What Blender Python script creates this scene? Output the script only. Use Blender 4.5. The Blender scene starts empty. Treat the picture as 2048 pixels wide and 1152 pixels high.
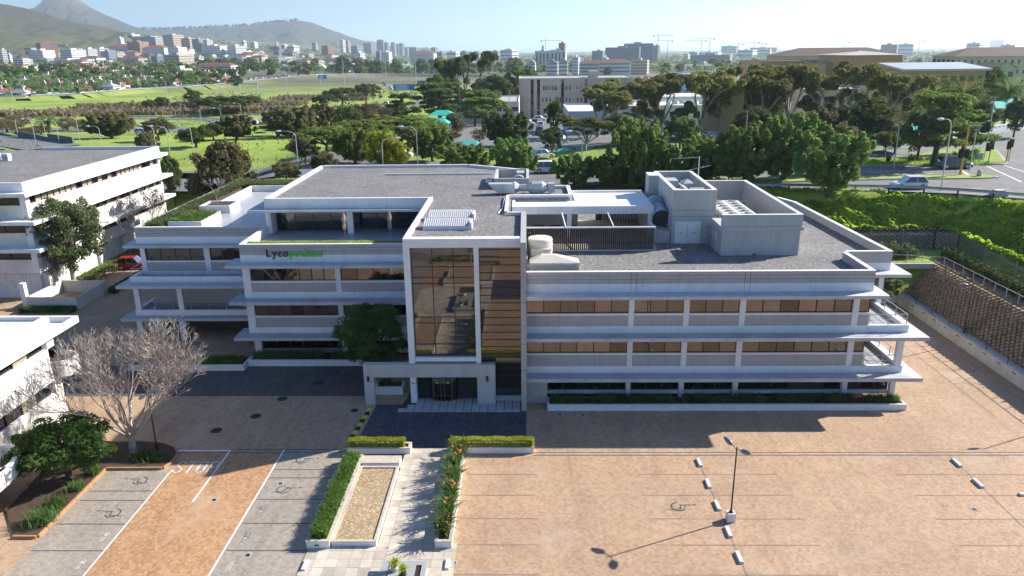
import bpy, bmesh, math, random
import numpy as np
from mathutils import Vector, Matrix
R = math.radians
scene = bpy.context.scene
C = scene.collection
random.seed(7)
rng = np.random.default_rng(7)

# ---------------------------------------------------------------- camera
def cam_matrix(loc, pitch, yaw, roll):
    fwd = Vector((-math.sin(yaw)*math.cos(pitch), math.cos(yaw)*math.cos(pitch), -math.sin(pitch)))
    right = Vector((math.cos(yaw), math.sin(yaw), 0))
    down = fwd.cross(right)
    r2 = math.cos(roll)*right + math.sin(roll)*down
    d2 = -math.sin(roll)*right + math.cos(roll)*down
    m = Matrix((r2, -d2, -fwd)).transposed().to_4x4()
    m.translation = loc
    return m
cam = bpy.data.objects.new('camera', bpy.data.cameras.new('camera'))
C.objects.link(cam)
cam.data.sensor_width = 36.0
cam.data.lens = 1500.0/2048.0*36.0
cam.data.clip_start = 0.5
cam.data.clip_end = 90000.0
cam.matrix_world = cam_matrix(Vector((0, 0, 26)), R(17.744), R(1.105), R(0.583))
scene.camera = cam

# ---------------------------------------------------------------- light
SUN = Vector((7.29, 3.25, 4.66)).normalized()
elev = math.asin(SUN.z)
azim = math.atan2(SUN.x, SUN.y)
world = bpy.data.worlds.new('World')
scene.world = world
world.use_nodes = True
wn = world.node_tree.nodes
sky = wn.new('ShaderNodeTexSky')
sky.sky_type = 'NISHITA'
sky.sun_disc = False
sky.sun_elevation = elev
sky.sun_rotation = azim
sky.air_density = 1.0
sky.dust_density = 0.15
sky.ozone_density = 2.5
wn['Background'].inputs[1].default_value = 0.058
tint = wn.new('ShaderNodeMix'); tint.data_type = 'RGBA'; tint.blend_type = 'MULTIPLY'
tint.inputs[0].default_value = 1.0; tint.inputs[7].default_value = (0.76, 1.0, 1.34, 1)
world.node_tree.links.new(sky.outputs[0], tint.inputs[6])
world.node_tree.links.new(tint.outputs[2], wn['Background'].inputs[0])
sl = bpy.data.lights.new('sun', 'SUN')
sl.energy = 5.0
sl.angle = R(0.53)
sl.color = (1.0, 0.93, 0.82)
so = bpy.data.objects.new('sun', sl)
C.objects.link(so)
so.rotation_euler = (-SUN).to_track_quat('-Z', 'Y').to_euler()
vs = scene.view_settings
scene.display_settings.display_device = 'sRGB'
vs.view_transform = 'Standard'
vs.look = 'None'
vs.exposure = 1.06
vs.gamma = 1.0
vs.use_curve_mapping = False
scene.render.engine = 'CYCLES'
cy = scene.cycles
cy.use_denoising = True
cy.use_adaptive_sampling = True
cy.adaptive_threshold = 0.02
cy.max_bounces = 6
cy.diffuse_bounces = 2
cy.glossy_bounces = 3
cy.transmission_bounces = 3
cy.volume_bounces = 2
cy.transparent_max_bounces = 6
cy.caustics_reflective = False
cy.caustics_refractive = False

HAZE = 8.5e-5
# ---------------------------------------------------------------- mesh helpers
class MB:
    """collects polygons; every face may carry a material index"""
    def __init__(self):
        self.v = []; self.f = []; self.m = []
    def poly(self, pts, m=0):
        n = len(self.v); self.v += [tuple(p) for p in pts]
        self.f.append(tuple(range(n, n+len(pts)))); self.m.append(m)
    def faces(self, vs_, fs_, m=0):
        n = len(self.v); self.v += [tuple(p) for p in vs_]
        for f in fs_:
            self.f.append(tuple(n+i for i in f)); self.m.append(m)
    def box(self, x0, x1, y0, y1, z0, z1, m=0):
        self.faces([(x0,y0,z0),(x1,y0,z0),(x1,y1,z0),(x0,y1,z0),(x0,y0,z1),(x1,y0,z1),(x1,y1,z1),(x0,y1,z1)],
                   [(0,3,2,1),(4,5,6,7),(0,1,5,4),(1,2,6,5),(2,3,7,6),(3,0,4,7)], m)
        return self
    def prism(self, pts, z0, z1, m=0):
        n = len(pts)
        a = sum(pts[i][0]*pts[(i+1)%n][1]-pts[(i+1)%n][0]*pts[i][1] for i in range(n))
        if a < 0: pts = pts[::-1]
        vs_ = [(p[0],p[1],z0) for p in pts]+[(p[0],p[1],z1) for p in pts]
        self.faces(vs_, [tuple(range(n))[::-1], tuple(range(n, 2*n))]+[(i,(i+1)%n,n+(i+1)%n,n+i) for i in range(n)], m)
        return self
    def tube(self, pts, rad, n=6, m=0, caps=True):
        pts = [Vector([float(q) for q in p]) for p in pts]
        if not isinstance(rad, (list, tuple)): rad = [rad]*len(pts)
        rad = [float(q) for q in rad]
        vs_ = []; fs_ = []
        for i, p in enumerate(pts):
            d = (pts[min(i+1, len(pts)-1)]-pts[max(i-1, 0)]).normalized()
            a = d.cross(Vector((0,0,1)) if abs(d.z) < .9 else Vector((1,0,0))).normalized()
            b = d.cross(a)
            for k in range(n):
                t = 2*math.pi*k/n
                vs_.append(p+rad[i]*(math.cos(t)*a+math.sin(t)*b))
        for i in range(len(pts)-1):
            for k in range(n):
                fs_.append((i*n+k, i*n+(k+1)%n, (i+1)*n+(k+1)%n, (i+1)*n+k))
        if caps:
            fs_.append(tuple(range(n))[::-1]); fs_.append(tuple((len(pts)-1)*n+k for k in range(n)))
        self.faces(vs_, fs_, m)
        return self
    def lathe(self, c, prof, n=12, m=0, cap=True):
        vs_ = []; fs_ = []
        for r, z in prof:
            for k in range(n):
                t = 2*math.pi*k/n
                vs_.append((c[0]+r*math.cos(t), c[1]+r*math.sin(t), c[2]+z))
        for i in range(len(prof)-1):
            for k in range(n):
                fs_.append((i*n+k, i*n+(k+1)%n, (i+1)*n+(k+1)%n, (i+1)*n+k))
        if cap:
            fs_.append(tuple(range(n))[::-1]); fs_.append(tuple((len(prof)-1)*n+k for k in range(n)))
        self.faces(vs_, fs_, m)
        return self
    def mesh(self, name, mats, off=(0,0,0), smooth=False):
        me = bpy.data.meshes.new(name)
        v = np.array(self.v, dtype=float)-np.array(off, dtype=float)
        me.from_pydata(v.tolist(), [], self.f)
        for mt in mats: me.materials.append(mt)
        if len(mats) > 1: me.polygons.foreach_set('material_index', self.m)
        if smooth: me.polygons.foreach_set('use_smooth', [True]*len(me.polygons))
        me.update()
        return me

def props(o, label=None, cat=None, group=None, kind=None):
    if label: o['label'] = label
    if cat: o['category'] = cat
    if group: o['group'] = group
    if kind: o['kind'] = kind
    return o
def thing(name, label, cat, loc=(0,0,0), group=None, rz=0.0):
    o = bpy.data.objects.new(name, None); C.objects.link(o)
    o.location = loc; o.rotation_euler = (0,0,rz); o.empty_display_size = .3
    return props(o, label, cat, group)
def rootloc(o):
    while o.parent: o = o.parent
    return o.location
def part(name, mb, mats, parent, smooth=False, label=None, kind=None):
    """a mesh under its thing; vertices given in the thing's frame when the thing stands at the origin, else in world space"""
    if not isinstance(mats, (list, tuple)): mats = [mats]
    off = rootloc(parent) if parent else (0,0,0)
    o = bpy.data.objects.new(name, mb.mesh(name, mats, off, smooth)); C.objects.link(o)
    o.parent = parent
    return props(o, label, None, None, kind)
def single(name, mb, mats, label, cat, group=None, loc=(0,0,0), smooth=False, kind=None):
    if not isinstance(mats, (list, tuple)): mats = [mats]
    o = bpy.data.objects.new(name, mb.mesh(name, mats, loc, smooth)); C.objects.link(o)
    o.location = loc
    return props(o, label, cat, group, kind)
def structure(name, mb, mats, smooth=False, parent=None):
    if not isinstance(mats, (list, tuple)): mats = [mats]
    o = bpy.data.objects.new(name, mb.mesh(name, mats, (0,0,0), smooth)); C.objects.link(o)
    o.parent = parent
    if parent is None: o['kind'] = 'structure'
    return o
def shared(name, me, parent, loc=(0,0,0), rot=(0,0,0), scale=(1,1,1)):
    o = bpy.data.objects.new(name, me); C.objects.link(o)
    o.parent = parent; o.location = loc; o.rotation_euler = rot; o.scale = scale
    return o
def copy_tree(o, parent=None):
    c = o.copy(); C.objects.link(c); c.parent = parent
    for ch in list(o.children): copy_tree(ch, c)
    return c
def boxpart(name, b, mat, parent, **k):
    return part(name, MB().box(*b), mat, parent, **k)

# ---------------------------------------------------------------- materials
def _new(name):
    m = bpy.data.materials.new(name); m.use_nodes = True
    nt = m.node_tree; return m, nt, nt.nodes['Principled BSDF']
def N(nt, t, **k):
    n = nt.nodes.new(t)
    for a, v in k.items(): setattr(n, a, v)
    return n
def L(nt, a, b): nt.links.new(a, b)
def mth(nt, op, a, b=None, c=None):
    n = N(nt, 'ShaderNodeMath', operation=op)
    for i, v in enumerate((a, b, c)):
        if v is None: continue
        if isinstance(v, (int, float)): n.inputs[i].default_value = v
        else: L(nt, v, n.inputs[i])
    return n.outputs[0]
def mixc(nt, fac, a, b, mode='MIX'):
    n = N(nt, 'ShaderNodeMix', data_type='RGBA', blend_type=mode)
    for i, v in ((0, fac), (6, a), (7, b)):
        if isinstance(v, (int, float)): n.inputs[i].default_value = v
        elif isinstance(v, tuple): n.inputs[i].default_value = (*v[:3], 1)
        else: L(nt, v, n.inputs[i])
    return n.outputs[2]
def ramp(nt, fac, stops):
    n = N(nt, 'ShaderNodeValToRGB'); e = n.color_ramp.elements
    while len(e) < len(stops): e.new(.5)
    for el, (p, c) in zip(e, stops): el.position = p; el.color = (*c[:3], 1)
    L(nt, fac, n.inputs[0]); return n.outputs[0]
def noise(nt, vec, scale, detail=4, rough=.55, dim=None):
    n = N(nt, 'ShaderNodeTexNoise'); n.inputs['Scale'].default_value = scale
    n.inputs['Detail'].default_value = detail; n.inputs['Roughness'].default_value = rough
    if vec is not None: L(nt, vec, n.inputs['Vector'])
    return n.outputs['Fac']
def wpos(nt):
    return N(nt, 'ShaderNodeNewGeometry').outputs['Position']
def vscale(nt, vec, s):
    n = N(nt, 'ShaderNodeVectorMath', operation='MULTIPLY'); L(nt, vec, n.inputs[0]); n.inputs[1].default_value = s; return n.outputs[0]
def bump(nt, bs, h, strength=.3, dist=.05):
    b = N(nt, 'ShaderNodeBump'); b.inputs['Strength'].default_value = strength; b.inputs['Distance'].default_value = dist
    L(nt, h, b.inputs['Height']); L(nt, b.outputs[0], bs.inputs['Normal'])
def mul(c, k): return tuple(x*k for x in c)

def plain(name, col, rough=.6, var=.12, scale=1.5, metal=0.0, bmp=0.0, bscale=20, streak=0.0, dirt=None):
    """painted or cast surface: patchy tone, optional rain streaks and dirt, fine relief"""
    m, nt, bs = _new(name)
    p = wpos(nt)
    f = noise(nt, p, scale, 5)
    c = ramp(nt, f, [(.25, mul(col, 1-var)), (.75, mul(col, 1+var*.6))])
    if streak:
        s = noise(nt, vscale(nt, p, (3.0, 3.0, .22)), 1.3, 4, .6)
        s = ramp(nt, s, [(.5, (1,1,1)), (.78, (1-streak,)*3)])
        c = mixc(nt, 1.0, c, s, 'MULTIPLY')
    if dirt:
        d = ramp(nt, noise(nt, p, .35, 6, .65), [(.5, (0,0,0)), (.75, (1,1,1))])
        c = mixc(nt, d, c, dirt)
    L(nt, c, bs.inputs['Base Color'])
    bs.inputs['Roughness'].default_value = rough
    bs.inputs['Metallic'].default_value = metal
    if bmp: bump(nt, bs, noise(nt, p, bscale, 3), bmp, .03)
    return m

def paving(name, cols, size, rot, joint=.35, patch=None, joint_w=.05):
    """herringbone block paving: dominoes on a grid, one tone for each block, darker joints, worn patches"""
    m, nt, bs = _new(name)
    p = wpos(nt)
    mp = N(nt, 'ShaderNodeMapping'); L(nt, p, mp.inputs[0])
    mp.inputs['Rotation'].default_value = (0, 0, rot); mp.inputs['Scale'].default_value = (1/size, 1/size, 0)
    sx = N(nt, 'ShaderNodeSeparateXYZ'); L(nt, mp.outputs[0], sx.inputs[0])
    x, y = sx.outputs[0], sx.outputs[1]
    i, j = mth(nt, 'FLOOR', x), mth(nt, 'FLOOR', y)
    fx, fy = mth(nt, 'SUBTRACT', x, i), mth(nt, 'SUBTRACT', y, j)
    k = mth(nt, 'FLOORED_MODULO', mth(nt, 'SUBTRACT', i, j), 4)
    k1, k2 = mth(nt, 'COMPARE', k, 1, .1), mth(nt, 'COMPARE', k, 2, .1)
    k0, k3 = mth(nt, 'COMPARE', k, 0, .1), mth(nt, 'COMPARE', k, 3, .1)
    ci, cj = mth(nt, 'SUBTRACT', i, k1), mth(nt, 'SUBTRACT', j, k2)
    cb = N(nt, 'ShaderNodeCombineXYZ'); L(nt, ci, cb.inputs[0]); L(nt, cj, cb.inputs[1])
    wnn = N(nt, 'ShaderNodeTexWhiteNoise', noise_dimensions='2D'); L(nt, cb.outputs[0], wnn.inputs['Vector'])
    c = ramp(nt, wnn.outputs['Value'], [(q/(len(cols)-1), cc) for q, cc in enumerate(cols)])
    # distance to the block's own edges; the shared side of the two halves is no edge
    dl = mth(nt, 'ADD', fx, k1); dr = mth(nt, 'ADD', mth(nt, 'SUBTRACT', 1, fx), k0)
    db = mth(nt, 'ADD', fy, k2); dt = mth(nt, 'ADD', mth(nt, 'SUBTRACT', 1, fy), k3)
    d = mth(nt, 'MINIMUM', mth(nt, 'MINIMUM', dl, dr), mth(nt, 'MINIMUM', db, dt))
    jn = mth(nt, 'LESS_THAN', d, joint_w)
    c = mixc(nt, mth(nt, 'MULTIPLY', jn, joint), c, mul(cols[0], .45))
    w = noise(nt, p, .12, 6, .6)
    c = mixc(nt, 1.0, c, ramp(nt, w, [(.3, (.86,.85,.84)), (.7, (1.10,1.08,1.07))]), 'MULTIPLY')
    w2 = noise(nt, vscale(nt, p, (.9,.35,1)), .55, 6, .7)
    c = mixc(nt, 1.0, c, ramp(nt, w2, [(.34, (.90,.89,.90)), (.5, (1,1,1))]), 'MULTIPLY')
    st = noise(nt, p, 1.1, 4, .5)
    c = mixc(nt, 1.0, c, ramp(nt, st, [(.68, (1,1,1)), (.77, (.80,.79,.80))]), 'MULTIPLY')
    tr = noise(nt, vscale(nt, p, (1.6,.05,1)), 1.0, 3, .5)
    c = mixc(nt, 1.0, c, ramp(nt, tr, [(.32, (.90,.89,.89)), (.46, (1,1,1)), (.62, (1,1,1)), (.75, (1.06,1.05,1.04))]), 'MULTIPLY')
    if patch:
        w3 = noise(nt, p, .22, 5, .6)
        c = mixc(nt, ramp(nt, w3, [(.55, (0,0,0)), (.75, (.75,.75,.75))]), c, patch)
    L(nt, c, bs.inputs['Base Color']); bs.inputs['Roughness'].default_value = .85
    bump(nt, bs, mth(nt, 'MULTIPLY', jn, -1), .25, .01)
    return m

def speckle(name, a, b, scale, rough=.9, patch=.25, bmp=.5):
    """loose stones: bright and dark grains in large tone patches"""
    m, nt, bs = _new(name); p = wpos(nt)
    v = N(nt, 'ShaderNodeTexVoronoi'); v.inputs['Scale'].default_value = scale; L(nt, p, v.inputs['Vector'])
    g = N(nt, 'ShaderNodeSeparateColor'); L(nt, v.outputs['Color'], g.inputs[0])
    c = ramp(nt, g.outputs[0], [(.05, a), (.6, mul(tuple((x+y)/2 for x, y in zip(a, b)), .9)), (.98, b)])
    w = noise(nt, p, .3, 5)
    c = mixc(nt, 1.0, c, ramp(nt, w, [(.3, (1-patch,)*3), (.7, (1+patch*.5,)*3)]), 'MULTIPLY')
    L(nt, c, bs.inputs['Base Color']); bs.inputs['Roughness'].default_value = rough
    if bmp: bump(nt, bs, g.outputs[1], bmp, .03)
    return m

def glass(name, tint, refl, body=(.012,.013,.014), rough=.012, wob=.0):
    """reflective solar glazing: dark body under a mirror coat, slightly wavy panes"""
    m, nt, bs = _new(name)
    nt.nodes.remove(bs)
    g = N(nt, 'ShaderNodeBsdfGlossy'); g.inputs['Color'].default_value = (*tint, 1); g.inputs['Roughness'].default_value = rough
    d = N(nt, 'ShaderNodeBsdfDiffuse'); d.inputs['Color'].default_value = (*body, 1)
    fr = N(nt, 'ShaderNodeFresnel'); fr.inputs['IOR'].default_value = 1.5
    k = mth(nt, 'MINIMUM', mth(nt, 'ADD', fr.outputs[0], refl), 1.0)
    mx = N(nt, 'ShaderNodeMixShader'); L(nt, k, mx.inputs[0]); L(nt, d.outputs[0], mx.inputs[1]); L(nt, g.outputs[0], mx.inputs[2])
    L(nt, mx.outputs[0], nt.nodes['Material Output'].inputs[0])
    if wob:
        b = N(nt, 'ShaderNodeBump'); b.inputs['Strength'].default_value = wob; b.inputs['Distance'].default_value = .02
        L(nt, noise(nt, wpos(nt), .8, 2), b.inputs['Height']); L(nt, b.outputs[0], g.inputs['Normal'])
    return m

def leafmat(name, a, b, trans=.44, hue=.12):
    """leaf: two tones by noise, a shift for each copy, some light through the blade"""
    m, nt, bs = _new(name); nt.nodes.remove(bs)
    tc = N(nt, 'ShaderNodeTexCoord')
    f = noise(nt, tc.outputs['Object'], .55, 3)
    f2 = noise(nt, tc.outputs['Object'], 3.5, 2)
    f = mth(nt, 'ADD', mth(nt, 'MULTIPLY', f, .6), mth(nt, 'MULTIPLY', f2, .4))
    c = ramp(nt, f, [(.36, a), (.64, b)])
    oi = N(nt, 'ShaderNodeObjectInfo')
    h = N(nt, 'ShaderNodeHueSaturation'); L(nt, c, h.inputs['Color'])
    L(nt, mth(nt, 'ADD', mth(nt, 'MULTIPLY', oi.outputs['Random'], hue*.25), .5-hue*.125), h.inputs['Hue'])
    L(nt, mth(nt, 'ADD', mth(nt, 'MULTIPLY', oi.outputs['Random'], hue*3), 1-hue*1.5), h.inputs['Value'])
    d = N(nt, 'ShaderNodeBsdfDiffuse'); t = N(nt, 'ShaderNodeBsdfTranslucent')
    L(nt, h.outputs[0], d.inputs[0]); L(nt, h.outputs[0], t.inputs[0])
    mx = N(nt, 'ShaderNodeMixShader'); mx.inputs[0].default_value = trans
    L(nt, d.outputs[0], mx.inputs[1]); L(nt, t.outputs[0], mx.inputs[2])
    L(nt, mx.outputs[0], nt.nodes['Material Output'].inputs[0])
    return m

W = plain('white_paint', (.78,.79,.80), .55, .06, .8, streak=.16, dirt=(.68,.68,.67))
WS = plain('weathered_white_paint', (.70,.69,.67), .6, .10, .9, streak=.25, dirt=(.45,.44,.41))
GREY = plain('warm_grey_render', (.42,.40,.40), .7, .08, 1.1, streak=.2)
CONC = plain('pale_concrete', (.50,.49,.47), .8, .10, .9, streak=.18)
CANT = plain('canopy_concrete', (.52,.53,.55), .75, .12, 1.2, streak=.1, dirt=(.36,.36,.37))
CAP = plain('parapet_cap', (.72,.71,.69), .7, .08, 1.5)
PAVE_B = paving('orange_block_paving', [(.36,.232,.140),(.425,.285,.178),(.46,.315,.202),(.50,.355,.235),(.405,.265,.162)], .112, R(45), .5, (.49,.375,.28))
PAVE_O = paving('deep_orange_block_paving', [(.36,.19,.088),(.44,.25,.125),(.49,.29,.15),(.53,.34,.19),(.40,.21,.10)], .112, R(45), .5, (.52,.37,.25))
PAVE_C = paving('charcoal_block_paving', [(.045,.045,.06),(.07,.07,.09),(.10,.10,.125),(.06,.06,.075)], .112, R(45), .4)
PAVE_G = paving('grey_block_paving', [(.29,.25,.205),(.35,.31,.262),(.40,.355,.30),(.32,.28,.235)], .125, R(45), .7)
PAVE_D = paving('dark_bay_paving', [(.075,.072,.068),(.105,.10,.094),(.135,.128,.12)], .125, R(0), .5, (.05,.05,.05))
GRAVEL = speckle('roof_gravel', (.11,.107,.103), (.32,.312,.302), 11.0, patch=.16)
PEBBLE = speckle('tan_pebbles', (.28,.19,.10), (.62,.48,.31), 13.0, patch=.12)
SLAB = plain('concrete_slab', (.54,.475,.39), .85, .12, 3.0, bmp=.2, dirt=(.30,.28,.25))
BLUEDECK = plain('terrace_tile', (.40,.41,.43), .35, .06, .6)
GLASS = glass('bronze_solar_glass', (.70,.64,.58), .16, wob=.02)
GLASSV = [GLASS, glass('bronze_solar_glass_pale', (.74,.68,.62), .22, wob=.03), glass('bronze_solar_glass_deep', (.66,.60,.54), .11, wob=.02), glass('bronze_solar_glass_blind', (.70,.64,.58), .15, body=(.07,.06,.05), wob=.02)]
GLASS2 = glass('dark_window_glass', (.65,.68,.72), .03, body=(.008,.009,.010), wob=.02)
FRAME = plain('dark_bronze_frame', (.035,.03,.028), .45, .1)
STEEL = plain('galvanised_steel', (.50,.52,.54), .35, .08, 2, metal=.7)
RAIL = plain('painted_grey_rail', (.42,.42,.43), .5, .05)
DARK = plain('dark_interior', (.02,.02,.022), .8, .1)
ROOMW = plain('interior_wall', (.55,.54,.52), .8, .05)
TIMBER = plain('dark_stained_timber', (.045,.032,.025), .7, .35, 6)
SOIL = plain('planting_soil', (.075,.05,.032), .95, .35, 3, bmp=.5)
ASPH = plain('asphalt', (.165,.164,.165), .85, .18, .6, bmp=.15, bscale=40, dirt=(.215,.21,.205))
MARK = plain('white_road_paint', (.72,.72,.70), .6, .18, 3, dirt=(.5,.49,.46))
YMARK = plain('yellow_road_paint', (.62,.55,.08), .6, .2, 3)
FLINE = plain('faded_divider_block', (.27,.20,.16), .8, .3, 2.5, dirt=(.42,.28,.18))
DLINE = plain('dark_divider_block', (.11,.115,.125), .8, .25, 4)
KERB = plain('kerb_concrete', (.42,.41,.39), .8, .15, 2)
BRICKEDGE = plain('orange_edging_brick', (.42,.23,.11), .8, .25, 5)
BLACK = plain('black_rubber', (.02,.02,.02), .7, .1)
BARK = plain('brown_bark', (.10,.075,.055), .9, .35, 4, bmp=.5, bscale=12)
PALEBARK = plain('pale_gum_bark', (.34,.30,.26), .8, .3, 2.5)
TWIG = plain('bare_twig', (.38,.325,.285), .85, .25, 2)
LP_PINE = leafmat('pine_needles', (.108,.165,.040), (.275,.360,.102))
LP_DARK = leafmat('dark_conifer_leaf', (.072,.110,.040), (.175,.232,.085))
LP_GUM = leafmat('gum_leaf', (.130,.148,.054), (.325,.310,.122))
LP_OLIVE = leafmat('olive_leaf', (.115,.120,.052), (.265,.250,.122))
LP_BROAD = leafmat('broad_leaf', (.046,.092,.022), (.145,.230,.062))
LP_PALE = leafmat('grey_green_leaf', (.095,.130,.058), (.215,.255,.120))
LP_YEL = leafmat('yellow_green_leaf', (.200,.225,.025), (.420,.410,.060))
LP_BROWN = leafmat('dry_twig_mass', (.115,.088,.058), (.215,.175,.120), hue=.2)
LP_HEDGE = leafmat('box_hedge_leaf', (.285,.390,.030), (.540,.640,.075))
LP_ROSE = leafmat('rosemary_leaf', (.090,.180,.035), (.220,.360,.085))
LP_IVY = leafmat('bank_ground_cover', (.190,.310,.030), (.480,.600,.075), trans=.5)
LP_GRASS = leafmat('lawn_grass', (.110,.180,.020), (.230,.320,.045))
LP_LILY = leafmat('strap_leaf', (.060,.120,.035), (.165,.270,.080))
LP_REED = leafmat('dry_reed', (.215,.170,.110), (.380,.315,.215))
ORANGE = plain('orange_flower', (.55,.16,.04), .7, .2)
# ---------------------------------------------------------------- lie of the land
def sst(a, b, x):
    t = np.clip((x-a)/(b-a), 0, 1); return t*t*(3-2*t)
def T(x, y):
    x = np.asarray(x, float); y = np.asarray(y, float)
    plat = np.interp(y, [80,135,200,280,400,600,1000,3000,9000], [8.25,8.25,4.5,.5,-2,-4,-6,-9,-14])
    plat = plat+1.3*sst(5, 28, x)*(1-sst(135, 200, y))-2.6*sst(-35, -48, x)*(1-sst(130, 180, y))
    rise = np.maximum(y-620, 0)*.021*sst(.12, .50, -x/np.maximum(y, 1))
    rise = np.minimum(rise+np.maximum(y-1500, 0)*.02*sst(.12, .50, -x/np.maximum(y, 1)), 85)
    edge = 92+18*sst(-38, -46, x)-8.8*sst(20, 30, x)
    wid = 6-1.8*sst(20, 30, x)
    back = sst(edge, edge+wid, y)
    low = 5.8*sst(24, 30, x)
    zb = low+(plat+rise-low)*back
    front = np.where(y < edge-.01, 0.0, zb)
    g = np.interp(x, [24,42.5,46.1,49.2,52.2,54.8,66,110], [90.4,87.9,87.0,85.6,83.9,82.2,73.7,50])
    bank = np.maximum(np.clip(9.55+.62*(y-g), 4, 9.55), np.clip(4+.5*(x-46.8), 4, 9.55))
    low2 = 6.0+3.55*np.clip((y-84.0)/np.maximum(g-84.0, .8), 0, 1)
    k2 = sst(47.0, 53.0, x)
    bank = np.where(y >= 84.0, low2+(bank-low2)*k2, bank-1.6*(1-k2)*(x > 47))
    bank = np.where((x < 48.2) & (y < 84.0), 4.0, np.maximum(bank, 4.0))
    side = np.where(x > 43.0, bank, np.where((x > 30) & (y > 76.5), np.where(y > 84.0, bank, 4.0), 0.0))
    z = np.where((y > edge+wid) | (x < 30), zb, side)
    z = np.where((x >= 24) & (x < 30) & (y > 79) & (y < 96), np.maximum(z, np.where(y > 84, bank, 0)), z)
    return np.where(y < 20, np.where(x > 43, side, 0)*sst(-40, 20, y), np.where((x < 30) & (y < edge-.01), np.where((x >= 24) & (y > 84), z, 0.0), z))
# ---------------------------------------------------------------- ground sheets
def grid_axis(parts):
    out = []
    for a, b, s in parts:
        out += list(np.arange(a, b-1e-6, s))
    return np.array(out+[parts[-1][1]])
GX = grid_axis([(-16000,-6000,2500),(-6000,-2000,500),(-2000,-600,100),(-600,-160,22),(-160,-60,6),(-60,36,2),(36,62,.8),(62,140,6),(140,600,24),(600,2000,140),(2000,6000,500),(6000,16000,2500)])
GY = grid_axis([(-400,-40,60),(-40,60,5),(60,76,2),(76,124,.8),(124,220,3),(220,700,12),(700,2000,60),(2000,6000,300),(6000,9000,1000)])
XX, YY = np.meshgrid(GX, GY)
ZZ = T(XX, YY)-.04
ZZ = ZZ-np.where((YY > 1500) & (XX > -0.10*YY), np.minimum((YY-1500)*.004, 6), 0)
nx, ny = len(GX), len(GY)
g = MB()
g.v = np.stack([XX.ravel(), YY.ravel(), ZZ.ravel()], 1).tolist()
g.f = [(j*nx+i, j*nx+i+1, (j+1)*nx+i+1, (j+1)*nx+i) for j in range(ny-1) for i in range(nx-1)]
g.m = [0]*len(g.f)
def groundmat():
    m, nt, bs = _new('meadow_ground'); p = wpos(nt)
    f = noise(nt, p, .035, 6, .6)
    near = ramp(nt, f, [(.30, (.135,.185,.035)), (.48, (.240,.330,.045)), (.62, (.300,.395,.055)), (.78, (.215,.235,.070))])
    fine = noise(nt, p, .9, 5, .65)
    near = mixc(nt, 1.0, near, ramp(nt, fine, [(.3, (.72,.74,.7)), (.7, (1.12,1.1,1.05))]), 'MULTIPLY')
    far = ramp(nt, noise(nt, p, .006, 7, .65), [(.30, (.055,.065,.035)), (.46, (.085,.095,.045)), (.58, (.17,.155,.11)), (.66, (.10,.12,.05)), (.8, (.15,.21,.06))])
    sx = N(nt, 'ShaderNodeSeparateXYZ'); L(nt, p, sx.inputs[0])
    k = N(nt, 'ShaderNodeMapRange'); k.inputs[1].default_value = 520; k.inputs[2].default_value = 760; L(nt, sx.outputs[1], k.inputs[0])
    c = mixc(nt, k.outputs[0], near, far)
    L(nt, c, bs.inputs['Base Color']); bs.inputs['Roughness'].default_value = .95
    return m
MEADOW = groundmat()
structure('ground', g, MEADOW, smooth=True)
sea = MB(); sea.poly([(-40000,8200,-19.0),(60000,5200,-19.0),(60000,60000,-19.0),(-40000,60000,-19.0)])
SEA = plain('sea_water', (.10,.20,.27), .12, .1, .001)
structure('sea', sea, SEA)

def sheet(name, pts, z, mat):
    mb = MB(); mb.poly([(p[0], p[1], z) for p in pts]); return structure(name, mb, mat)
def rect(x0, x1, y0, y1): return [(x0,y0),(x1,y0),(x1,y1),(x0,y1)]
sheet('forecourt_paving', [(-90,-60),(39.0,-60),(39.0,76.5),(30,91.5),(-37,91.5),(-48,113),(-90,113)], 0.0, PAVE_B)
sheet('drive_paving', rect(-23.05, -16.65, -10, 44.75), .003, PAVE_O)
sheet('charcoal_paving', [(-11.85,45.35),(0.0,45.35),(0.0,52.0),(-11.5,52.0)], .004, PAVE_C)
sheet('charcoal_side_paving', rect(-3.9, 26, 20.6, 28), .004, PAVE_C)
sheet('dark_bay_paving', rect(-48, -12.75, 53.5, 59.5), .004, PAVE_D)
sheet('grey_bay_paving', rect(-16.45, -12.0, 2, 45.2), .004, PAVE_G)
sheet('grey_side_bay_paving', rect(-27.3, -23.2, 2, 42.6), .004, PAVE_G)
# painted or inlaid lines, each its own strip on the paving
def strip(name, x0, x1, y0, y1, mat, z=.009): return sheet(name, rect(x0, x1, y0, y1), z, mat)
strip('bay_edge_line', -16.62, -16.50, 2, 45.2, MARK)
strip('bay_edge_line', -23.18, -23.08, 2, 42.6, MARK)
for y in (42.65, 41.67, 39.27, 36.85, 34.40, 31.95, 29.5):
    strip('bay_divider', -16.4, -12.0, y-.05, y+.05, DLINE)
for y in (40.16, 39.14, 36.76, 34.35, 31.9, 29.5):
    strip('bay_divider', -27.2, -23.2, y-.05, y+.05, DLINE)
strip('seam_line', -24, 39, 44.78, 44.86, DLINE); strip('seam_line', 0.5, 39, 44.40, 44.50, DLINE)
strip('seam_line', -19.9, -12, 45.16, 45.27, DLINE)
for y in (42.1, 39.75, 37.35, 34.95, 32.5):
    strip('bay_divider', -3.9, .55, y-.04, y+.04, FLINE)
    strip('bay_divider', 7.0, 16.0, y-.035, y+.035, FLINE)
    strip('bay_divider', 23.5, 31.5, y-.035, y+.035, FLINE)
for x in (11.33, 28.0):
    strip('bay_divider', x-.035, x+.035, 20, 44.3, FLINE)
for y in (68.5, 65.9, 63.4, 60.8, 58.2, 55.6):
    strip('bay_divider', 34.3, 38.6, y-.035, y+.035, FLINE)
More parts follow.
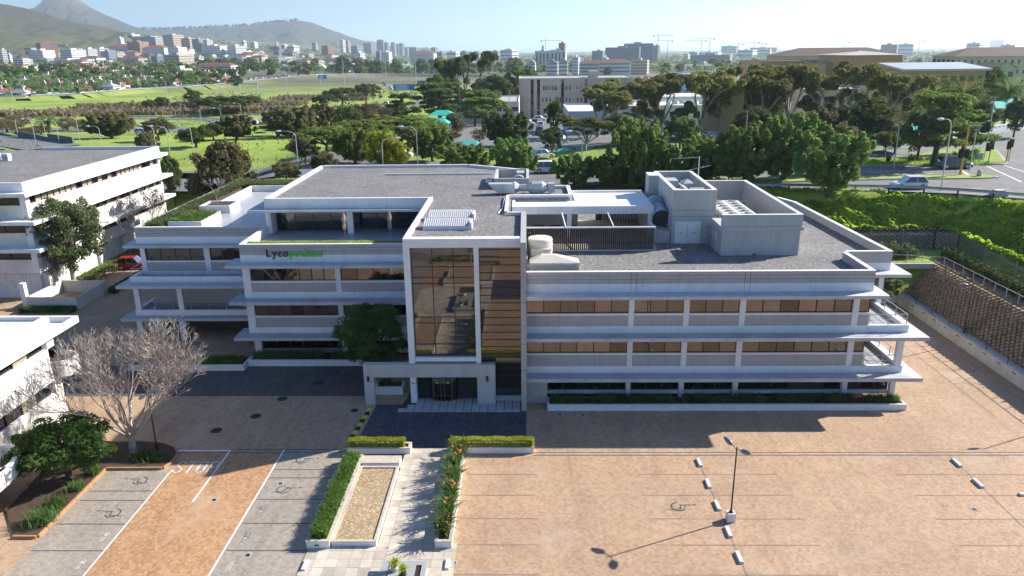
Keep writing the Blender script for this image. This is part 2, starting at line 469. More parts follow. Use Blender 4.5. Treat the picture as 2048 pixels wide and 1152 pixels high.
strip('bay_divider', 34.2, 34.28, 50, 72, FLINE)
for x in (-25.5, -23.0, -20.5, -18.0, -15.5):
    strip('bay_divider', x-.05, x+.05, 53.6, 58.3, DLINE)
# stop line and hatch of the give-way corner
strip('stop_line', -23.8, -20.2, 44.98, 45.16, MARK); strip('stop_side_line', -20.3, -20.16, 39.0, 44.97, MARK)
def textmesh(s, size, mat, ext=0.0, bev=0.0):
    cu = bpy.data.curves.new('lettering', 'FONT'); cu.body = s; cu.size = size; cu.extrude = ext; cu.bevel_depth = bev
    cu.align_x = 'CENTER'; cu.align_y = 'CENTER'
    o = bpy.data.objects.new('lettering', cu); C.objects.link(o)
    bpy.context.view_layer.update()
    me = bpy.data.meshes.new_from_object(o.evaluated_get(bpy.context.evaluated_depsgraph_get()))
    bpy.data.objects.remove(o); me.materials.clear(); me.materials.append(mat)
    return me
def stroke(mb, pts, w, z, close=False):
    pts = [Vector((p[0], p[1])) for p in pts]
    if close: pts.append(pts[0])
    for a, b in zip(pts, pts[1:]):
        d = (b-a).normalized(); n = Vector((-d.y, d.x))*w/2; a2 = a-d*w*.3; b2 = b+d*w*.3
        mb.poly([(*(a2-n), z), (*(b2-n), z), (*(b2+n), z), (*(a2+n), z)])
# STOP, one painted letter each
glyphs = {'S': [[(.9,.82),(.75,1),(.25,1),(.05,.8),(.2,.58),(.75,.45),(.95,.22),(.75,0),(.25,0),(.08,.16)]], 'T': [[(0,1),(1,1)],[(.5,1),(.5,0)]],
          'O': [[(.12,.15),(.12,.85),(.3,1),(.7,1),(.88,.85),(.88,.15),(.7,0),(.3,0),(.12,.15)]], 'P': [[(.1,0),(.1,1),(.7,1),(.92,.85),(.92,.6),(.7,.45),(.1,.45)]]}
for k, ch in enumerate('STOP'):
    mb = MB()
    for ln in glyphs[ch]: stroke(mb, [(-23.05+k*.74+p[0]*.56, 42.3+p[1]*1.3) for p in ln], 0.115, .0092+.0002*k)
    structure('painted_letter', mb, MARK)
# wheelchair symbols set in dark blocks
def wheelchair(cx, cy, flip, s=1.0):
    mb = MB(); q = lambda a, b: (cx+flip*a*s, cy+b*s)
    stroke(mb, [q(-.1+.42*math.cos(t), -.05+.42*math.sin(t)) for t in np.linspace(R(95), R(330), 11)], .09, .010)
    stroke(mb, [q(.62,.12), q(.05,.12), q(-.02,-.28), q(-.75,-.35)], .09, .0103)
    stroke(mb, [q(.3,.12), q(.28,-.1)], .08, .0106)
    stroke(mb, [q(.80,.16), q(.92,.16)], .13, .0109)
    structure('wheelchair_symbol', mb, DLINE)
wheelchair(-15.0, 40.4, 1); wheelchair(-14.8, 43.9, 1); wheelchair(-24.7, 41.4, -1); wheelchair(-24.6, 37.9, -1); wheelchair(9.1, 38.6, 1)
for (x, y, s, rz, plate) in ((-15.75,38.2,'V15D',R(-90),1),(-15.75,35.6,'V16D',R(-90),1),(-15.75,33.1,'V35D',R(-90),0),(-23.75,35.6,'V14D',R(90),0),(-23.75,33.2,'V13D',R(90),0)):
    if plate:
        mb = MB(); mb.poly([(x-.16,y-.42,.0094),(x+.16,y-.42,.0094),(x+.16,y+.42,.0094),(x-.16,y+.42,.0094)]); structure('bay_number_plate', mb, DLINE)
    for k, ch in enumerate(s):
        o = shared('bay_number', textmesh(ch, .34, MARK), None, (x, y+(.28-.19*k)*(1 if rz < 0 else -1), .012), (0,0,rz)); o['kind'] = 'structure'
# yellow and black speed hump across the drive
hump = thing('speed_hump', 'yellow and black rubber speed hump beside the charcoal drive', 'speed hump', (-12.1, 48.6, 0))
for k in range(9):
    y0 = 46.1+k*.58; x0 = -12.52+k*.055
    mb = MB(); mb.faces([(x0,y0,.01),(x0+.38,y0,.01),(x0+.38,y0+.56,.01),(x0,y0+.56,.01),(x0+.1,y0,.055),(x0+.28,y0,.055),(x0+.28,y0+.56,.055),(x0+.1,y0+.56,.055)],
                        [(0,1,5,4),(1,2,6,5),(2,3,7,6),(3,0,4,7),(4,5,6,7)])
    part('hump_module', mb, YMARK if k % 2 == 0 else BLACK, hump)
# manholes and gullies
for x, y, s in ((-22.3,47.9,.42),(-20.2,50.1,.4),(-19.1,53.0,.4),(-17.0,56.0,.45),(-13.0,51.0,.3)):
    mb = MB(); mb.lathe((x,y,0), [(s,.008),(s,.014),(s*.85,.016)], 14); single('manhole_cover', mb, BLACK, 'dark iron manhole cover set in the shaded drive', 'manhole', 'manhole covers in the drive')
for x, y in ((-19.0,39.2),(-15.5,41.0),(-15.1,34.0),(26.2,38.3),(29.2,38.2),(-3.9,33.4),(2.5,50.3),(4.2,50.2)):
    t = thing('drain_grate', 'small square drain grate with pale concrete collar in the paving', 'drain', (x,y,0), 'drain grates in the paving')
    part('collar', MB().box(x-.2,x+.2,y-.2,y+.2,.003,.012), KERB, t); part('grate', MB().box(x-.12,x+.12,y-.12,y+.12,.011,.018), BLACK, t)

# ---------------------------------------------------------------- main office building
B = thing('office_building', 'white and grey office block with banded floors, glass entrance tower and green lettering', 'building', (0, 60, 0))
BP = lambda name, b, mat, parent=B, **k: boxpart(name, b, mat, parent, **k)
# storey levels: (band bottom = canopy top, band top, spandrel top, sill top, soffit above)
LV = [dict(cb=5.30, ct=5.57, bt=6.13, st=6.97, wb=7.13, wt=8.55), dict(cb=2.05, ct=2.33, bt=2.88, st=3.80, wb=3.95, wt=5.30)]
PZ0, PZ1, PZ2 = 8.80, 9.45, 10.38          # parapet: white, then grey
def glazing(x0, x1, y, z0, z1, n, mat=GLASS, reveal=.0):
    """one bay of panes with a frame: every pane and every mullion is its own part"""
    w = (x1-x0)/n
    for k in range(n):
        tilt = random.uniform(-.006, .006)
        mb = MB(); a = x0+k*w+.03; b = x0+(k+1)*w-.03
        mb.poly([(a,y,z0+.05),(b,y+tilt,z0+.05),(b,y+tilt,z1-.02),(a,y,z1-.02)])
        part('window_pane', mb, random.choice(GLASSV) if mat is GLASS else mat, B)
    for k in range(n+1):
        xm = x0+k*w; BP('mullion', (max(xm-.035, x0), min(xm+.035, x1), y-.05, y+.05, z0+.05, z1), FRAME)
    BP('window_rail', (x0, x1, y-.05, y+.05, z0, z0+.05), FRAME)
def storey_front(x0, x1, yf, cols, lv, panes, glassmat=GLASS):
    """band, spandrels, sills, columns and glazing between the columns"""
    BP('band', (x0, x1, yf, yf+.3, lv['ct'], lv['bt']), W)
    BP('wall_core', (x0, x1, yf+.32, yf+.5, lv['ct'], lv['wb']-.02), GREY)
    for (a, b) in cols: BP('column', (a, b, yf-.004, yf+.34, lv['bt'], lv['wt']), W)
    ed = [x0]+[v for c in cols for v in c]+[x1]
    bays = [(ed[i], ed[i+1]) for i in range(0, len(ed), 2)]
    for (a, b), n in zip(bays, panes):
        if b-a < .15 or n == 0: continue
        BP('spandrel', (a, b, yf+.06, yf+.31, lv['bt'], lv['st']), GREY)
        BP('sill', (a, b, yf+.03, yf+.31, lv['st'], lv['wb']), W)
        glazing(a, b, yf+.2, lv['wb'], lv['wt'], n, glassmat)
def parapet_front(x0, x1, yf, z2=PZ2, joints=()):
    BP('parapet_band', (x0, x1, yf, yf+.28, PZ0, PZ1), W)
    BP('parapet', (x0, x1, yf+.012, yf+.28, PZ1, z2-.04), GREY)
    BP('parapet_cap', (x0, x1, yf-.01, yf+.31, z2-.04, z2), CAP)
    for zz in (PZ1+.33, PZ1+.60): BP('joint', (x0, x1, yf+.008, yf+.05, zz, zz+.018), DARK)
    for xj in joints: BP('joint', (xj, xj+.02, yf-.003, yf+.03, PZ0, z2-.05), DARK)
def slab(name, x0, x1, y0, y1, z0, z1, mat=CANT):
    p = BP(name, (x0, x1, y0, y1, z0, z1), mat); return p

# right wing
COLS = [(7.63,8.03),(11.70,12.11),(15.82,16.25),(24.12,24.56)]
for lv in LV: storey_front(.06, 25.4, 52.6, COLS, lv, (6,3,3,6,1))
parapet_front(.06, 25.42, 52.6, joints=(7.7,8.1,16.0,16.4))
slab('canopy', .06, 26.15, 51.5, 54.0, 8.55, 8.80); slab('canopy', .06, 29.5, 51.5, 58.6, 5.30, 5.569); slab('canopy', .06, 29.5, 51.5, 58.6, 2.05, 2.329)
# ground floor
for (a, b) in COLS+[(27.75,28.2)]: BP('column', (a+.03, b-.03, 52.7, 53.05, 0, 2.05), W)
BP('plinth_wall', (.06, 1.62, 52.3, 53.2, 0, 2.05), CONC)
ed = [1.62]+[v for c in COLS for v in c]+[27.75]
for i, n in zip(range(0, len(ed), 2), (5,3,3,6,3)):
    glazing(ed[i], ed[i+1], 53.1, .74, 2.05, n, GLASS if i > 5 else GLASS2); BP('sill', (ed[i], ed[i+1], 52.9, 53.25, .45, .74), W)
# end wall, top floor, balconies
BP('end_wall', (25.05, 25.35, 52.95, 58.0, 5.6, 8.55), GREY); BP('end_wall', (25.05, 25.35, 52.95, 58.0, 2.35, 5.3), GREY)
BP('end_parapet', (25.12, 25.418, 52.92, 57.85, 8.82, 10.34), GREY); BP('parapet_cap', (25.08, 25.44, 52.92, 57.85, 10.34, 10.381), CAP)
for z0 in (5.30, 2.05):
    BP('balcony_floor', (25.36, 28.2, 52.92, 58.2, z0+.27, z0+.50), BLUEDECK)
    BP('balcony_wall', (25.42, 28.42, 52.602, 52.9, z0+.28, z0+.83), W); BP('balcony_wall', (28.12, 28.42, 52.9, 58.3, z0+.28, z0+.83), W)
    rl = BP('railing', (25.5, 28.3, 52.72, 52.76, z0+1.62, z0+1.66), RAIL); BP('rail', (28.25, 28.29, 52.76, 58.1, z0+1.62, z0+1.66), RAIL, rl)
    BP('rail', (25.5, 28.25, 52.725, 52.755, z0+1.2, z0+1.225), RAIL, rl); BP('rail', (28.255, 28.285, 52.76, 58.1, z0+1.2, z0+1.225), RAIL, rl)
    for px_, py_ in ((25.5,52.74),(26.9,52.74),(28.27,52.74),(28.27,54.5),(28.27,56.3),(28.27,58.0)):
        BP('post', (px_-.025, px_+.025, py_-.025, py_+.025, z0+.83, z0+1.64), RAIL, rl)
BP('corner_column', (27.85, 28.30, 52.63, 53.0, 2.88, 5.30), W)
# second, set-back volume at the end
BP('parapet_band', (25.43, 29.05, 57.9, 58.2, PZ0, PZ1), W); BP('parapet', (25.43, 29.04, 57.91, 58.19, PZ1, 10.36), GREY); BP('parapet_cap', (25.42, 29.1, 57.88, 58.22, 10.36, 10.4), CAP)
wl = MB(); wl.prism([(28.78,58.2),(29.05,58.2),(28.3,78.0),(27.2,81.0),(26.95,80.8),(28.02,77.9)], 8.8, 10.36); part('side_parapet', wl, CONC, B)
wl = MB(); wl.prism([(28.74,58.22),(29.1,58.22),(28.35,78.05),(27.25,81.1),(26.9,80.9),(27.97,77.9)], 10.36, 10.4); part('parapet_cap', wl, CAP, B)
slab('canopy', 25.5, 30.25, 56.75, 78, 8.55, 8.80); BP('end_wall', (28.5, 28.8, 58.5, 78, 0, 8.55), GREY); BP('column', (28.4, 28.8, 58.05, 58.45, 5.57, 8.55), W)
BP('set_back_wall', (25.4, 28.45, 58.7, 58.9, 0, 8.55), GREY); glazing(25.6, 28.3, 58.6, 6.6, 8.5, 2, GLASS2); glazing(25.6, 28.3, 58.62, 3.4, 5.25, 2, GLASS2)
# body behind the fronts and the gravel roof
core = MB(); core.box(.06, 25.0, 53.4, 80.5, 0, 9.55); part('core_wall', core, DARK, B)
rf = MB(); rf.prism([(.06,52.9),(25.1,52.9),(25.1,58.2),(28.78,58.2),(28.02,77.9),(27.0,80.8),(.06,80.8)], 9.58, 9.7); part('gravel_roof', rf, GRAVEL, B)
BP('rear_parapet', (4.6, 26.95, 80.8, 81.1, 9.7, 10.38), CONC)

# entrance tower
TY = 52.25
BP('tower_beam', (-8.86, -.36, TY, TY+.7, 12.34, 13.0), W); BP('tower_post', (-8.86, -8.40, TY, TY+.6, 0, 12.34), W)
BP('tower_post', (-3.76, -3.40, TY, TY+.55, 3.0, 12.34), W); BP('tower_pilaster', (-.36, .05, 50.85, 61.5, 0, 13.05), GREY)
for zz in (3.3, 5.4, 8.6): BP('joint', (-.362, .052, 50.846, 50.9, zz, zz+.03), DARK)
BP('tower_side_wall', (-8.86, -8.5, TY+.6, 68.0, 0, 12.29), W)
GYt = TY+.48
def curtain(xs, zs, y, pane='window_pane'):
    for a, b in zip(xs, xs[1:]):
        for c, d in zip(zs, zs[1:]):
            t1, t2 = random.uniform(-.004, .004), random.uniform(-.004, .004)
            mb = MB(); mb.poly([(a+.02,y,c+.02),(b-.02,y+t1,c+.02),(b-.02,y+t1+t2,d-.02),(a+.02,y+t2,d-.02)]); part(pane, mb, GLASS, B)
    for x in xs: BP('mullion', (x-.03, x+.03, y-.06, y+.04, zs[0], zs[-1]), FRAME)
    for z in zs: BP('transom', (xs[0], xs[-1], y-.045, y+.035, z-.025, z+.025), FRAME)
curtain([-8.40,-6.85,-5.30,-3.76], [3.75,4.7,6.40,6.87,9.50,9.96,10.78,12.34], GYt)
curtain([-3.40,-.36], [.45]+[.95+.585*k for k in range(20)]+[12.34], GYt)
BP('tower_sill', (-8.40, -3.76, TY+.1, TY+.6, 3.42, 3.75), W); BP('step', (-3.4, -.36, TY+.3, 54.0, 0, .45), CONC)
BP('tower_back_wall', (-8.4, -.36, TY+.75, TY+.95, .0, 12.9), DARK)
rf = MB(); rf.prism([(-8.5,TY+.7),(-.36,TY+.7),(-.36,61.6),(-1.3,61.6),(-1.3,68.7),(4.1,68.7),(4.1,73.8),(.4,73.8),(.4,84),(-6.5,88.3),(-23.8,88.3),(-23.8,68.3),(-8.5,68.3)], 12.55, 12.72)
part('gravel_roof', rf, GRAVEL, B)
def wallrun(name, pts, th, z0, z1, mat, cap=True):
    for (a, b) in zip(pts, pts[1:]):
        a = Vector(a); b = Vector(b); d = (b-a).normalized(); n = Vector((-d.y, d.x))*th
        mb = MB(); mb.prism([a[:], b[:], (b+n)[:], (a+n)[:]], z0, z1); part(name, mb, mat, B)
        if cap:
            mb = MB(); e = d*.02; mb.prism([(a-e-n*.1)[:], (b+e-n*.1)[:], (b+e+n*1.1)[:], (a-e+n*1.1)[:]], z1, z1+.035); part('parapet_cap', mb, CAP, B)
wallrun('roof_edge', [(-8.84,TY+.7),(-8.84,68.3)][::-1], .3, 12.3, 12.965, W)
wallrun('roof_edge', [(-.36,61.5),(-1.5,61.5)], .25, 9.7, 12.965, W); wallrun('roof_edge', [(-1.5,61.8),(-1.5,69.0)][::-1], -.25, 9.7, 12.965, W)
wallrun('roof_edge', [(-1.5,68.95),(4.35,68.95)], .3, 12.4, 12.965, W); wallrun('roof_edge', [(4.35,69.25),(4.35,74.0)], .3, 9.7, 12.965, W)
wallrun('roof_edge', [(4.05,74.0),(.4,74.0)], .3, 9.7, 12.965, W)
wallrun('roof_edge', [(.4,84.2),(-6.6,88.6),(-24.15,88.6),(-24.15,68.0)], .3, 9.7, 12.965, W)
# penthouse on the left roof
BP('fascia', (-24.15, -8.9, 67.98, 68.3, 12.04, 12.99), W)
slab('canopy', -25.5, -8.9, 67.2, 69.6, 11.84, 12.036); slab('canopy', -25.5, -24.16, 69.6, 88, 11.84, 12.03)
BP('penthouse_column', (-24.1, -23.7, 68.1, 68.5, 9.6, 11.84), W); BP('penthouse_column', (-16.6, -16.05, 68.1, 68.5, 9.6, 11.84), W)
BP('penthouse_wall', (-24.0, -23.7, 68.6, 88, 9.6, 11.84), W); BP('penthouse_room', (-23.0, -9.0, 72.5, 72.7, 9.6, 11.84), ROOMW)
def curtain2(xs, y, z0, z1):
    for a, b in zip(xs, xs[1:]):
        mb = MB(); t = random.uniform(-.01,.01); mb.poly([(a+.02,y,z0),(b-.02,y+t,z0),(b-.02,y+t,z1),(a+.02,y,z1)]); part('window_pane', mb, GLASS2, B)
    for x in xs: BP('mullion', (x-.04, x+.04, y-.05, y+.04, z0, z1), FRAME)
curtain2([-23.6,-21.9,-20.2,-18.5,-17.2], 69.6, 9.65, 11.8); curtain2([-15.9,-14.2,-12.5,-10.8,-9.0], 70.2, 9.65, 11.8)
BP('roof_pipe', (-15.5, -3.6, 82.6, 82.75, 12.75, 12.9), W)

# portico at the door
PY = 52.0
BP('portico_beam', (-12.34, -2.34, PY, PY+.55, 2.27, 3.3), CONC); BP('portico_leg', (-12.34, -11.60, PY+.003, PY+.55, 0, 2.27), CONC); BP('portico_leg', (-3.72, -2.34, PY+.003, PY+.55, 0, 2.27), CONC)
BP('portico_soffit', (-8.4, -3.4, PY+.6, 55.5, 2.7, 2.9), DARK)
for x in (-12.0, -2.95):
    lamp = part('wall_lamp', MB().lathe((x,PY-.09,1.95), [(.03,0),(.085,.04),(.085,.42),(.03,.46)], 10), FRAME, B); BP('lamp_bracket', (x-.03, x+.03, PY-.09, PY, 2.15, 2.22), FRAME, lamp)
# revolving door drum with two brass-framed leaves
dr = MB(); dr.lathe((-6.4,54.0,0), [(1.5,.02),(1.5,2.6)], 28); drum = part('door_drum', dr, GLASS2, B, smooth=True)
part('drum_floor', MB().lathe((-6.4,54.0,0), [(1.62,.006),(1.62,.035)], 28), DARK, B)
BRASS = plain('brushed_brass', (.26,.18,.09), .4, .1, metal=.6)
for x in (-6.85, -6.0):
    mb = MB()
    for b in ((x-.32,x-.27,.1,2.1),(x+.27,x+.32,.1,2.1),(x-.27,x+.27,.1,.16),(x-.27,x+.27,2.04,2.1),(x-.27,x+.27,.5,.53)): mb.box(b[0], b[1], 52.42, 52.47, b[2], b[3])
    dl = part('door_leaf', mb, BRASS, B)
    part('door_sticker', MB().box(x-.1, x+.12, 52.40, 52.415, 1.55, 1.68), YMARK, dl)
BP('lobby_wall', (-8.4, -3.7, 54.6, 54.75, 0, 3.0), DARK)
mb = MB().box(-8.78, -8.5, TY-.004, TY+.02, 1.35, 1.75); sg = part('notice_sign', mb, W, B)
part('notice_red_band', MB().box(-8.77, -8.51, TY-.009, TY-.005, 1.62, 1.72), plain('sign_red', (.55,.12,.07), .5), sg)
# left front block
for lv in LV: storey_front(-24.3, -8.9, 61.2, [(-24.28,-23.62),(-16.28,-15.85)], lv, (0,7,5))
parapet_front(-24.3, -8.9, 61.2)
for zc in (8.55, 5.30, 2.05): slab('canopy', -25.3, -8.9, 60.1, 62.6, zc, zc+.25+(.018 if zc < 8 else 0))
for (a, b) in ((-24.0,-23.4),(-16.2,-15.8)): BP('column', (a, b, 61.3, 61.7, 0, 2.05), W)
glazing(-23.3, -16.3, 61.7, .75, 2.05, 6, GLASS2); glazing(-15.7, -8.9, 61.7, .75, 2.05, 6, GLASS2); BP('sill', (-23.3, -8.9, 61.5, 61.9, .35, .75), GREY)
part('core_wall', MB().box(-24.2, -8.9, 61.95, 90, 0, 9.3), DARK, B)
BP('side_wall', (-24.29, -24.0, 61.55, 68.0, 2.3, 9.4), GREY)
BP('terrace_floor', (-24.0, -8.9, 61.5, 72.5, 9.5, 9.6), BLUEDECK)
BP('terrace_side_wall', (-24.32, -24.0, 61.5, 68.0, 8.8, 10.34), W); BP('parapet_cap', (-24.35, -23.97, 61.5, 68.0, 10.34, 10.382), CAP)
BP('terrace_planter', (-24.0, -8.9, 62.6, 62.8, 9.6, 10.2), W); BP('planter_soil', (-23.98, -8.9, 61.49, 62.6, 9.6, 10.22), SOIL)
# lettering: charcoal then green, each letter a part of the sign
SIGND = plain('charcoal_sign_letter', (.03,.035,.05), .5); SIGNG = plain('green_sign_letter', (.10,.62,.07), .45)
sign = BP('sign', (-22.0, -17.9, 61.185, 61.199, 9.50, 9.53), GREY)
xs = -22.0
for k, ch in enumerate('Lycopodium'):
    me = textmesh(ch, .92, SIGND if k < 4 else SIGNG, .05, .012)
    vx = [v.co.x for v in me.vertices]; w = max(vx)-min(vx); mid = (max(vx)+min(vx))/2
    o = shared('sign_letter', me, sign, (xs+w/2-mid-B.location.x, 61.12-B.location.y, 9.60), (R(90),0,0)); xs += w+.075
# far left wing
FY = 67.9
lv = LV[0]
storey_front(-36.4, -24.4, FY, [(-36.4,-35.95),(-30.35,-29.8)], dict(lv), (0,4,5), GLASS2)
parapet_front(-36.6, -24.35, FY)
slab('canopy', -37.55, -24.4, 67.1, 69.5, 8.55, 8.80); slab('canopy', -37.55, -25.4, 64.8, 69.5, 5.30, 5.568); slab('canopy', -37.8, -25.4, 65.1, 69.5, 2.05, 2.328)
for z0 in (5.30, 2.05):
    BP('balcony_floor', (-36.4, -24.4, 66.2, FY, z0+.27, z0+.5), BLUEDECK)
    BP('balcony_wall', (-36.7, -24.4, 65.9, 66.2, z0+.28, z0+.83), W); BP('balcony_wall', (-36.7, -36.4, 66.2, 70, z0+.28, z0+.83), W)
    rl = BP('railing', (-36.6, -24.5, 66.03, 66.07, z0+1.58, z0+1.62), RAIL); BP('rail', (-36.57, -36.53, 66.07, 69.9, z0+1.58, z0+1.62), RAIL, rl); BP('rail', (-36.6, -24.5, 66.035, 66.065, z0+1.2, z0+1.22), RAIL, rl)
    for k in range(8): BP('post', (-36.58+k*1.7, -36.53+k*1.7, 66.02, 66.08, z0+.83, z0+1.6), RAIL, rl)
for x in (-36.6, -32.55): BP('column', (x, x+.5, 65.93, 66.3, 2.88, 5.30), W)
for x in (-36.5, -32.5): BP('column', (x, x+.5, 65.4, 65.8, 0, 2.05), W)
BP('shade_toned_recess_wall', (-35.8, -24.4, FY+.1, FY+.3, 2.33, 4.3), GREY); glazing(-35.6, -29.5, FY+.05, 4.3, 5.25, 3, GLASS2); glazing(-29.5, -26, FY+.05, 4.3, 5.25, 2, GLASS2)  # white wall coloured grey to paint in the dimness of the recess
BP('shade_toned_recess_wall', (-35.8, -24.4, FY+.1, FY+.3, .0, 1.3), TIMBER); glazing(-35.6, -26, FY+.05, 1.3, 2.05, 5, GLASS2)  # timber material used only for its dark tone, painting the ground-level recess shade
part('core_wall', MB().box(-36.0, -24.3, FY+.9, 94, 0, 9.5), GREY, B)
BP('terrace_floor', (-36.3, -24.16, FY+.28, 94.5, 9.55, 9.62), BLUEDECK)
BP('side_parapet', (-36.62, -36.3, FY+.28, 94.6, 8.8, 10.34), W); BP('parapet_cap', (-36.65, -36.27, FY+.3, 94.6, 10.34, 10.381), CAP)
BP('rear_parapet', (-36.3, -24.1, 94.3, 94.6, 8.8, 10.34), W); BP('parapet_cap', (-36.27, -24.1, 94.27, 94.63, 10.341, 10.382), CAP)
for (x0, x1, y0, y1) in ((-34.5,-31.2,70.2,75.0),(-34.6,-31.3,77.7,80.6)):
    pb = BP('roof_planter', (x0, x1, y0, y0+.2, 9.62, 10.38), CAP)
    for b in ((x0,x1,y1-.2,y1),(x0,x0+.2,y0+.2,y1-.2),(x1-.2,x1,y0+.2,y1-.2)): BP('planter_wall', (*b, 9.62, 10.379), CAP, pb)
    BP('planter_soil', (x0+.2, x1-.2, y0+.2, y1-.2, 9.62, 10.2), SOIL, pb)
BP('roof_planter', (-33.55, -33.3, 80.6, 90.5, 9.62, 10.3), CAP); BP('roof_planter', (-33.3, -24.5, 90.4, 90.65, 9.62, 10.3), CAP)
BP('planter_soil', (-36.28, -34.65, 68.3, 94.2, 9.62, 10.1), SOIL)
# ---------------------------------------------------------------- roof-top plant
DUCT = plain('duct_sheet_metal', (.55,.57,.58), .4, .08, 1.5, metal=.35)
CREAM = plain('cream_duct_paint', (.62,.59,.52), .55, .1, 1.2, dirt=(.45,.42,.37))
WHITEMET = plain('white_roof_sheet', (.80,.81,.81), .5, .04, 1)
LOUV = plain('louvre_grey', (.40,.42,.44), .5, .1)
# skylights on the tower roof
for (y0, lab) in ((56.2, 'long ribbed skylight on the tower roof beside the front beam'), (59.3, 'long ribbed skylight on the tower roof beside the terrace edge')):
    t = thing('ribbed_skylight', lab, 'skylight', (-6.2, y0, 12.72), 'skylights on the tower roof')
    part('base', MB().box(-7.9,-4.3,y0,y0+1.3,12.72,12.98), W, t)
    mb = MB(); mb.faces([(-7.9,y0,12.98),(-4.3,y0,12.98),(-4.3,y0+1.3,13.32),(-7.9,y0+1.3,13.32),(-7.9,y0+1.3,12.98),(-4.3,y0+1.3,12.98)], [(0,1,2,3),(1,5,2),(0,3,4),(3,2,5,4)]); part('hood', mb, LOUV, t)
    for k in range(22):
        x = -7.85+k*.163; mb = MB(); mb.faces([(x,y0+.01,12.99),(x+.07,y0+.01,12.99),(x+.07,y0+1.29,13.36),(x,y0+1.29,13.36),(x,y0+.01,13.04),(x+.07,y0+.01,13.04),(x+.07,y0+1.29,13.41),(x,y0+1.29,13.41)],
            [(0,3,2,1),(4,5,6,7),(0,1,5,4),(1,2,6,5),(2,3,7,6),(3,0,4,7)]); part('rib', mb, W, t)
    part('end_channel', MB().box(-4.3,-4.12,y0-.05,y0+1.4,12.75,13.3), W, t)
# shaft box at the roof's edge
t = thing('shaft_upstand', 'open concrete shaft box on the gravel roof beside the silver duct', 'roof shaft', (-1.4, 76, 12.7))
for b in ((-3.1,.35,73.9,74.15),(-3.1,-2.85,74.15,79.9),(.1,.35,74.15,79.9),(-3.1,.35,79.9,80.15)): part('shaft_wall', MB().box(*b,9.7,13.72), CONC, t)
part('shaft_floor', MB().box(-2.85,.1,74.15,79.9,12.6,12.75), DARK, t)
mb = MB(); mb.lathe((0,0,0), [(.62,0),(.62,.9)], 18, cap=False); ring = MB()
for v_, f_ in ((mb.v, mb.f),):
    ring.faces([(-.65+p[0], 75.2+p[2], 13.15+p[1]) for p in v_], f_)
part('fan_collar', ring, STEEL, t, smooth=True); part('fan_hood', MB().box(-.9,-.1,77.0,78.6,13.0,13.78), LOUV, t)
# satellite dish
t = thing('satellite_dish', 'small grey satellite dish on a short mast on the gravel roof', 'satellite dish', (-3.6, 74.4, 12.7))
part('mast', MB().tube([(-3.6,74.4,12.7),(-3.6,74.4,13.2)], .03), STEEL, t)
mb = MB(); mb.lathe((0,0,0), [(.02,-.12),(.2,-.08),(.38,0)], 14, cap=False); d2 = MB(); d2.faces([(-3.6+p[0], 74.3+p[2]*1.0, 13.35+p[1]) for p in mb.v], mb.f); part('dish', d2, STEEL, t, smooth=True)
# silver duct run
t = thing('silver_roof_duct', 'silver sheet metal duct run with tapered ends lying on the gravel roof', 'duct', (-.6, 70.9, 12.7))
def hexduct(xs, rs, y, z, n=8, m=DUCT, nm='duct_section'):
    mb = MB(); mb.tube([(x,y,z) for x in xs], rs, n); part(nm, mb, m, t)
mb = MB(); mb.faces([(-3.5,70.5,13.75),(-1.0,70.5,13.75),(-1.0,70.5,12.9),(-2.7,70.5,12.9),(-3.5,71.5,13.75),(-1.0,71.5,13.75),(-1.0,71.5,12.9),(-2.7,71.5,12.9)], [(0,3,2,1),(4,5,6,7),(0,1,5,4),(1,2,6,5),(2,3,7,6),(3,0,4,7)]); part('intake_hood', mb, DUCT, t)
hexduct([-1.0,-.55],[.62,.3],71,13.32); hexduct([-.55,.15],[.33,.33],71,13.32,12,DUCT,'fan_casing'); hexduct([.15,.6],[.3,.62],71,13.32); hexduct([.6,1.6],[.62,.62],71,13.32); hexduct([1.6,2.15],[.62,.28],71,13.32)
part('fan_box', MB().box(2.15,2.75,70.6,71.4,12.9,13.75), LOUV, t)
for x in (-2.4,-.2,1.2,2.4): part('support', MB().box(x,x+.1,70.6,71.4,12.7,12.92), STEEL, t)
# lightning cable conduit along the roof edge
single('roof_conduit', MB().tube([(-2.3,61.9,12.76),(-2.0,64,12.78),(-1.9,67.8,12.9)], .05, 6), W, 'thin white conduit lying on the gravel roof by the tower', 'conduit')
# pavilion
P = thing('roof_pavilion', 'flat white roofed canteen pavilion standing on the lower gravel roof', 'pavilion', (5, 68, 9.7))
PP = lambda n, b, m, par=P, **k: boxpart(n, b, m, par, **k)
PP('fascia', (-1.2,11.35,65.5,65.75,11.9,12.6), W); PP('fascia', (11.1,11.35,65.75,73.3,11.9,12.6), W); PP('fascia', (4.5,11.1,73.05,73.3,11.9,12.6), W); PP('roof_edge', (-1.2,-.95,65.75,68.9,11.9,12.6), W)
for k, (a, b) in enumerate(((-.95,2.15),(2.18,4.6),(4.63,7.8),(7.83,11.08))):
    PP('roof_sheet', (a,b,65.76,68.92 if b < 4.61 else 73.04,12.30,12.42), WHITEMET)
PP('column', (3.7,4.1,65.55,65.9,9.7,11.9), W); PP('column', (10.9,11.25,65.55,65.9,9.7,11.9), W); PP('column', (-.2,.1,65.55,65.9,9.7,11.9), W)
PP('back_wall', (-.9,4.9,69.0,69.2,9.7,11.9), ROOMW); PP('back_wall', (6.9,11.1,72.6,72.8,9.7,11.9), plain('brown_panel', (.16,.10,.07), .7)); PP('side_wall', (11.0,11.1,65.9,72.6,9.7,11.9), ROOMW)
PP('floor', (-.9,11.1,61.4,72.6,9.70,9.78), SLAB)
for k in range(14): PP('slat_blind', (7.2+k*.25,7.32+k*.25,69.0,69.04,10.6,11.6), ROOMW)
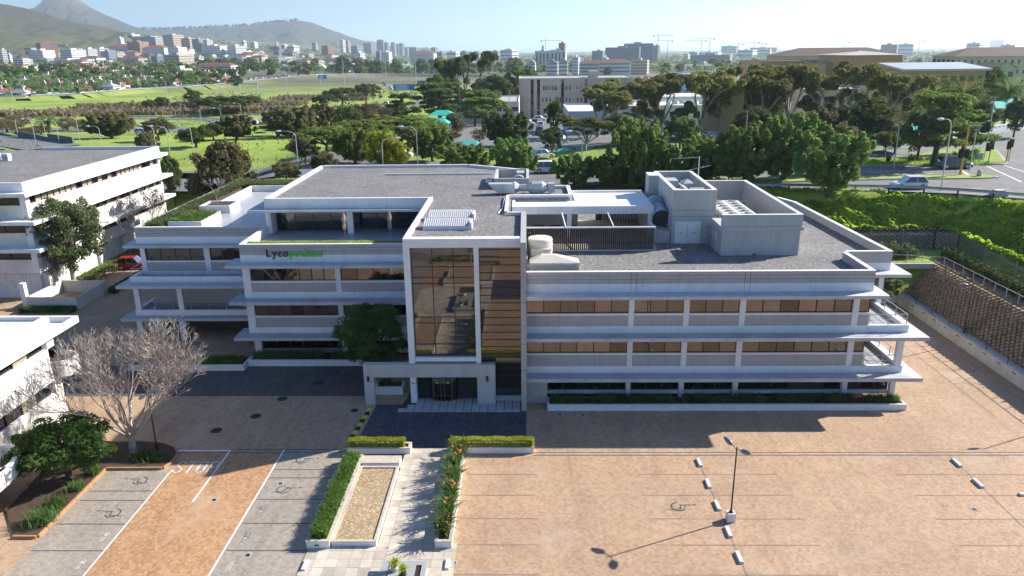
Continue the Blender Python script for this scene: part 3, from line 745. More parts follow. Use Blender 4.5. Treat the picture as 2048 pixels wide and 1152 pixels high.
mb = MB(); mb.poly([(5.0,66.6,9.8),(6.6,66.6,9.8),(6.6,66.6,11.85),(5.0,66.6,11.85)]); 
for k in range(3):
    tt = thing('canteen_table', 'small dark canteen table inside the roof pavilion', 'table', (1.2+k*1.5, 66.8, 9.78), 'tables in the roof pavilion')
    x = 1.2+k*1.5
    part('table_top', MB().box(x-.5,x+.5,66.4,67.2,10.48,10.53), TIMBER, tt); 
    for dx in (-.4,.4): part('leg', MB().box(x+dx-.03,x+dx+.03,66.75,66.85,9.78,10.48), STEEL, tt)
# slatted screen
S = thing('timber_slat_screen', 'dark stained vertical slat screen with pale top rail on the gravel roof', 'screen', (5.4, 61.2, 9.7))
me = MB().box(-.065,.065,-.03,.03,0,1.92).mesh('slat', [TIMBER])
for k in range(62): shared('slat', me, S, (-5.25+k*.172, random.uniform(-.015,.015), .02))
part('top_rail', MB().box(.1,10.85,61.1,61.28,11.64,11.74), W, S); part('bottom_rail', MB().box(.1,10.85,61.05,61.3,9.71,9.76), W, S); part('backing_rail', MB().box(.1,10.8,61.24,61.3,10.3,10.4), FRAME, S)
part('side_rail', MB().box(10.75,10.85,61.28,64.0,11.5,11.6), W, S)
for x in (3.35,7.35): part('stay', MB().tube([(x,61.2,11.74),(x-.15,64.9,12.15)], .06), W, S)
# large cream air handling drum and louvred box
A = thing('cream_air_duct', 'large cream drum duct with louvred intake box beside the entrance tower', 'duct', (1.5, 57, 9.7))
mb = MB(); mb.lathe((1.15,57.9,9.7), [(.98,0),(.98,1.86),(.93,1.96),(.5,2.03),(.05,2.05)], 28); part('drum', mb, CREAM, A)
for z in (.45,.95,1.45): part('flange', MB().lathe((1.15,57.9,9.7), [(.985,z),(1.01,z+.01),(1.01,z+.06),(.985,z+.07)], 28, cap=False), CREAM, A)
part('chute', MB().box(.45,2.0,56.75,57.4,9.7,11.0), CREAM, A)
part('elbow_ring', MB().tube([(1.62+.5*math.cos(a),56.7,10.3+.5*math.sin(a)) for a in np.linspace(0,math.pi,12)], .075, 8), CREAM, A)
mb = MB(); mb.faces([(.3,55.1,9.7),(4.1,55.1,9.7),(4.1,56.4,9.7),(.3,56.4,9.7),(.3,55.1,10.35),(4.1,55.1,10.35),(4.1,56.4,10.35),(.3,56.4,10.35),(1.2,55.9,10.75),(2.3,55.9,10.75),(2.3,56.4,10.75),(1.2,56.4,10.75)],
    [(0,1,5,4),(1,2,6,5),(2,3,7,6),(3,0,4,7),(4,5,9,8),(5,6,10,9),(6,7,11,10),(7,4,8,11),(8,9,10,11)]); part('intake_box', mb, CREAM, A)
LV2 = plain('louvre_blade', (.38,.43,.47), .4, .05)
for (a, b) in ((.42,2.15),(2.25,4.0)):
    lp = part('louvre_frame', MB().box(a,b,55.04,55.09,9.75,10.3), CREAM, A)
    for k in range(6): part('louvre_blade', MB().box(a+.04,b-.04,55.0,55.038,9.79+k*.083,9.84+k*.083), LV2, lp)
part('plinth', MB().box(-.2,.28,55.4,57.5,9.7,9.95), W, A)
# plant room
Q = thing('plant_room', 'tall grey concrete plant room with open top and white roller doors', 'plant room', (14.4, 68, 9.7))
QP = lambda n, b, m, par=Q, **k: boxpart(n, b, m, par, **k)
PLC = plain('plant_concrete', (.47,.47,.46), .8, .09, .8, streak=.2)
for b in ((12.6,16.25,63.3,63.6),(12.6,12.9,63.6,73.3),(15.95,16.25,63.6,73.3),(12.6,16.25,73.3,73.6)):
    QP('wall', (*b,9.7,14.36), PLC); QP('wall_cap', (b[0]-.02,b[1]+.02,b[2]-.02,b[3]+.02,14.36,14.4), CAP)
QP('upper_floor', (12.9,15.95,63.6,73.3,13.1,13.2), DARK)
QP('side_shaft', (11.7,12.6,71.0,72.9,9.7,14.36), PLC); QP('wall_cap', (11.68,12.6,70.98,72.92,14.36,14.4), CAP)
for zz in (12.1,12.62): QP('joint', (12.59,16.26,63.294,63.32,zz,zz+.02), DARK)
for (a, b) in ((12.85,13.93),(13.97,15.05)):
    dd = QP('door', (a,b,63.22,63.295,9.75,11.65), W); QP('handle', ((a+b)/2-.03,(a+b)/2+.03,63.17,63.22,10.6,10.75), FRAME, dd)
QP('plinth', (11.2,12.55,63.6,65.0,9.7,10.75), PLC)
mb = MB(); mb.box(13.1,14.3,69.5,71.3,13.2,14.1); QP('inner_duct', (13.1,14.2,69.4,71.2,13.2,14.15), DUCT)
mb = MB(); mb.faces([(14.3,67.6,14.2),(15.2,67.6,14.2),(15.2,69.2,14.2),(14.3,69.2,14.2),(14.75,68.4,14.5),(14.3,67.6,13.2),(15.2,67.6,13.2),(15.2,69.2,13.2),(14.3,69.2,13.2)], [(0,1,4),(1,2,4),(2,3,4),(3,0,4),(5,6,1,0),(6,7,2,1),(7,8,3,2),(8,5,0,3)]); part('duct_hood', mb, DUCT, Q)
QP('inner_duct', (13.0,14.0,65.2,66.6,13.2,13.95), DUCT); part('inner_drum', MB().tube([(14.4,65.4,13.75),(15.6,65.4,13.75)], .48, 16), DUCT, Q); QP('inner_beam', (14.0,14.25,64.2,68.5,13.95,14.1), CONC)
# round ducts next to the plant room
DU = thing('round_roof_duct', 'two large round blue grey duct bends between pavilion and plant room', 'duct', (11.9, 66, 9.7))
BLUED = plain('blue_grey_duct', (.36,.42,.47), .4, .08, metal=.3)
mb = MB(); mb.tube([(11.95,69.8,10.2),(11.95,69.5,11.7),(11.95,68.6,12.15),(11.95,67.4,12.2)], .82, 18); part('duct_bend', mb, BLUED, DU, smooth=True)
mb = MB(); mb.tube([(11.98,67.9,11.9),(11.98,66.2,11.75),(11.98,65.0,11.55)], .80, 20, caps=False); part('duct_section', mb, BLUED, DU, smooth=True)
for y in (67.3,66.3): part('duct_seam', MB().tube([(11.98,y,11.76+.04*(y-66.3)),(11.98,y+.06,11.77+.04*(y-66.3))], .835, 20, caps=False), BLUED, DU)
part('duct_mouth', MB().tube([(11.98,65.25,11.58),(11.98,65.3,11.585)], .79, 20), plain('dark_mesh', (.05,.045,.04), .8), DU); part('duct_foot', MB().box(11.5,12.45,65.6,66.4,9.7,10.95), LOUV, DU)
# chiller yard
E_ = thing('chiller_enclosure', 'grey concrete screen walls around the chiller yard on the gravel roof', 'enclosure', (19, 66, 9.7))
EP = lambda n, b, m, par=E_, **k: boxpart(n, b, m, par, **k)
EP('front_wall', (15.9,22.15,59.35,62.6,9.7,11.78), PLC); EP('ledge', (15.8,22.35,59.2,62.7,11.78,12.1), PLC); EP('front_parapet', (15.8,22.25,59.3,59.6,12.1,13.06), PLC); EP('wall_cap', (15.78,22.27,59.28,59.62,13.06,13.1), CAP)
EP('side_wall', (21.95,22.25,59.6,75.4,9.7,13.05), PLC); EP('wall_cap', (21.93,22.27,59.62,75.4,13.05,13.099), CAP)
EP('back_wall', (16.3,22.25,75.4,75.7,9.7,13.05), PLC); EP('wall_cap', (16.3,22.27,75.38,75.72,13.05,13.098), CAP)
EP('inner_wall', (16.3,21.0,71.0,71.3,9.7,11.9), PLC); EP('scupper', (18.5,18.75,59.33,59.36,9.72,9.85), DARK)
# gate rails on the open side
gt = part('gate', MB().tube([(16.1,62.8,11.5),(16.1,63.2,11.5)], .03), STEEL, E_)
for z in (10.0,10.5,11.0,11.5): part('gate_rail', MB().box(15.55,15.6,59.8,63.2,z,z+.05), STEEL, gt)
for y in (59.9,61.0,62.1,63.1): part('gate_post', MB().box(15.55,15.6,y,y+.05,9.7,11.55), STEEL, gt)
H = thing('rooftop_chiller', 'white air cooled chiller with two rows of round top fans', 'chiller', (18.5, 66.2, 9.7))
CHW = plain('chiller_white', (.66,.66,.62), .5, .06)
part('frame', MB().box(17.15,19.75,63.0,69.5,9.9,10.3), CHW, H); part('top_deck', MB().box(17.1,19.8,62.95,69.55,12.05,12.25), CHW, H)
for k in range(6):
    y0 = 63.1+k*1.07
    for x0, dx in ((17.15,.35),(19.75,-.35)):
        mb = MB(); mb.faces([(x0,y0+.05,12.05),(x0,y0+1.0,12.05),(x0+dx,y0+.72,10.3),(x0+dx,y0+.35,10.3),(x0+dx*.5,y0+.53,10.3)], [(0,3,2,1),(0,1,2,3)][:1]); part('coil_panel', mb, LOUV, H)
        part('end_post', MB().box(min(x0,x0+dx*.2),max(x0,x0+dx*.2),y0-.03,y0+.05,10.3,12.05), CHW, H)
    for x in (17.78,19.12):
        rg = part('fan_ring', MB().lathe((x,y0+.5,12.25), [(.50,0),(.52,.06),(.43,.06),(.42,.012)], 18, cap=False), CHW, H)
        part('fan_grille', MB().lathe((x,y0+.5,12.25), [(.42,.012),(.1,.012),(.09,.05),(.02,.05)], 18, cap=False), DARK, rg)
        bl = MB()
        for q in range(6):
            a = q*math.pi/3; bl.poly([(x+.08*math.cos(a),y0+.5+.08*math.sin(a),12.29),(x+.40*math.cos(a),y0+.5+.40*math.sin(a),12.28),(x+.40*math.cos(a+.3),y0+.5+.40*math.sin(a+.3),12.31)])
        part('fan_blade', bl, LOUV, rg)
mb = MB(); mb.box(17.3,19.6,63.2,69.3,10.3,11.2); part('compressor_block', mb, plain('grey_pipework', (.35,.34,.32), .6), H)
# antenna
t = thing('tv_antenna', 'thin metal aerial mast behind the plant room', 'antenna', (17.6, 76.5, 9.7))
part('mast', MB().tube([(17.6,76.5,9.7),(17.6,76.5,15.4)], .05), W, t); part('boom', MB().tube([(15.0,76.4,15.2),(17.7,76.5,15.3)], .035), STEEL, t); part('boom', MB().tube([(16.6,76.5,14.0),(18.8,76.4,14.5)], .035), STEEL, t)
for k in range(6): part('element', MB().tube([(15.1+k*.4,76.1,15.21+k*.02),(15.1+k*.4,76.8,15.21+k*.02)], .015, 4), STEEL, t)
# folded parasols on the terrace
CANV = plain('beige_canvas', (.42,.36,.29), .85, .2, 6)
for x, y in ((-16.45,66.4),(-12.35,66.65)):
    t = thing('folded_parasol', 'closed beige parasol on the roof terrace beside the penthouse glazing', 'parasol', (x, y, 9.6), 'closed parasols on the terrace')
    part('base', MB().lathe((x,y,9.6), [(.3,0),(.3,.06),(.05,.1)], 12), KERB, t); part('pole', MB().tube([(x,y,9.6),(x,y,12.1)], .03), STEEL, t)
    mb = MB(); prof = [(.05,.75),(.17,.85),(.21,1.1),(.15,1.45),(.17,1.5),(.23,1.75),(.16,2.1),(.05,2.4)]; n = 16
    for r, z in prof:
        for k in range(n): rr = r*(1.0 if k % 2 else .7); a = 2*math.pi*k/n; mb.v.append((x+rr*math.cos(a), y+rr*math.sin(a), 9.6+z))
    for i in range(len(prof)-1):
        for k in range(n): mb.f.append((i*n+k, i*n+(k+1)%n, (i+1)*n+(k+1)%n, (i+1)*n+k)); mb.m.append(0)
    part('canopy', mb, CANV, t); part('strap', MB().lathe((x,y,9.6), [(.17,1.45),(.175,1.5)], 12, cap=False), TIMBER, t)
# ---------------------------------------------------------------- leaf clouds
def leaf_quads(P, Nrm, size, aspect=1.6, jitter=.5, taper=True):
    """one diamond blade for each point; normals lean to Nrm with scatter"""
    n = len(P)
    nr = Nrm+rng.normal(0, jitter, (n,3)); nr /= np.linalg.norm(nr, axis=1, keepdims=True)+1e-9
    a = np.cross(nr, rng.normal(0,1,(n,3))); a /= np.linalg.norm(a, axis=1, keepdims=True)+1e-9
    b = np.cross(nr, a)
    s = size*(.6+.8*rng.random((n,1)))
    v = np.stack([P-a*s*aspect/2, P-b*s/2, P+a*s*aspect/2, P+b*s/2], 1).reshape(-1,3)
    return v
def quad_mesh(name, v, mat, extra=None):
    me = bpy.data.meshes.new(name); n = len(v)//4
    me.vertices.add(len(v)); me.vertices.foreach_set('co', np.ascontiguousarray(v, dtype=np.float32).ravel())
    me.loops.add(n*4); me.loops.foreach_set('vertex_index', np.arange(n*4, dtype=np.int32))
    me.polygons.add(n); me.polygons.foreach_set('loop_start', np.arange(0, n*4, 4, dtype=np.int32)); me.polygons.foreach_set('loop_total', np.full(n, 4, dtype=np.int32))
    me.materials.append(mat); me.update(calc_edges=True); me.validate()
    return me
def blade_points(n, x0, x1, y0, y1, z0):
    return np.stack([rng.uniform(x0,x1,n), rng.uniform(y0,y1,n), np.full(n, z0)], 1)
def blades(P, h, w, lean=.35, droop=.2):
    """narrow upright strap leaves, one bent blade (two quads) each"""
    n = len(P); a = rng.uniform(0, 2*np.pi, n); hh = h*(.6+.6*rng.random(n)); ln = lean*(.2+rng.random(n))
    d = np.stack([np.cos(a), np.sin(a), np.zeros(n)], 1); s = np.stack([-np.sin(a), np.cos(a), np.zeros(n)], 1)*w/2
    up = np.array([0,0,1.0]); hh = hh[:,None]; ln = ln[:,None]
    m = P+up*hh*.6+d*hh*ln*.45; t = P+up*hh*(1-droop*ln)+d*hh*ln*1.1
    q1 = np.stack([P-s, P+s, m+s*.9, m-s*.9], 1); q2 = np.stack([m-s*.9, m+s*.9, t+s*.12, t-s*.12], 1)
    return np.concatenate([q1, q2], 1).reshape(-1,3)
def leafthing(name, v, mat, label, cat, group=None, kind=None):
    o = bpy.data.objects.new(name, quad_mesh(name, v, mat)); C.objects.link(o); return props(o, label, cat, group, kind)
def leafpart(name, v, mat, parent, kind=None):
    o = bpy.data.objects.new(name, quad_mesh(name, v-np.array(rootloc(parent)), mat)); C.objects.link(o); o.parent = parent
    if kind: o['kind'] = kind
    return o
def hedge_cloud(x0, x1, y0, y1, z0, z1, n, size, jit=.7):
    """leaves mostly on the faces of a clipped box, uneven"""
    k = rng.random((n,3)); ax = rng.choice([0,1,2,2], n); P = k.copy()
    for i, a in enumerate(ax):
        if a == 2: P[i,2] = 1
        else: P[i,a] = round(P[i,a])
    P = P+rng.normal(0,.02,(n,3))
    Nn = np.zeros((n,3))
    for i, a in enumerate(ax): Nn[i,a] = 1 if P[i,a] > .5 else -1
    P = np.array([x0,y0,z0])+P*np.array([x1-x0,y1-y0,z1-z0])
    P += .022*np.sin(P[:,[1,0,0]]*4.1+P[:,[2,2,1]]*3)
    return leaf_quads(P, Nn, size, 1.5, jit)

# ---------------------------------------------------------------- plaza of slabs
plaza = thing('slab_plaza', 'pale concrete slab plaza with open joints between the planters', 'paving', (-7, 38, 0))
plaza['kind'] = 'structure'; del plaza['category']
sheet('plaza_bed', rect(-12.0, -4.1, 24.0, 45.34), .005, SOIL)
sme = [MB().box(-.305,.305,-.335,.335,0,.03).mesh('slab', [m]) for m in (SLAB, plain('concrete_slab_pale', (.62,.55,.46), .85, .1, 3, bmp=.2, dirt=(.44,.39,.33)), plain('concrete_slab_worn', (.47,.41,.34), .85, .14, 3, bmp=.2, dirt=(.29,.26,.22)))]
bed = (-10.8, -8.25, 34.6, 43.9)
nslab = 0
for j in range(31):
    for i in range(13):
        x = -11.65+i*.625; y = 24.4+j*.685
        if y < 27.0 and nslab > 290: continue
        if x > -4.1 or y > 45.3: continue
        if -12.1 < x < -8.0 and y > 34.7: continue            # under the planters
        if -5.1 < x and y > 34.8: continue
        if -7.7 < x < -5.0 and y < 32.6: continue
        shared('slab', random.choice((0,0,1,1,2)) and sme[random.choice((0,1))] or sme[random.choice((0,2))], plaza, (x+7, y-38, .006+random.uniform(0,.006)), (0,0,random.uniform(-.006,.006))); nslab += 1
# entrance landing slabs
landing = thing('entrance_landing', 'grey slab landing under the portico', 'paving', (-5, 52.5, 0)); landing['kind'] = 'structure'; del landing['category']
sheet('landing_bed', [(-9.8,50.6),(-.36,50.7),(-.36,55.4),(-8.9,55.4)], .007, SOIL)
sl2 = MB().box(-.285,.285,-.285,.285,0,.035).mesh('slab', [plain('grey_landing_slab', (.44,.46,.48), .7, .14, 2)])
for j in range(8):
    for i in range(15):
        x = -9.4+i*.618; y = 50.98+j*.618
        if x < -9.4+.35*(j) and x < -8.5: continue
        shared('slab', sl2, landing, (x+5, y-52.5, .010), (0,0,random.uniform(-.004,.004)))
# ---------------------------------------------------------------- planters of the plaza
def trough(name, label, x0, x1, y0, y1, h, cat='planter', th=.14, wm=W, cap=SLAB, ncap=0, group=None, soil=SOIL, depth=.1):
    t = thing(name, label, cat, ((x0+x1)/2,(y0+y1)/2,0), group)
    for b in ((x0,x1,y0,y0+th),(x0,x1,y1-th,y1),(x0,x0+th,y0+th,y1-th),(x1-th,x1,y0+th,y1-th)): boxpart('wall', (*b,0,h-.05), wm, t)
    # coping slabs one by one along the rim
    def cope(a0, a1, fixed0, fixed1, alongx):
        n = max(1, int(round((a1-a0)/.62))); w = (a1-a0)/n
        for k in range(n):
            a, b = a0+k*w+.006, a0+(k+1)*w-.006
            bb = (a,b,fixed0,fixed1) if alongx else (fixed0,fixed1,a,b)
            boxpart('coping_slab', (*bb,h-.05,h+random.uniform(0,.006)), cap, t)
    e = .03
    cope(x0-e, x1+e, y0-e, y0+th+e, True); cope(x0-e, x1+e, y1-th-e, y1+e, True); cope(y0+th+e, y1-th-e, x0-e, x0+th+e, False); cope(y0+th+e, y1-th-e, x1-th-e, x1+e, False)
    boxpart('soil', (x0+th,x1-th,y0+th,y1-th,0.02,h-depth), soil, t)
    return t
trough('hedge_planter', 'white planter wall under the clipped box hedge beside the gravel bed', -12.05, -7.82, 44.6, 45.4, .47)
leafthing('box_hedge', hedge_cloud(-11.85,-8.35,44.75,45.3,.42,.92,9000,.055), LP_HEDGE, 'short clipped yellow green hedge in the planter beside the gravel bed', 'hedge')
trough('hedge_planter', 'white planter wall under the longer clipped box hedge beside the bird of paradise bed', -5.05, .47, 44.7, 45.4, .47)
leafthing('box_hedge', hedge_cloud(-4.9,.30,44.8,45.32,.42,.94,12000,.055), LP_HEDGE, 'longer clipped yellow green hedge in the planter by the parking bays', 'hedge')
tp = trough('long_planter', 'long white planter of rosemary between parking bays and gravel bed', -12.05, -10.78, 34.55, 43.7, .50, th=.16)
boxpart('drain_slot', (-11.6,-11.35,34.535,34.551,.2,.28), DARK, tp)
n = 900; P = np.concatenate([blade_points(9, -11.85+.0, -11.1, 34.9+.4*k, 35.2+.4*k, .4) for k in range(22)])
P = np.repeat(P, 26, axis=0)+rng.normal(0,.10,(len(P)*26,3))*np.array([1,1,.1])
bl = blades(P, .50, .035, .45)
Q2 = P+np.stack([rng.normal(0,.09,len(P)), rng.normal(0,.09,len(P)), rng.uniform(.1,.45,len(P))],1)
leafthing('rosemary_row', np.concatenate([bl, leaf_quads(Q2, np.tile([0,0,1.0],(len(Q2),1)), .07, 1.8, .9)]), LP_ROSE, 'row of upright green rosemary filling the long white planter', 'shrub')
trough('gravel_bed', 'raised rectangular bed of tan pebbles with pale slab coping', -10.72, -8.26, 34.75, 42.5, .36, 'gravel bed', .12, W, SLAB, soil=PEBBLE, depth=.07)
tb = thing('bench_wall', 'low pale slab bench closing the far end of the gravel bed', 'bench', (-9.5,43.3,0))
boxpart('bench_base', (-10.7,-8.25,42.75,43.6,0,.40), W, tb)
for k in range(4): boxpart('seat_slab', (-10.73+k*.625,-10.12+k*.625,42.72,43.65,.40,.46), SLAB, tb)
trough('flower_planter', 'narrow white planter of orange strelitzia along the parking bays', -5.02, -4.10, 34.6, 44.5, .48, th=.14)
for k in range(6):
    y = 35.6+k*1.62; P0 = np.array([-4.55+random.uniform(-.08,.08), y, .42])
    t = thing('strelitzia', 'clump of tall strap leaves with orange flowers in the narrow white planter', 'plant', tuple(P0), 'strelitzia clumps in the narrow planter')
    P = P0+rng.normal(0,.17,(150,3))*np.array([1,1.6,.02]); leafpart('leaves', blades(P, 1.15, .085, .75, .35), LP_LILY, t)
    fl = np.concatenate([P0+np.array([rng.normal(0,.33), rng.normal(0,.45), rng.uniform(.75,1.25)])+rng.normal(0,.04,(4,3)) for _ in range(6)])
    leafpart('flowers', leaf_quads(fl, np.tile([0,0,1.0],(len(fl),1)), .07, 2.6, .9), ORANGE, t, kind='stuff')
# water feature table with pots in the middle of the plaza
F_ = thing('water_feature', 'low grey slab water feature with open slots and potted plants', 'water feature', (-6.35, 30.5, 0))
GS = plain('smooth_grey_slab', (.36,.37,.37), .5, .06)
boxpart('base', (-7.4,-5.3,27.6,32.85,0,.42), GS, F_)
boxpart('top_slab', (-7.55,-7.2,27.5,32.95,.42,.5), GS, F_); boxpart('top_slab', (-7.1,-5.75,27.5,32.95,.421,.501), GS, F_); boxpart('top_slab', (-5.45,-5.2,27.5,32.95,.42,.5), GS, F_); boxpart('slot', (-5.75,-5.45,27.6,32.6,.42,.44), DARK, F_); boxpart('top_slab', (-5.75,-5.45,32.6,32.95,.42,.499), GS, F_)
for k, (x, y) in enumerate(((-6.8,32.15),(-6.3,31.7),(-6.75,28.6))):
    t = thing('potted_plant', ('round pot with tufted succulent on the near end of the water feature','small tufted pot plant standing behind the larger pot on the water feature','potted shrub on the far end of the water feature')[k], 'potted plant', (x,y,.5))
    part('pot', MB().lathe((x,y,.5), [(.13,0),(.2,.12),(.18,.3),(.15,.3),(.14,.24)], 14), (CONC, DARK, W)[k], t, smooth=True)
    P = np.array([x,y,.78])+rng.normal(0,.05,(70,3))*np.array([1,1,.2]); leafpart('leaves', blades(P, .42, .05, 1.0, .4), LP_HEDGE if k < 2 else LP_ROSE, t)
# wheel stops
wm = MB(); wm.faces([(-.13,-.48,0),(.13,-.48,0),(.13,.48,0),(-.13,.48,0),(-.10,-.46,.14),(.10,-.46,.14),(.10,.46,.14),(-.10,.46,.14)], [(0,3,2,1),(4,5,6,7),(0,1,5,4),(1,2,6,5),(2,3,7,6),(3,0,4,7)])
wme = wm.mesh('wheel_stop', [WS])
def stop(x, y, rz, label, group=None, s=1.0):
    o = shared('wheel_stop', wme, None, (x,y,.002), (0,0,rz+random.uniform(-.03,.03)), (1,s,1)); props(o, label, 'wheel stop', group); return o
for y in (43.45,40.95,38.6,36.05,33.85,31.3): stop(11.3, y, 0, 'white concrete wheel stop in the row beside the twin head lamp post', 'wheel stops by the lamp post')
for y in (43.4,41.0): stop(27.95, y, 0, 'white concrete wheel stop in the row ending at the crosswise stop', 'wheel stops of the outer row')
stop(30.2, 39.8, R(90), 'white concrete wheel stop lying crosswise at the end of the outer row')
stop(-11.72, 33.1, 0, 'white concrete wheel stop beside the end of the long planter', None, .85); stop(-4.2, 33.2, 0, 'white concrete wheel stop beside the strelitzia planter', None, .85)
# twin-head car park lamp
LPD = plain('dark_plum_steel', (.045,.035,.042), .4, .1, metal=.3); LHEAD = plain('lamp_head_grey', (.16,.18,.22), .4, .05)
def luminaire(mb, c, d, ln=.62, w=.13):
    d = Vector(d).normalized(); c = Vector(c); mb.tube([c, c+d*ln*.08, c+d*ln*.25, c+d*ln*.5, c+d*ln*.75, c+d*ln*.93, c+d*ln], [.03,w*.55,w*.95,w,w*.8,w*.4,.02], 10); return mb
t = thing('twin_lamp_post', 'dark twin head lamp post on a white concrete block', 'lamp post', (11.7, 37.2, 0))
part('block', MB().box(11.47,11.93,36.98,37.42,0,.56), WS, t); part('socket', MB().lathe((11.7,37.2,.56), [(.13,0),(.1,.06),(.06,.14)], 10), LPD, t)
part('pole', MB().tube([(11.7,37.2,.56),(11.7,37.2,4.75)], [.05,.04], 8), LPD, t)
for d in ((-.35,.62,.22),(.33,-.60,.18)):
    d = Vector(d); p0 = Vector((11.7,37.2,4.6)); ar = part('arm', MB().tube([p0, p0+d*.5], .022, 6), LPD, t); part('lamp_head', luminaire(MB(), p0+d*.48, d, .72, .15), LHEAD, ar, smooth=True)
# wall lamps along the retaining terrace and island
def single_lamp(x, y, z0, h, d, label):
    t = thing('single_lamp_post', label, 'lamp post', (x,y,z0))
    part('base', MB().lathe((x,y,z0), [(.12,0),(.12,.5),(.06,.55)], 8), LPD, t); part('pole', MB().tube([(x,y,z0+.5),(x,y,z0+h)], [.055,.04], 8), LPD, t)
    d = Vector(d); p0 = Vector((x,y,z0+h-.05)); ar = part('arm', MB().tube([p0, p0+d*.4], .025), LPD, t); part('lamp_head', luminaire(MB(), p0+d*.38, d, .75, .13), LHEAD, ar, smooth=True)
single_lamp(39.6, 64.0, 1.1, 4.5, (-1,0,.12), 'single head lamp post on the white wall below the block retaining wall')
single_lamp(39.6, 49.2, 1.1, 4.5, (-1,0,.12), 'single head lamp post on the white wall nearer the open bays')
single_lamp(-25.2, 45.0, .1, 4.3, (0,-1,.1), 'thin single lamp post beside the bare tree in the kerbed island')
# planters along the building fronts
def bed_planter(name, label, x0, x1, y0, y1, h, leafn, leaflabel, mat=LP_ROSE, h2=.6, group=None):
    t = thing(name, label, 'planter', ((x0+x1)/2, y0, 0), group)
    for b in ((x0,x1,y0,y0+.16),(x0,x0+.16,y0+.16,y1),(x1-.16,x1,y0+.16,y1)): boxpart('wall', (*b,0,h), W, t)
    boxpart('cap', (x0-.02,x1+.02,y0-.02,y0+.18,h,h+.035), CAP, t); boxpart('soil', (x0+.16,x1-.16,y0+.16,y1,.02,h-.08), SOIL, t)
    if leafn:
        P = blade_points(leafn, x0+.3, x1-.3, y0+.35, y1-.15, h-.1)
        P = P[(np.sin(P[:,0]*.9+1)+.4*np.sin(P[:,0]*3.7) > -.93)]
        leafthing('grass_plants', blades(P, h2, .035, .8, .4), mat, leaflabel, 'plants')
    return t
bed_planter('front_planter', 'long white planter at the foot of the right office wing', 1.6, 28.3, 50.9, 52.25, .46, 9000, 'dark strappy agapanthus filling the long front planter', LP_LILY, .62)
bed_planter('front_planter', 'white planter at the foot of the left office block beside the round tree', -24.0, -13.0, 59.35, 60.9, .52, 4500, 'dark strappy plants in the planter by the round tree', LP_LILY, .62)
bed_planter('front_planter', 'white planter in front of the far left office wing behind the bare tree', -34.0, -24.05, 58.4, 60.6, .48, 2600, 'low dark plants in the planter behind the bare tree', LP_ROSE, .4)
bed_planter('portico_planter', 'short white planter inside the portico opening', -11.95, -9.75, 53.7, 54.9, .62, 500, 'dark plants in the short portico planter', LP_LILY, .5)
P = blade_points(5500, -23.9, -9.0, 61.6, 62.5, 10.15)
leafthing('terrace_hedge', np.concatenate([blades(P, .26, .05, .6), leaf_quads(P+np.array([0,0,.12]), np.tile([0,0,1.0],(len(P),1)), .09, 1.4, .6)]), LP_HEDGE, 'low bright green planting strip along the terrace parapet above the sign', 'plants')
for (x0,x1,y0,y1,nn,lb) in ((-34.3,-31.4,70.4,74.8,2200,'green grasses in the front planter box of the left roof terrace'),(-36.2,-34.7,69,94,7000,'ragged green planting strip along the outer parapet of the left roof terrace'),(-36.2,-24.6,90.8,94.1,5000,'green planting strip along the rear parapet of the left roof terrace')):
    P = blade_points(nn, x0, x1, y0, y1, 10.1); P[:,2] += 0
    leafthing('terrace_grass', blades(P, .62, .07, .9, .4), LP_PALE if nn > 4000 else LP_ROSE, lb, 'plants')
# kerbed island with tree, lilies
isl = [(-28.9,35.5),(-27.55,35.5),(-27.55,42.7),(-23.8,42.75),(-23.55,43.4),(-23.6,44.4),(-24.2,45.3),(-25.3,45.9),(-27.0,46.1),(-28.6,46.0),(-31.8,46.6),(-31.0,38.0)]
t = thing('planted_island', 'kerbed soil bed around the bare tree and round bush', 'planting bed', (-28, 42, 0))
mb = MB(); mb.prism(isl, .0, .1); part('soil', mb, SOIL, t)
for k in range(11):
    a, b = Vector(isl[k]), Vector(isl[(k+1) % 12]); d = b-a; n = max(1, int(d.length/.9)); 
    for q in range(n):
        p0, p1 = a+d*(q/n)+d.normalized()*.01, a+d*((q+1)/n)-d.normalized()*.01; s = Vector((d.y,-d.x)).normalized()*.12
        mb = MB(); mb.prism([p0[:],p1[:],(p1+s)[:],(p0+s)[:]], 0, .17); part('edging', mb, BRICKEDGE, t)
for (x, y, r, nn, hh, lb) in ((-28.1,36.8,.7,260,.85,'tall green iris clump at the near corner of the kerbed bed'),(-28.2,38.4,.6,160,.7,'green iris clump beside the kerb and the round bush'),(-28.0,40.2,.5,110,.6,'thin grassy clump on the kerb side of the round bush'),(-27.9,42.0,.5,130,.6,'grassy clump at the corner of the grey bays'),(-25.6,43.9,.9,170,.5,'low strap leaved clump beside the bare tree trunk'),(-24.6,43.8,.5,90,.45,'small strap leaved clump at the rounded island end')):
    P = np.array([x,y,.1])+rng.normal(0,r*.45,(nn,3))*np.array([1,1,0]); leafthing('iris_clump', blades(P, hh, .05, .55, .3), LP_LILY, lb, 'plant')
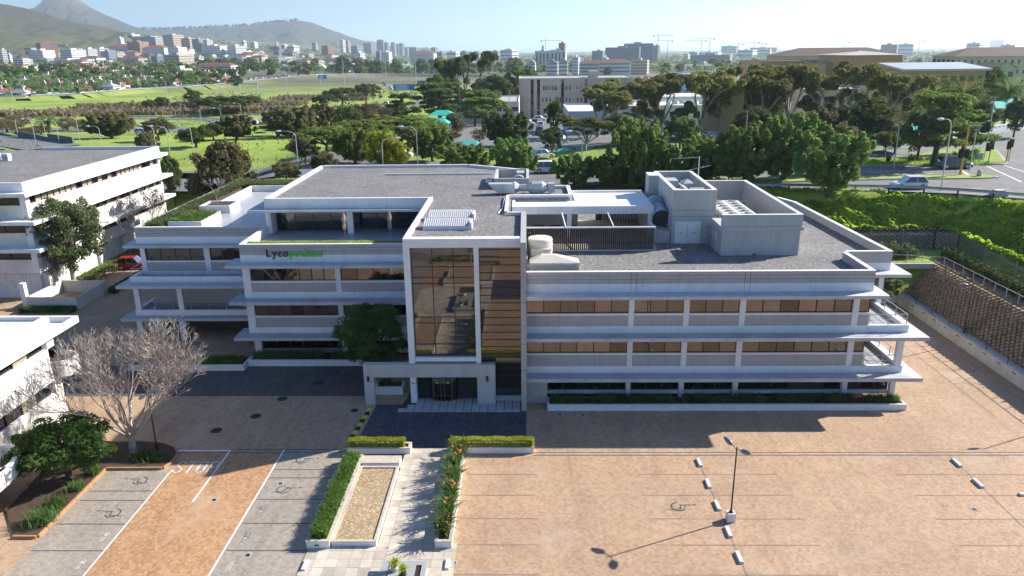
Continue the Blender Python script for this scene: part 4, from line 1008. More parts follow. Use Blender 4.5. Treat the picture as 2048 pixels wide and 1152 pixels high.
# small white refuse wall beside the left rear block
t = thing('low_screen_wall', 'open cream walled enclosure on the paving beside the tall leafy tree', 'wall', (-50, 78, 0))
crm = plain('cream_wall', (.60,.57,.50), .7, .1, 1, streak=.2)
for a, b in (((-53,74.6),(-47.4,74.2)),((-47.4,74.2),(-47.5,80.5)),((-47.5,80.5),(-52.9,80.8)),((-52.9,80.8),(-53,74.6))):
    a, b = Vector(a), Vector(b); d = (b-a).normalized(); n = Vector((-d.y,d.x))*.22; mb = MB(); mb.prism([a[:],b[:],(b+n)[:],(a+n)[:]], 0, 1.35); part('wall', mb, crm, t)
leafthing('low_hedge', hedge_cloud(-53,-47.6,73.2,74.0,0,.55,3000,.12), LP_BROAD, 'low dark hedge in front of the cream walled enclosure', 'hedge')
leafthing('low_hedge', hedge_cloud(-47.2,-46.2,80.0,87.5,0,.6,3000,.12), LP_BROAD, 'dark hedge strip between the cream enclosure and the red car', 'hedge')
leafthing('low_hedge', hedge_cloud(-52.8,-50.8,83.5,100,0,.9,6000,.14), LP_PINE, 'mixed green shrubs along the foot of the rear office block', 'hedge')
# reflected side of the court: raised bed, hedge and paving toward the viewer
trough('raised_bed', 'raised bed of dry soil at the near end of the plaza', -9.5, -3.9, 16.5, 23.4, .42, 'planter', .2, W, SLAB, soil=PEBBLE, depth=.1)
leafthing('low_hedge', hedge_cloud(-11,-3.5,13.0,14.0,0,.7,2500,.1), LP_ROSE, 'low dark hedge beyond the raised bed near the viewer', 'hedge')
sheet('court_paving', rect(-12, -4, 4, 12), .004, PAVE_G)
# ---------------------------------------------------------------- retaining wall, path and fences on the right
RW = thing('retaining_wall', 'stepped tan block retaining wall with planting pockets above a stained white wall', 'retaining wall', (41, 62, 0))
BLK = plain('tan_split_block', (.40,.27,.17), .9, .35, 2.2, bmp=.4, dirt=(.19,.14,.095))
def block_courses(name, org, along, back, length, rise, run, ncourse, parent, bw=.60, mat=BLK):
    """courses of split blocks set back one above the other, an open planting pocket beside every block"""
    mb = MB(); org = Vector(org); along = Vector(along); back = Vector(back)
    for i in range(ncourse):
        p = org+back*(run*i/ncourse)+Vector((0,0,rise*i/ncourse)); h = rise/ncourse*.97; s = (i % 2)*bw/2
        while s < length:
            j = random.uniform(-.015,.015); a = p+along*(s+.03)+back*j; b = p+along*(s+bw*.64)+back*j; e = back*.22
            m1 = (a+b)/2-back*.07
            mb.faces([a,m1,b,b+e,a+e]+[q+Vector((0,0,h)) for q in (a,m1,b,b+e,a+e)], [(0,1,6,5),(1,2,7,6),(2,3,8,7),(4,0,5,9),(5,6,7,8,9)]); s += bw
    return part(name, mb, mat, parent, kind='stuff')
block_courses('block_courses', (39.9,36,1.08), (0,1,0), (1,0,0), 40.2, 2.95, 3.05, 16, RW)
block_courses('block_courses', (31.0,76.1,.2), (1,0,0), (0,1,0), 9.2, 3.6, 1.6, 18, RW)
mb = MB(); mb.faces([(40.2,36,.9),(43.3,36,3.95),(43.3,76.4,3.95),(40.2,76.4,.9)], [(0,1,2,3)]); mb.faces([(31,76.4,0),(43.5,76.4,0),(43.5,78.2,3.9),(31,78.2,3.9)], [(0,1,2,3)]); part('backfill', mb, SOIL, RW)
lw = part('low_wall', MB().box(39.0,39.35,30,75.8,0,1.08), plain('stained_white_wall', (.60,.57,.49), .75, .12, 1, streak=.35, dirt=(.40,.36,.27)), RW)
part('ledge', MB().box(39.35,40.3,30,75.9,.6,1.06), KERB, RW)
for k in range(13): part('weep_slot', MB().box(38.985,38.999,49.3+k*2.05,49.75+k*2.05,.82,.90), DARK, lw)
part('wall_end', MB().box(36.2,39.0,75.6,75.9,0,.9), W, RW)
g = thing('wall_guard_rail', 'dark pipe guard rail running along the top of the low white wall', 'railing', (39.3, 60, 1.08))
for k in range(11): part('post', MB().tube([(39.25,45+k*3,1.08),(39.25,45+k*3,1.62)], .03), FRAME, g)
part('rail', MB().tube([(39.25,44,1.6),(39.25,75.5,1.6)], .03), FRAME, g)
# tufts growing in the wall pockets
P = np.stack([rng.uniform(0,1,420), rng.uniform(44,76,420), np.zeros(420)],1); t_ = P[:,0].copy(); P[:,0] = 39.95+3.05*t_; P[:,2] = 1.15+2.95*t_
leafthing('wall_weeds', leaf_quads(np.repeat(P,7,0)+rng.normal(0,.07,(2940,3)), np.tile([-1,0,1.0],(2940,1)), .13, 1.6, .6), LP_PINE, 'scattered green weeds growing in the pockets of the block wall', 'weeds', kind='stuff')
# path on top with post and rail fence
sheet('wall_path', [(43.1,30),(45.3,30),(45.6,66),(46.2,78),(43.4,78)], 4.02, plain('path_brick', (.27,.16,.11), .9, .2, 2))
f = thing('pipe_fence', 'pale pipe fence with single rail along the path above the block wall', 'fence', (43.3, 64, 4))
for k in range(19): part('post', MB().tube([(43.35,44+k*1.75,4.0),(43.35,44+k*1.75,4.95)], .035, 6), RAIL, f)
part('rail', MB().tube([(43.35,43,4.93),(43.35,75.6,4.93)], .028, 6), RAIL, f); 
part('rail', MB().tube([(43.35,75.6,4.93),(36,77.6,4.93)], .028, 6), RAIL, f)
for x in (42,40.4,38.8,37.2): part('post', MB().tube([(x,77.3,3.9),(x,77.3,4.9)], .035, 6), RAIL, f)
pth = thing('concrete_apron', 'pale concrete beam on top of the block wall beneath the clipped shrub', 'kerb', (39.5, 77, 3.6)); part('beam', MB().box(35.5,42.9,76.3,76.7,3.5,4.05), KERB, pth)
# palisade fence: posts and rails as parts, the many thin pales joined
PG = plain('palisade_grey', (.30,.32,.32), .5, .1, metal=.3)
fe = thing('palisade_fence', 'grey steel palisade fence between path and green bank', 'fence', (46, 74, 4))
def palisade(a, b):
    a, b = Vector(a), Vector(b); d = b-a; Ln = d.length; d /= Ln; n = Vector((-d.y,d.x,0)); np_ = max(1, int(Ln/2.9))
    for k in range(np_+1): c = a+d*(k*Ln/np_); part('post', MB().box(c.x-.05,c.x+.05,c.y-.05,c.y+.05,3.9,6.25), PG, fe)
    for z in (4.35,5.75):
        m = MB(); m.tube([a+Vector((0,0,z)), b+Vector((0,0,z))], .03, 4); part('rail', m, PG, fe)
    m = MB()
    for k in range(int(Ln/.17)):
        c = a+d*(.08+k*.17); m.faces([c-d*.03+Vector((0,0,4.1)), c+d*.03+Vector((0,0,4.1)), c+d*.03+Vector((0,0,5.98)), c+Vector((0,0,6.08)), c-d*.03+Vector((0,0,5.98))], [(0,1,2,3,4)])
    part('pales', m, PG, fe, kind='stuff')
palisade((45.5,44,0),(46.2,66,0)); palisade((46.2,66,0),(48.0,81.6,0)); palisade((48.0,81.6,0),(45.8,82.5,0)); palisade((45.8,82.5,0),(31.5,82.3,0))
UW = thing('upper_block_wall', 'short curved tan block wall at the foot of the green bank', 'retaining wall', (40, 83, 4))
block_courses('block_courses', (30,82.75,4.0), (1,0,0), (0,1,0), 17.5, 2.2, .5, 10, UW); block_courses('block_courses', (47.6,82.75,4.0), (.93,-.36,0), (.36,.93,0), 3.2, 1.5, .5, 8, UW)
mb = MB(); mb.box(30,47.6,83.1,84.6,3.9,6.1); part('backfill', mb, SOIL, UW)
def shrub_cloud(c, r, n, size, jit=.6, up=.3):
    d = rng.normal(0,1,(n,3)); d[:,2] = np.abs(d[:,2])*1.0-up; d /= np.linalg.norm(d,axis=1,keepdims=True)
    k = (.62+.38*rng.random((n,1)))*(1+.16*np.sin(d[:,[0]]*7+d[:,[2]]*5+c[0])+.10*np.sin(d[:,[1]]*11+c[1]))
    return leaf_quads(np.array(c)+d*np.array(r)*k, d, size, 1.5, jit)
leafthing('clipped_shrub', np.concatenate([shrub_cloud((36.5+k*1.6,79.3,4.3),(1.3,1.1,1.35),900,.16) for k in range(4)]), LP_PALE, 'grey green clipped shrub mass between the beam and the palisade fence', 'shrub')
leafthing('fence_hedge', np.concatenate([shrub_cloud((44.9+.03*k,64+k*1.2,4.2),(.55,.9,1.1),420,.15) for k in range(13)]), LP_DARK, 'dark hedge growing along the inside of the palisade fence', 'hedge')
# green bank
def bank_points(n):
    P = np.stack([rng.uniform(28,74,n), rng.uniform(48,90,n)],1)
    g = np.interp(P[:,0],[24,42.5,46.1,49.2,52.2,54.8,66,110],[90.2,87.7,86.8,85.4,83.7,82,73.5,50])
    ok = (P[:,1] < g-.15)&((P[:,0] > 47.4)|(P[:,1] > 83.3)); P = P[ok]
    return np.column_stack([P, np.maximum(T(P[:,0],P[:,1]), np.where((P[:,0]<48.0)&(P[:,1]<84.6), 6.1, 0))])
P = bank_points(95000); P[:,2] += .28*np.abs(np.sin(P[:,0]*1.3+np.sin(P[:,1]*1.1)*2))*np.abs(np.sin(P[:,1]*1.7+P[:,0]*.6))+rng.uniform(0,.22,len(P))
leafthing('bank_ground_cover', leaf_quads(P, np.tile([.5,.2,1.0],(len(P),1)), .28, 1.4, .5), LP_IVY, 'bright green creeping ground cover over the road bank', 'ground cover', kind='stuff')
for x, y in ((53.3,84.6),(61.0,83.4)):
    z = float(T(x,y))+.25; t = thing('concrete_chamber', 'square concrete inspection chamber standing in the green bank', 'manhole', (x,y,z), 'concrete chambers on the bank')
    part('chamber', MB().box(x-.75,x+.75,y-.6,y+.6,z-.8,z+.35), KERB, t); part('lid', MB().box(x-.55,x+.55,y-.4,y+.4,z+.35,z+.47), CONC, t)

# ---------------------------------------------------------------- rear left office block
RB = thing('rear_office_block', 'white four storey office block with dark strip windows and grey gravel roof', 'building', (-70, 90, 0))
RBP = lambda n, b, m, par=RB, **k: boxpart(n, b, m, par, **k)
BLIND = plain('cream_blind', (.33,.27,.19), .7, .25, 3)
x1 = -53.2; ys, ye = 78.2, 108.6
def rb_window(y0, y1, z0, z1, x):
    mb = MB(); mb.poly([(x,y0+.04,z0),(x,y1-.04,z0),(x,y1-.04,z1),(x,y0+.04,z1)]); return part('window_pane', mb, GLASS2 if random.random() < .42 else BLIND, RB)
RBP('core_wall', (-88,x1-.5,78.5,108.4,0,12.2), WS)
for k, zt in enumerate((12.0, 9.0, 6.0)):
    RBP('canopy', (-88,x1+1.0+(.35 if k else 0),ys-1.6,ye+.8,zt-.38,zt), W)
    RBP('spandrel', (x1-.55,x1,ys,ye,zt-3.0+.001,zt-1.45), WS); RBP('spandrel_front', (-88,x1-.002,ys-.25,ys+.3,zt-3.0,zt-1.5), WS)
    n = 26; w = (ye-ys-.8)/n
    for q in range(n):
        rb_window(ys+.5+q*w, ys+.5+(q+1)*w, zt-1.45, zt-.4, x1-.22)
        RBP('mullion', (x1-.28,x1-.14,ys+.47+q*w,ys+.55+q*w,zt-1.45,zt-.38), FRAME)
    for q in range(6): RBP('vent_panel', (x1-.005,x1+.012,ys+4+q*4.4,ys+5.0+q*4.4,zt-2.2,zt-1.7), plain('vent_grey_%d_%d' % (k,q), (.5,.49,.47), .7) if q == 0 and k == 0 else CONC)
    RBP('corner_column', (x1-.6,x1+.05,ys-.28,ys+.42,zt-3.0,zt-.38), W); RBP('corner_column', (x1-.5,x1+.05,ye-.45,ye,zt-3.0,zt-.38), W)
    for q in range(3):
        a = x1-1.0-q*5.2; mb = MB(); mb.poly([(a-4.2,ys+.1,zt-1.5),(a,ys+.1,zt-1.5),(a,ys+.1,zt-.4),(a-4.2,ys+.1,zt-.4)]); part('window_pane', mb, GLASS2, RB)
        RBP('mullion', (a-2.15,a-2.05,ys+.0,ys+.15,zt-1.5,zt-.4), FRAME); RBP('column', (a-5.2,a-4.2,ys-.2,ys+.4,zt-1.5,zt-.38), W)
RBP('parapet', (x1-.05,x1+.25,ys-.6,ye,12.0,13.0), W); RBP('parapet_front', (-88,x1-.05,ys-.6,ys-.3,12.0,13.0), W); RBP('parapet_rear', (-70,x1-.05,ye-.3,ye,12.0,13.0), W)
RBP('gravel_roof', (-88,x1-.05,ys-.3,ye-.3,12.3,12.6), GRAVEL)
for q in range(3): 
    t = thing('roof_condenser', 'small white condenser unit in the row on the rear office roof', 'air conditioner', (-70.5+q*1.3,97.5,12.6), 'condensers on the rear office roof')
    part('case', MB().box(-70.9+q*1.3,-70.0+q*1.3,97.2,97.9,12.62,13.5), W, t); part('fan_grille', MB().box(-70.75+q*1.3,-70.15+q*1.3,97.18,97.2,12.8,13.35), LOUV, t)
RBP('roof_divider', (-88,-71,95.0,95.5,12.6,13.3), W)
for y in (75.0,79.0,84,90,96,102): RBP('ground_column', (x1-.6,x1-.1,y,y+.5,0,2.7), W)
# ---------------------------------------------------------------- low office block at the left edge
LB = thing('low_office_block', 'white two storey office block with rounded balconies and gravel roof beside the bare tree', 'building', (-40, 42, 0))
LBP = lambda n, b, m, par=LB, **k: boxpart(n, b, m, par, **k)
xw = -34.0; yn = 49.7
LBP('core_wall', (-60,xw-.35,26,yn-.3,0,7.9), WS); LBP('parapet', (xw-.3,xw,26,yn,7.35,8.18), W); LBP('parapet_rear', (-60,xw-.3,yn-.3,yn,7.35,8.18), W)
LBP('gravel_roof', (-60,xw-.3,26,yn-.3,7.6,7.8), GRAVEL)
LBP('canopy', (-60,-32.5,26,yn+1.0,7.34,7.42), W); LBP('canopy_rim', (-32.75,-32.5,26,yn+1.0,7.42,7.82), W); LBP('canopy_rim', (-60,-32.75,yn+.75,yn+1.0,7.42,7.82), W)
for (z0, z1, s0) in ((6.0,7.3,3.6),(2.6,3.5,.05)):
    for q in range(14):
        y0 = yn-1.1-q*1.65
        mb = MB(); mb.poly([(xw-.2,y0-1.6,z0),(xw-.2,y0,z0),(xw-.2,y0,z1),(xw-.2,y0-1.6,z1)]); part('window_pane', mb, GLASS2 if random.random() < .7 else BLIND, LB)
        LBP('mullion', (xw-.25,xw-.12,y0-1.65,y0-1.58,z0,z1), FRAME)
    LBP('sill', (xw-.34,xw+.05,26,yn-1.0,z0-.08,z0), W)
LBP('spandrel', (xw-.34,xw,26,yn,3.5,5.92), W); LBP('spandrel', (xw-.34,xw,26,yn,0,2.52), WS)
LBP('corner_column', (xw-.5,xw,yn-.8,yn,2.52,7.34), W)
def arcwall(name, c, r, a0, a1, z0, z1, th=.15, n=14, mat=W):
    mb = MB(); pts = [(c[0]+r*math.cos(a), c[1]+r*math.sin(a)) for a in np.linspace(a0,a1,n)]; inn = [(c[0]+(r-th)*math.cos(a), c[1]+(r-th)*math.sin(a)) for a in np.linspace(a0,a1,n)]
    for i in range(n-1):
        q = [pts[i],pts[i+1],inn[i+1],inn[i]]
        mb.faces([(p[0],p[1],z) for z in (z0,z1) for p in q], [(3,2,1,0),(4,5,6,7),(0,1,5,4),(2,3,7,6)])
    return part(name, mb, mat, LB)
arcwall('corner_balcony', (-34.1,50.2), 1.15, R(-75), R(100), 3.65, 4.85); 
mb = MB(); mb.lathe((-34.1,50.2,3.6), [(1.14,0),(1.14,.15)], 20); part('balcony_floor', mb, WS, LB)
arcwall('round_balcony', (-33.2,38.6), 2.6, R(-90), R(80), 1.75, 2.75, .25, 20); arcwall('round_balcony_inner', (-33.2,38.6), 1.7, R(-90), R(80), 2.0, 2.75, .3, 20)
LBP('balcony_front', (-33.3,-30.62,28,38.4,1.75,2.75), W)
mb = MB(); mb.lathe((-33.2,38.6,1.7), [(2.55,0),(2.55,.15)], 24); part('balcony_floor', mb, PAVE_B, LB); LBP('balcony_floor', (-33.4,-30.7,28,38.6,1.6,1.74), CONC)
for y in (29,32.5,36.3): LBP('ground_column', (-31.4,-31.0,y,y+.4,0,1.7), WS)
LBP('undercroft_wall', (-33.9,-33.2,27,40,0,1.6), DARK)
# ---------------------------------------------------------------- trees
def rnd_dirs(n, up=0.0):
    d = rng.normal(0,1,(n,3)); d[:,2] += up; return d/np.linalg.norm(d,axis=1,keepdims=True)
def clump_leaves(cs, rs, n, size, jit=.45, aspect=1.6, shell=.55, up=.25):
    out = []
    for c, r in zip(cs, rs):
        d = rnd_dirs(n, up); k = shell+(1-shell)*rng.random((n,1))**.7
        out.append(leaf_quads(np.array(c)+d*np.array(r)*k, d, size, aspect, jit))
    return np.concatenate(out)
def limb(mb, a, b, r0, r1, sag=.12, n=5, sides=5):
    a, b = Vector([float(q) for q in a]), Vector([float(q) for q in b]); L_ = (b-a).length; off = Vector((random.uniform(-1,1),random.uniform(-1,1),random.uniform(-.2,.8)))*L_*sag
    pts = [a.lerp(b, t)+off*(math.sin(math.pi*t)*(.6+.4*t)) for t in np.linspace(0,1,n).tolist()]
    mb.tube(pts, [r0+(r1-r0)*t for t in np.linspace(0,1,n)], sides, caps=False); return pts
PROTO = {}
def proto(name, trunk, crownv, bark, leaf):
    """a tree of about unit height and unit crown width, kept as mesh data only"""
    tm = trunk.mesh(name+'_trunk', [bark]); cm = quad_mesh(name+'_crown', crownv, leaf); PROTO[name] = (tm, cm)
def tree(kind, x, y, z, h, w, label, leaf=None, name='tree', group=None, bark=None, rz=None, cat='tree'):
    tm, cm = PROTO[kind]
    t = thing(name, label, cat, (x,y,z), group, rz if rz is not None else random.uniform(0, 6.28))
    t.scale = (w, w, h)
    a = shared('trunk', tm, t); b = shared('crown', cm, t)
    for o, m in ((a, bark), (b, leaf)):
        if m:
            o.material_slots[0].link = 'OBJECT'; o.material_slots[0].material = m
    return t
def tufts(cs, hs, ws, n, size):
    """upright brush tufts: leaves lie along rising shoots and point outward and up"""
    out = []
    for c, h, w in zip(cs, hs, ws):
        t = rng.random((n,1)); d = rnd_dirs(n, 0); d[:,2] *= .4
        ax = np.array([c[0]*.5, c[1]*.5, .8]); ax /= np.linalg.norm(ax)
        P = np.array(c)+ax*h*(t-.35)+d*w*(1-.75*t)
        out.append(leaf_quads(P, d+np.array([0,0,.35]), size, 2.2, .45))
    return np.concatenate(out)
def make_pine(nm, seed, lean=0.0, nc=46):
    random.seed(seed); global rng; rng = np.random.default_rng(seed)
    mb = MB(); top = (lean*.25,0,.8); mb.tube([(0,0,-.05),(lean*.05,.01,.3),(lean*.15,0,.6),top], [.035,.028,.02,.008], 6, caps=False)
    cs = []; hs = []; ws = []
    for k in range(int(nc*2.4)):
        z = random.uniform(.16,.90); R_ = .44*math.sin(math.pi*min(1,(1.06-z)*.92)**.8)*random.uniform(.4,1.08); a = random.uniform(0,6.283)
        c = (lean*.3*z+R_*math.cos(a), R_*math.sin(a), z); cs.append(c); hs.append(random.uniform(.11,.19)); ws.append(random.uniform(.05,.085))
        if k % 3 == 0: limb(mb, (lean*.2*z,0,z*.72), c, .011, .003)
    proto(nm, mb, tufts(cs, hs, ws, 110, .030), BARK, LP_PINE)
make_pine('pine_a', 11); make_pine('pine_b', 12, .4, 52); make_pine('pine_c', 13, -.5, 40)
def make_gum(nm, seed, lean=.4):
    random.seed(seed); global rng; rng = np.random.default_rng(seed)
    mb = MB(); cs = []; rs = []
    fork = (lean*.08,0,.22); mb.tube([(0,0,-.05),(lean*.02,.01,.1),fork], [.034,.028,.025], 7, caps=False)
    for k in range(7):
        a = random.uniform(0,6.283); R_ = random.uniform(.18,.42); tip = Vector((lean*.35+R_*math.cos(a), R_*math.sin(a), random.uniform(.66,.84)))
        pts = limb(mb, fork, tip, .017, .006, .18, 6)
        for q in range(5):
            c = tip+Vector((random.gauss(0,.10),random.gauss(0,.10),random.uniform(-.02,.13))); limb(mb, pts[3+q%3], c, .006, .002, .15, 4, 4)
            cs.append(c[:]); s = random.uniform(.06,.115); rs.append((s*1.15,s*1.15,s*.72))
    for k in range(9):
        a = random.uniform(0,6.283); R_ = random.uniform(.08,.34); cs.append((lean*.2+R_*math.cos(a),R_*math.sin(a),random.uniform(.40,.62))); s = random.uniform(.05,.085); rs.append((s,s,s*.8))
    proto(nm, mb, clump_leaves(cs, rs, 200, .027, .55, 2.0, .45, .55), PALEBARK, LP_GUM)
make_gum('gum_a', 21, .5); make_gum('gum_b', 22, -.4); make_gum('gum_c', 23, .8)
def make_broad(nm, seed, flat=1.0, nc=70, low=.25, cl=.095, n=120, size=.03, upw=.2):
    random.seed(seed); global rng; rng = np.random.default_rng(seed)
    mb = MB(); cs = []; rs = []
    mb.tube([(0,0,-.05),(.01,0,.15),(.0,.01,.34)], [.035,.028,.022], 7, caps=False)
    for k in range(nc):
        d = rnd_dirs(1,.25)[0]; q = random.uniform(.55,1.0); c = np.array([d[0]*.42*q, d[1]*.42*q, low+.37+d[2]*.36*q*flat])
        if c[2] < low*.7: c[2] = low*.7+random.uniform(0,.1)
        cs.append(tuple(c)); s = random.uniform(cl*.7,cl*1.25); rs.append((s,s,s*.85))
        if k % 4 == 0: limb(mb, (0,0,.3), c, .014, .003)
    proto(nm, mb, clump_leaves(cs, rs, n, size, .6, 1.4, .4, upw), BARK, LP_BROAD)
make_broad('broad_a', 31); make_broad('broad_b', 32, .85, 80, .2); make_broad('broad_c', 33, 1.1, 60, .3)
make_broad('bush', 34, .8, 40, .12, .13, 110, .045); make_broad('dry_bush', 35, .8, 36, .1, .14, 150, .022)
def make_umbrella(nm, seed, thick=.16):
    random.seed(seed); global rng; rng = np.random.default_rng(seed)
    mb = MB(); cs = []; rs = []
    mb.tube([(0,0,-.05),(.02,0,.25),(.0,.01,.45)], [.03,.025,.022], 7, caps=False)
    for k in range(75):
        a = random.uniform(0,6.283); q = math.sqrt(random.random()); z = .62+.30*math.sqrt(max(0,1-q*q))-random.uniform(0,thick)
        c = (.45*q*math.cos(a), .45*q*math.sin(a), z); cs.append(c); s = random.uniform(.06,.10); rs.append((s,s,s*.8))
        if k % 5 == 0: limb(mb, (0,0,.42), c, .014, .004)
    proto(nm, mb, clump_leaves(cs, rs, 120, .028, .5, 1.8, .4, .5), BARK, LP_PINE)
make_umbrella('umbrella_a', 41); make_umbrella('umbrella_b', 42, .25)
def make_layered(nm, seed):
    random.seed(seed); global rng; rng = np.random.default_rng(seed)
    mb = MB(); cs = []; rs = []; mb.tube([(0,0,-.05),(.02,.01,.4),(.05,0,.9)], [.04,.03,.008], 7, caps=False)
    for k in range(34):
        z = random.uniform(.3,.95); a = random.uniform(0,6.283); R_ = random.uniform(.1,.45)*(1.15-z*.55); c = (R_*math.cos(a)+.05*z,R_*math.sin(a),z); cs.append(c); s = random.uniform(.10,.17); rs.append((s,s,s*.32)); limb(mb, (.03,0,z*.82), c, .012, .003)
    proto(nm, mb, clump_leaves(cs, rs, 230, .028, .5, 1.8, .3, .4), BARK, LP_DARK)
make_layered('layered_a', 51); make_layered('layered_b', 52)
def make_palm(nm, seed):
    random.seed(seed); global rng; rng = np.random.default_rng(seed)
    mb = MB(); mb.tube([(0,0,-.05),(0,0,.3),(0,0,.62)], [.06,.05,.062], 8, caps=False); q = []
    for k in range(64):
        a = random.uniform(0,6.283); e = random.uniform(-.35,1.25); d = np.array([math.cos(a),math.sin(a),0.0]); s_ = np.array([-math.sin(a),math.cos(a),0.0]); p = np.array([0,0,.64]); ang = e; L_ = random.uniform(.44,.54); seg = 9; prev = p
        for i in range(seg):
            ang -= .07+.12*i/seg; nxt = prev+(d*math.cos(ang)+np.array([0,0,1.0])*math.sin(ang)*.9)*L_/seg; w = .055*math.sin(math.pi*(i+.6)/(seg+.6))+.012
            for sg in (1,-1): tip = nxt+s_*sg*w+np.array([0,0,-w*.45])+d*.02; q += [prev, nxt, tip, prev*.6+tip*.4]
            prev = nxt
    proto(nm, mb, np.array(q), BARK, LP_OLIVE)
make_palm('palm', 61)
# leafless tree: repeated forking
def bare_tree(mb, p, d, length, r, depth, spread, tips):
    d = d.normalized(); n = 3; pts = [p]; rad = [r]; q = p.copy(); dd = d.copy()
    for i in range(n):
        dd = (dd+Vector((random.gauss(0,.10),random.gauss(0,.10),random.gauss(.05,.06)))).normalized(); q = q+dd*length/n; pts.append(q.copy()); rad.append(r*(1-.36*(i+1)/n))
    mb.tube(pts, rad, 6 if r > .05 else (4 if r > .02 else 3), caps=False)
    if depth == 0: tips.append(q); return
    for k in range(3 if depth > 1 else random.choice((2,3,4))):
        ax = Vector((random.gauss(0,1),random.gauss(0,1),random.gauss(0,1))); nd = (dd+ax.normalized()*spread*random.uniform(.6,1.2)+Vector((0,0,.10))).normalized()
        bare_tree(mb, pts[random.choice((2,3,3))], nd, length*random.uniform(.62,.84), max(.011, rad[-1]*random.uniform(.62,.82)), depth-1, spread, tips)
def leafless(x, y, z, h, label, seed, depth, spread, leaf, nleaf, name, first=.26, r=.16, lean=(0,0), sz=.12, wide=1.0, limbs=5):
    random.seed(seed); global rng; rng = np.random.default_rng(seed)
    mb = MB(); tips = []; base = Vector((0,0,0))
    mb.tube([(0,0,-.2),(0,0,h*first*.5),(lean[0]*.3,lean[1]*.3,h*first)], [r*1.25,r,r*.9], 8, caps=False)
    for k in range(limbs):
        a = k*6.283/limbs+random.uniform(-.4,.4); d = Vector((math.cos(a)*.75+lean[0],math.sin(a)*.75+lean[1],random.uniform(.75,1.2)))
        bare_tree(mb, Vector((lean[0]*.3,lean[1]*.3,h*first*random.uniform(.8,1.0))), d, h*.25, r*.6, depth, spread, tips)
    zmax = max(v[2] for v in tips); s = h/zmax
    mb.v = [(v[0]*s, v[1]*s, v[2]*s if v[2] > 0 else v[2]) for v in (tuple(q) for q in mb.v)]
    t = thing(name, label, 'tree', (0,0,0)); part('trunk', mb, TWIG, t)
    tp = np.array([(q.x*s,q.y*s,q.z*s) for q in tips]); sel = tp[rng.choice(len(tp), nleaf)]
    leafpart('crown', leaf_quads(sel+rng.normal(0,.12,sel.shape), np.tile([0,0,1.0],(len(sel),1)), sz, 1.3, .9), leaf, t)
    t.location = (x,y,z); t.scale = (wide,wide,1); return t
leafless(-26.7, 44.7, .1, 9.2, 'large leafless plane tree with a few brown leaves in the kerbed island', 77, 6, .60, plain('dead_leaf', (.36,.21,.10), .8, .3), 330, 'bare_tree', .15, .2, (.02,-.05), .11, 1.1, 8)
leafless(-49.8, 93.5, 0, 9.5, 'slim leafless tree in front of the rear office windows beside the tall leafy tree', 78, 4, .42, LP_BROWN, 500, 'bare_tree', .25, .1, (0,0), .16)
leafless(-51.2, 97.5, 0, 8.5, 'slim leafless tree in front of the rear office windows beyond the first slim one', 79, 4, .42, LP_BROWN, 400, 'bare_tree', .25, .1, (0,0), .16)
leafless(-57.5, 66.0, 0, 7.0, 'leafless tree at the left edge beneath the rear office block', 80, 4, .55, LP_BROWN, 300, 'bare_tree', .2, .12, (0,0), .12)
leafless(-7.0, 14.0, 0, 6.0, 'small leafless tree in the low hedge near the viewer', 81, 4, .5, LP_BROWN, 100, 'bare_tree', .25, .09, (0,0), .1)
leafless(-33.4, 79.6, 10.2, 2.9, 'thin leafless sapling in the roof terrace planter', 82, 3, .4, LP_BROWN, 40, 'bare_sapling', .4, .04, (0,0), .08)
random.seed(5); rng = np.random.default_rng(5)
def detailed(nm, c, seed, nc, cl, n, size, low, leaf, bark, h, w, label, name, loc, flat=1.0):
    make_broad(nm, seed, flat, nc, low, cl, n, size); return tree(nm, *loc, h, w, label, leaf, name, None, bark, 0.3)
detailed('round_tree', None, 91, 130, .075, 150, .017, .22, LP_BROAD, BARK, 6.6, 7.0, 'round dense dark green tree beside the entrance portico', 'round_tree', (-12.6, 57.0, 0))
detailed('court_bush', None, 92, 130, .085, 130, .022, .06, LP_BROAD, BARK, 5.2, 6.8, 'wide glossy green bush tree beside the low left office block', 'bush_tree', (-29.3, 41.6, .1), .85)
detailed('tall_leafy', None, 93, 120, .085, 130, .020, .22, LP_PALE, PALEBARK, 11.2, 9.6, 'tall grey green leafy tree in front of the rear office block', 'leafy_tree', (-52.0, 81.5, 0), 1.05)
detailed('loose_shrub', None, 94, 46, .10, 60, .05, .18, LP_PALE, BARK, 4.6, 5.6, 'loose pale green shrub tree behind the right end of the office', 'shrub_tree', (35.6, 73.2, 0), .9)
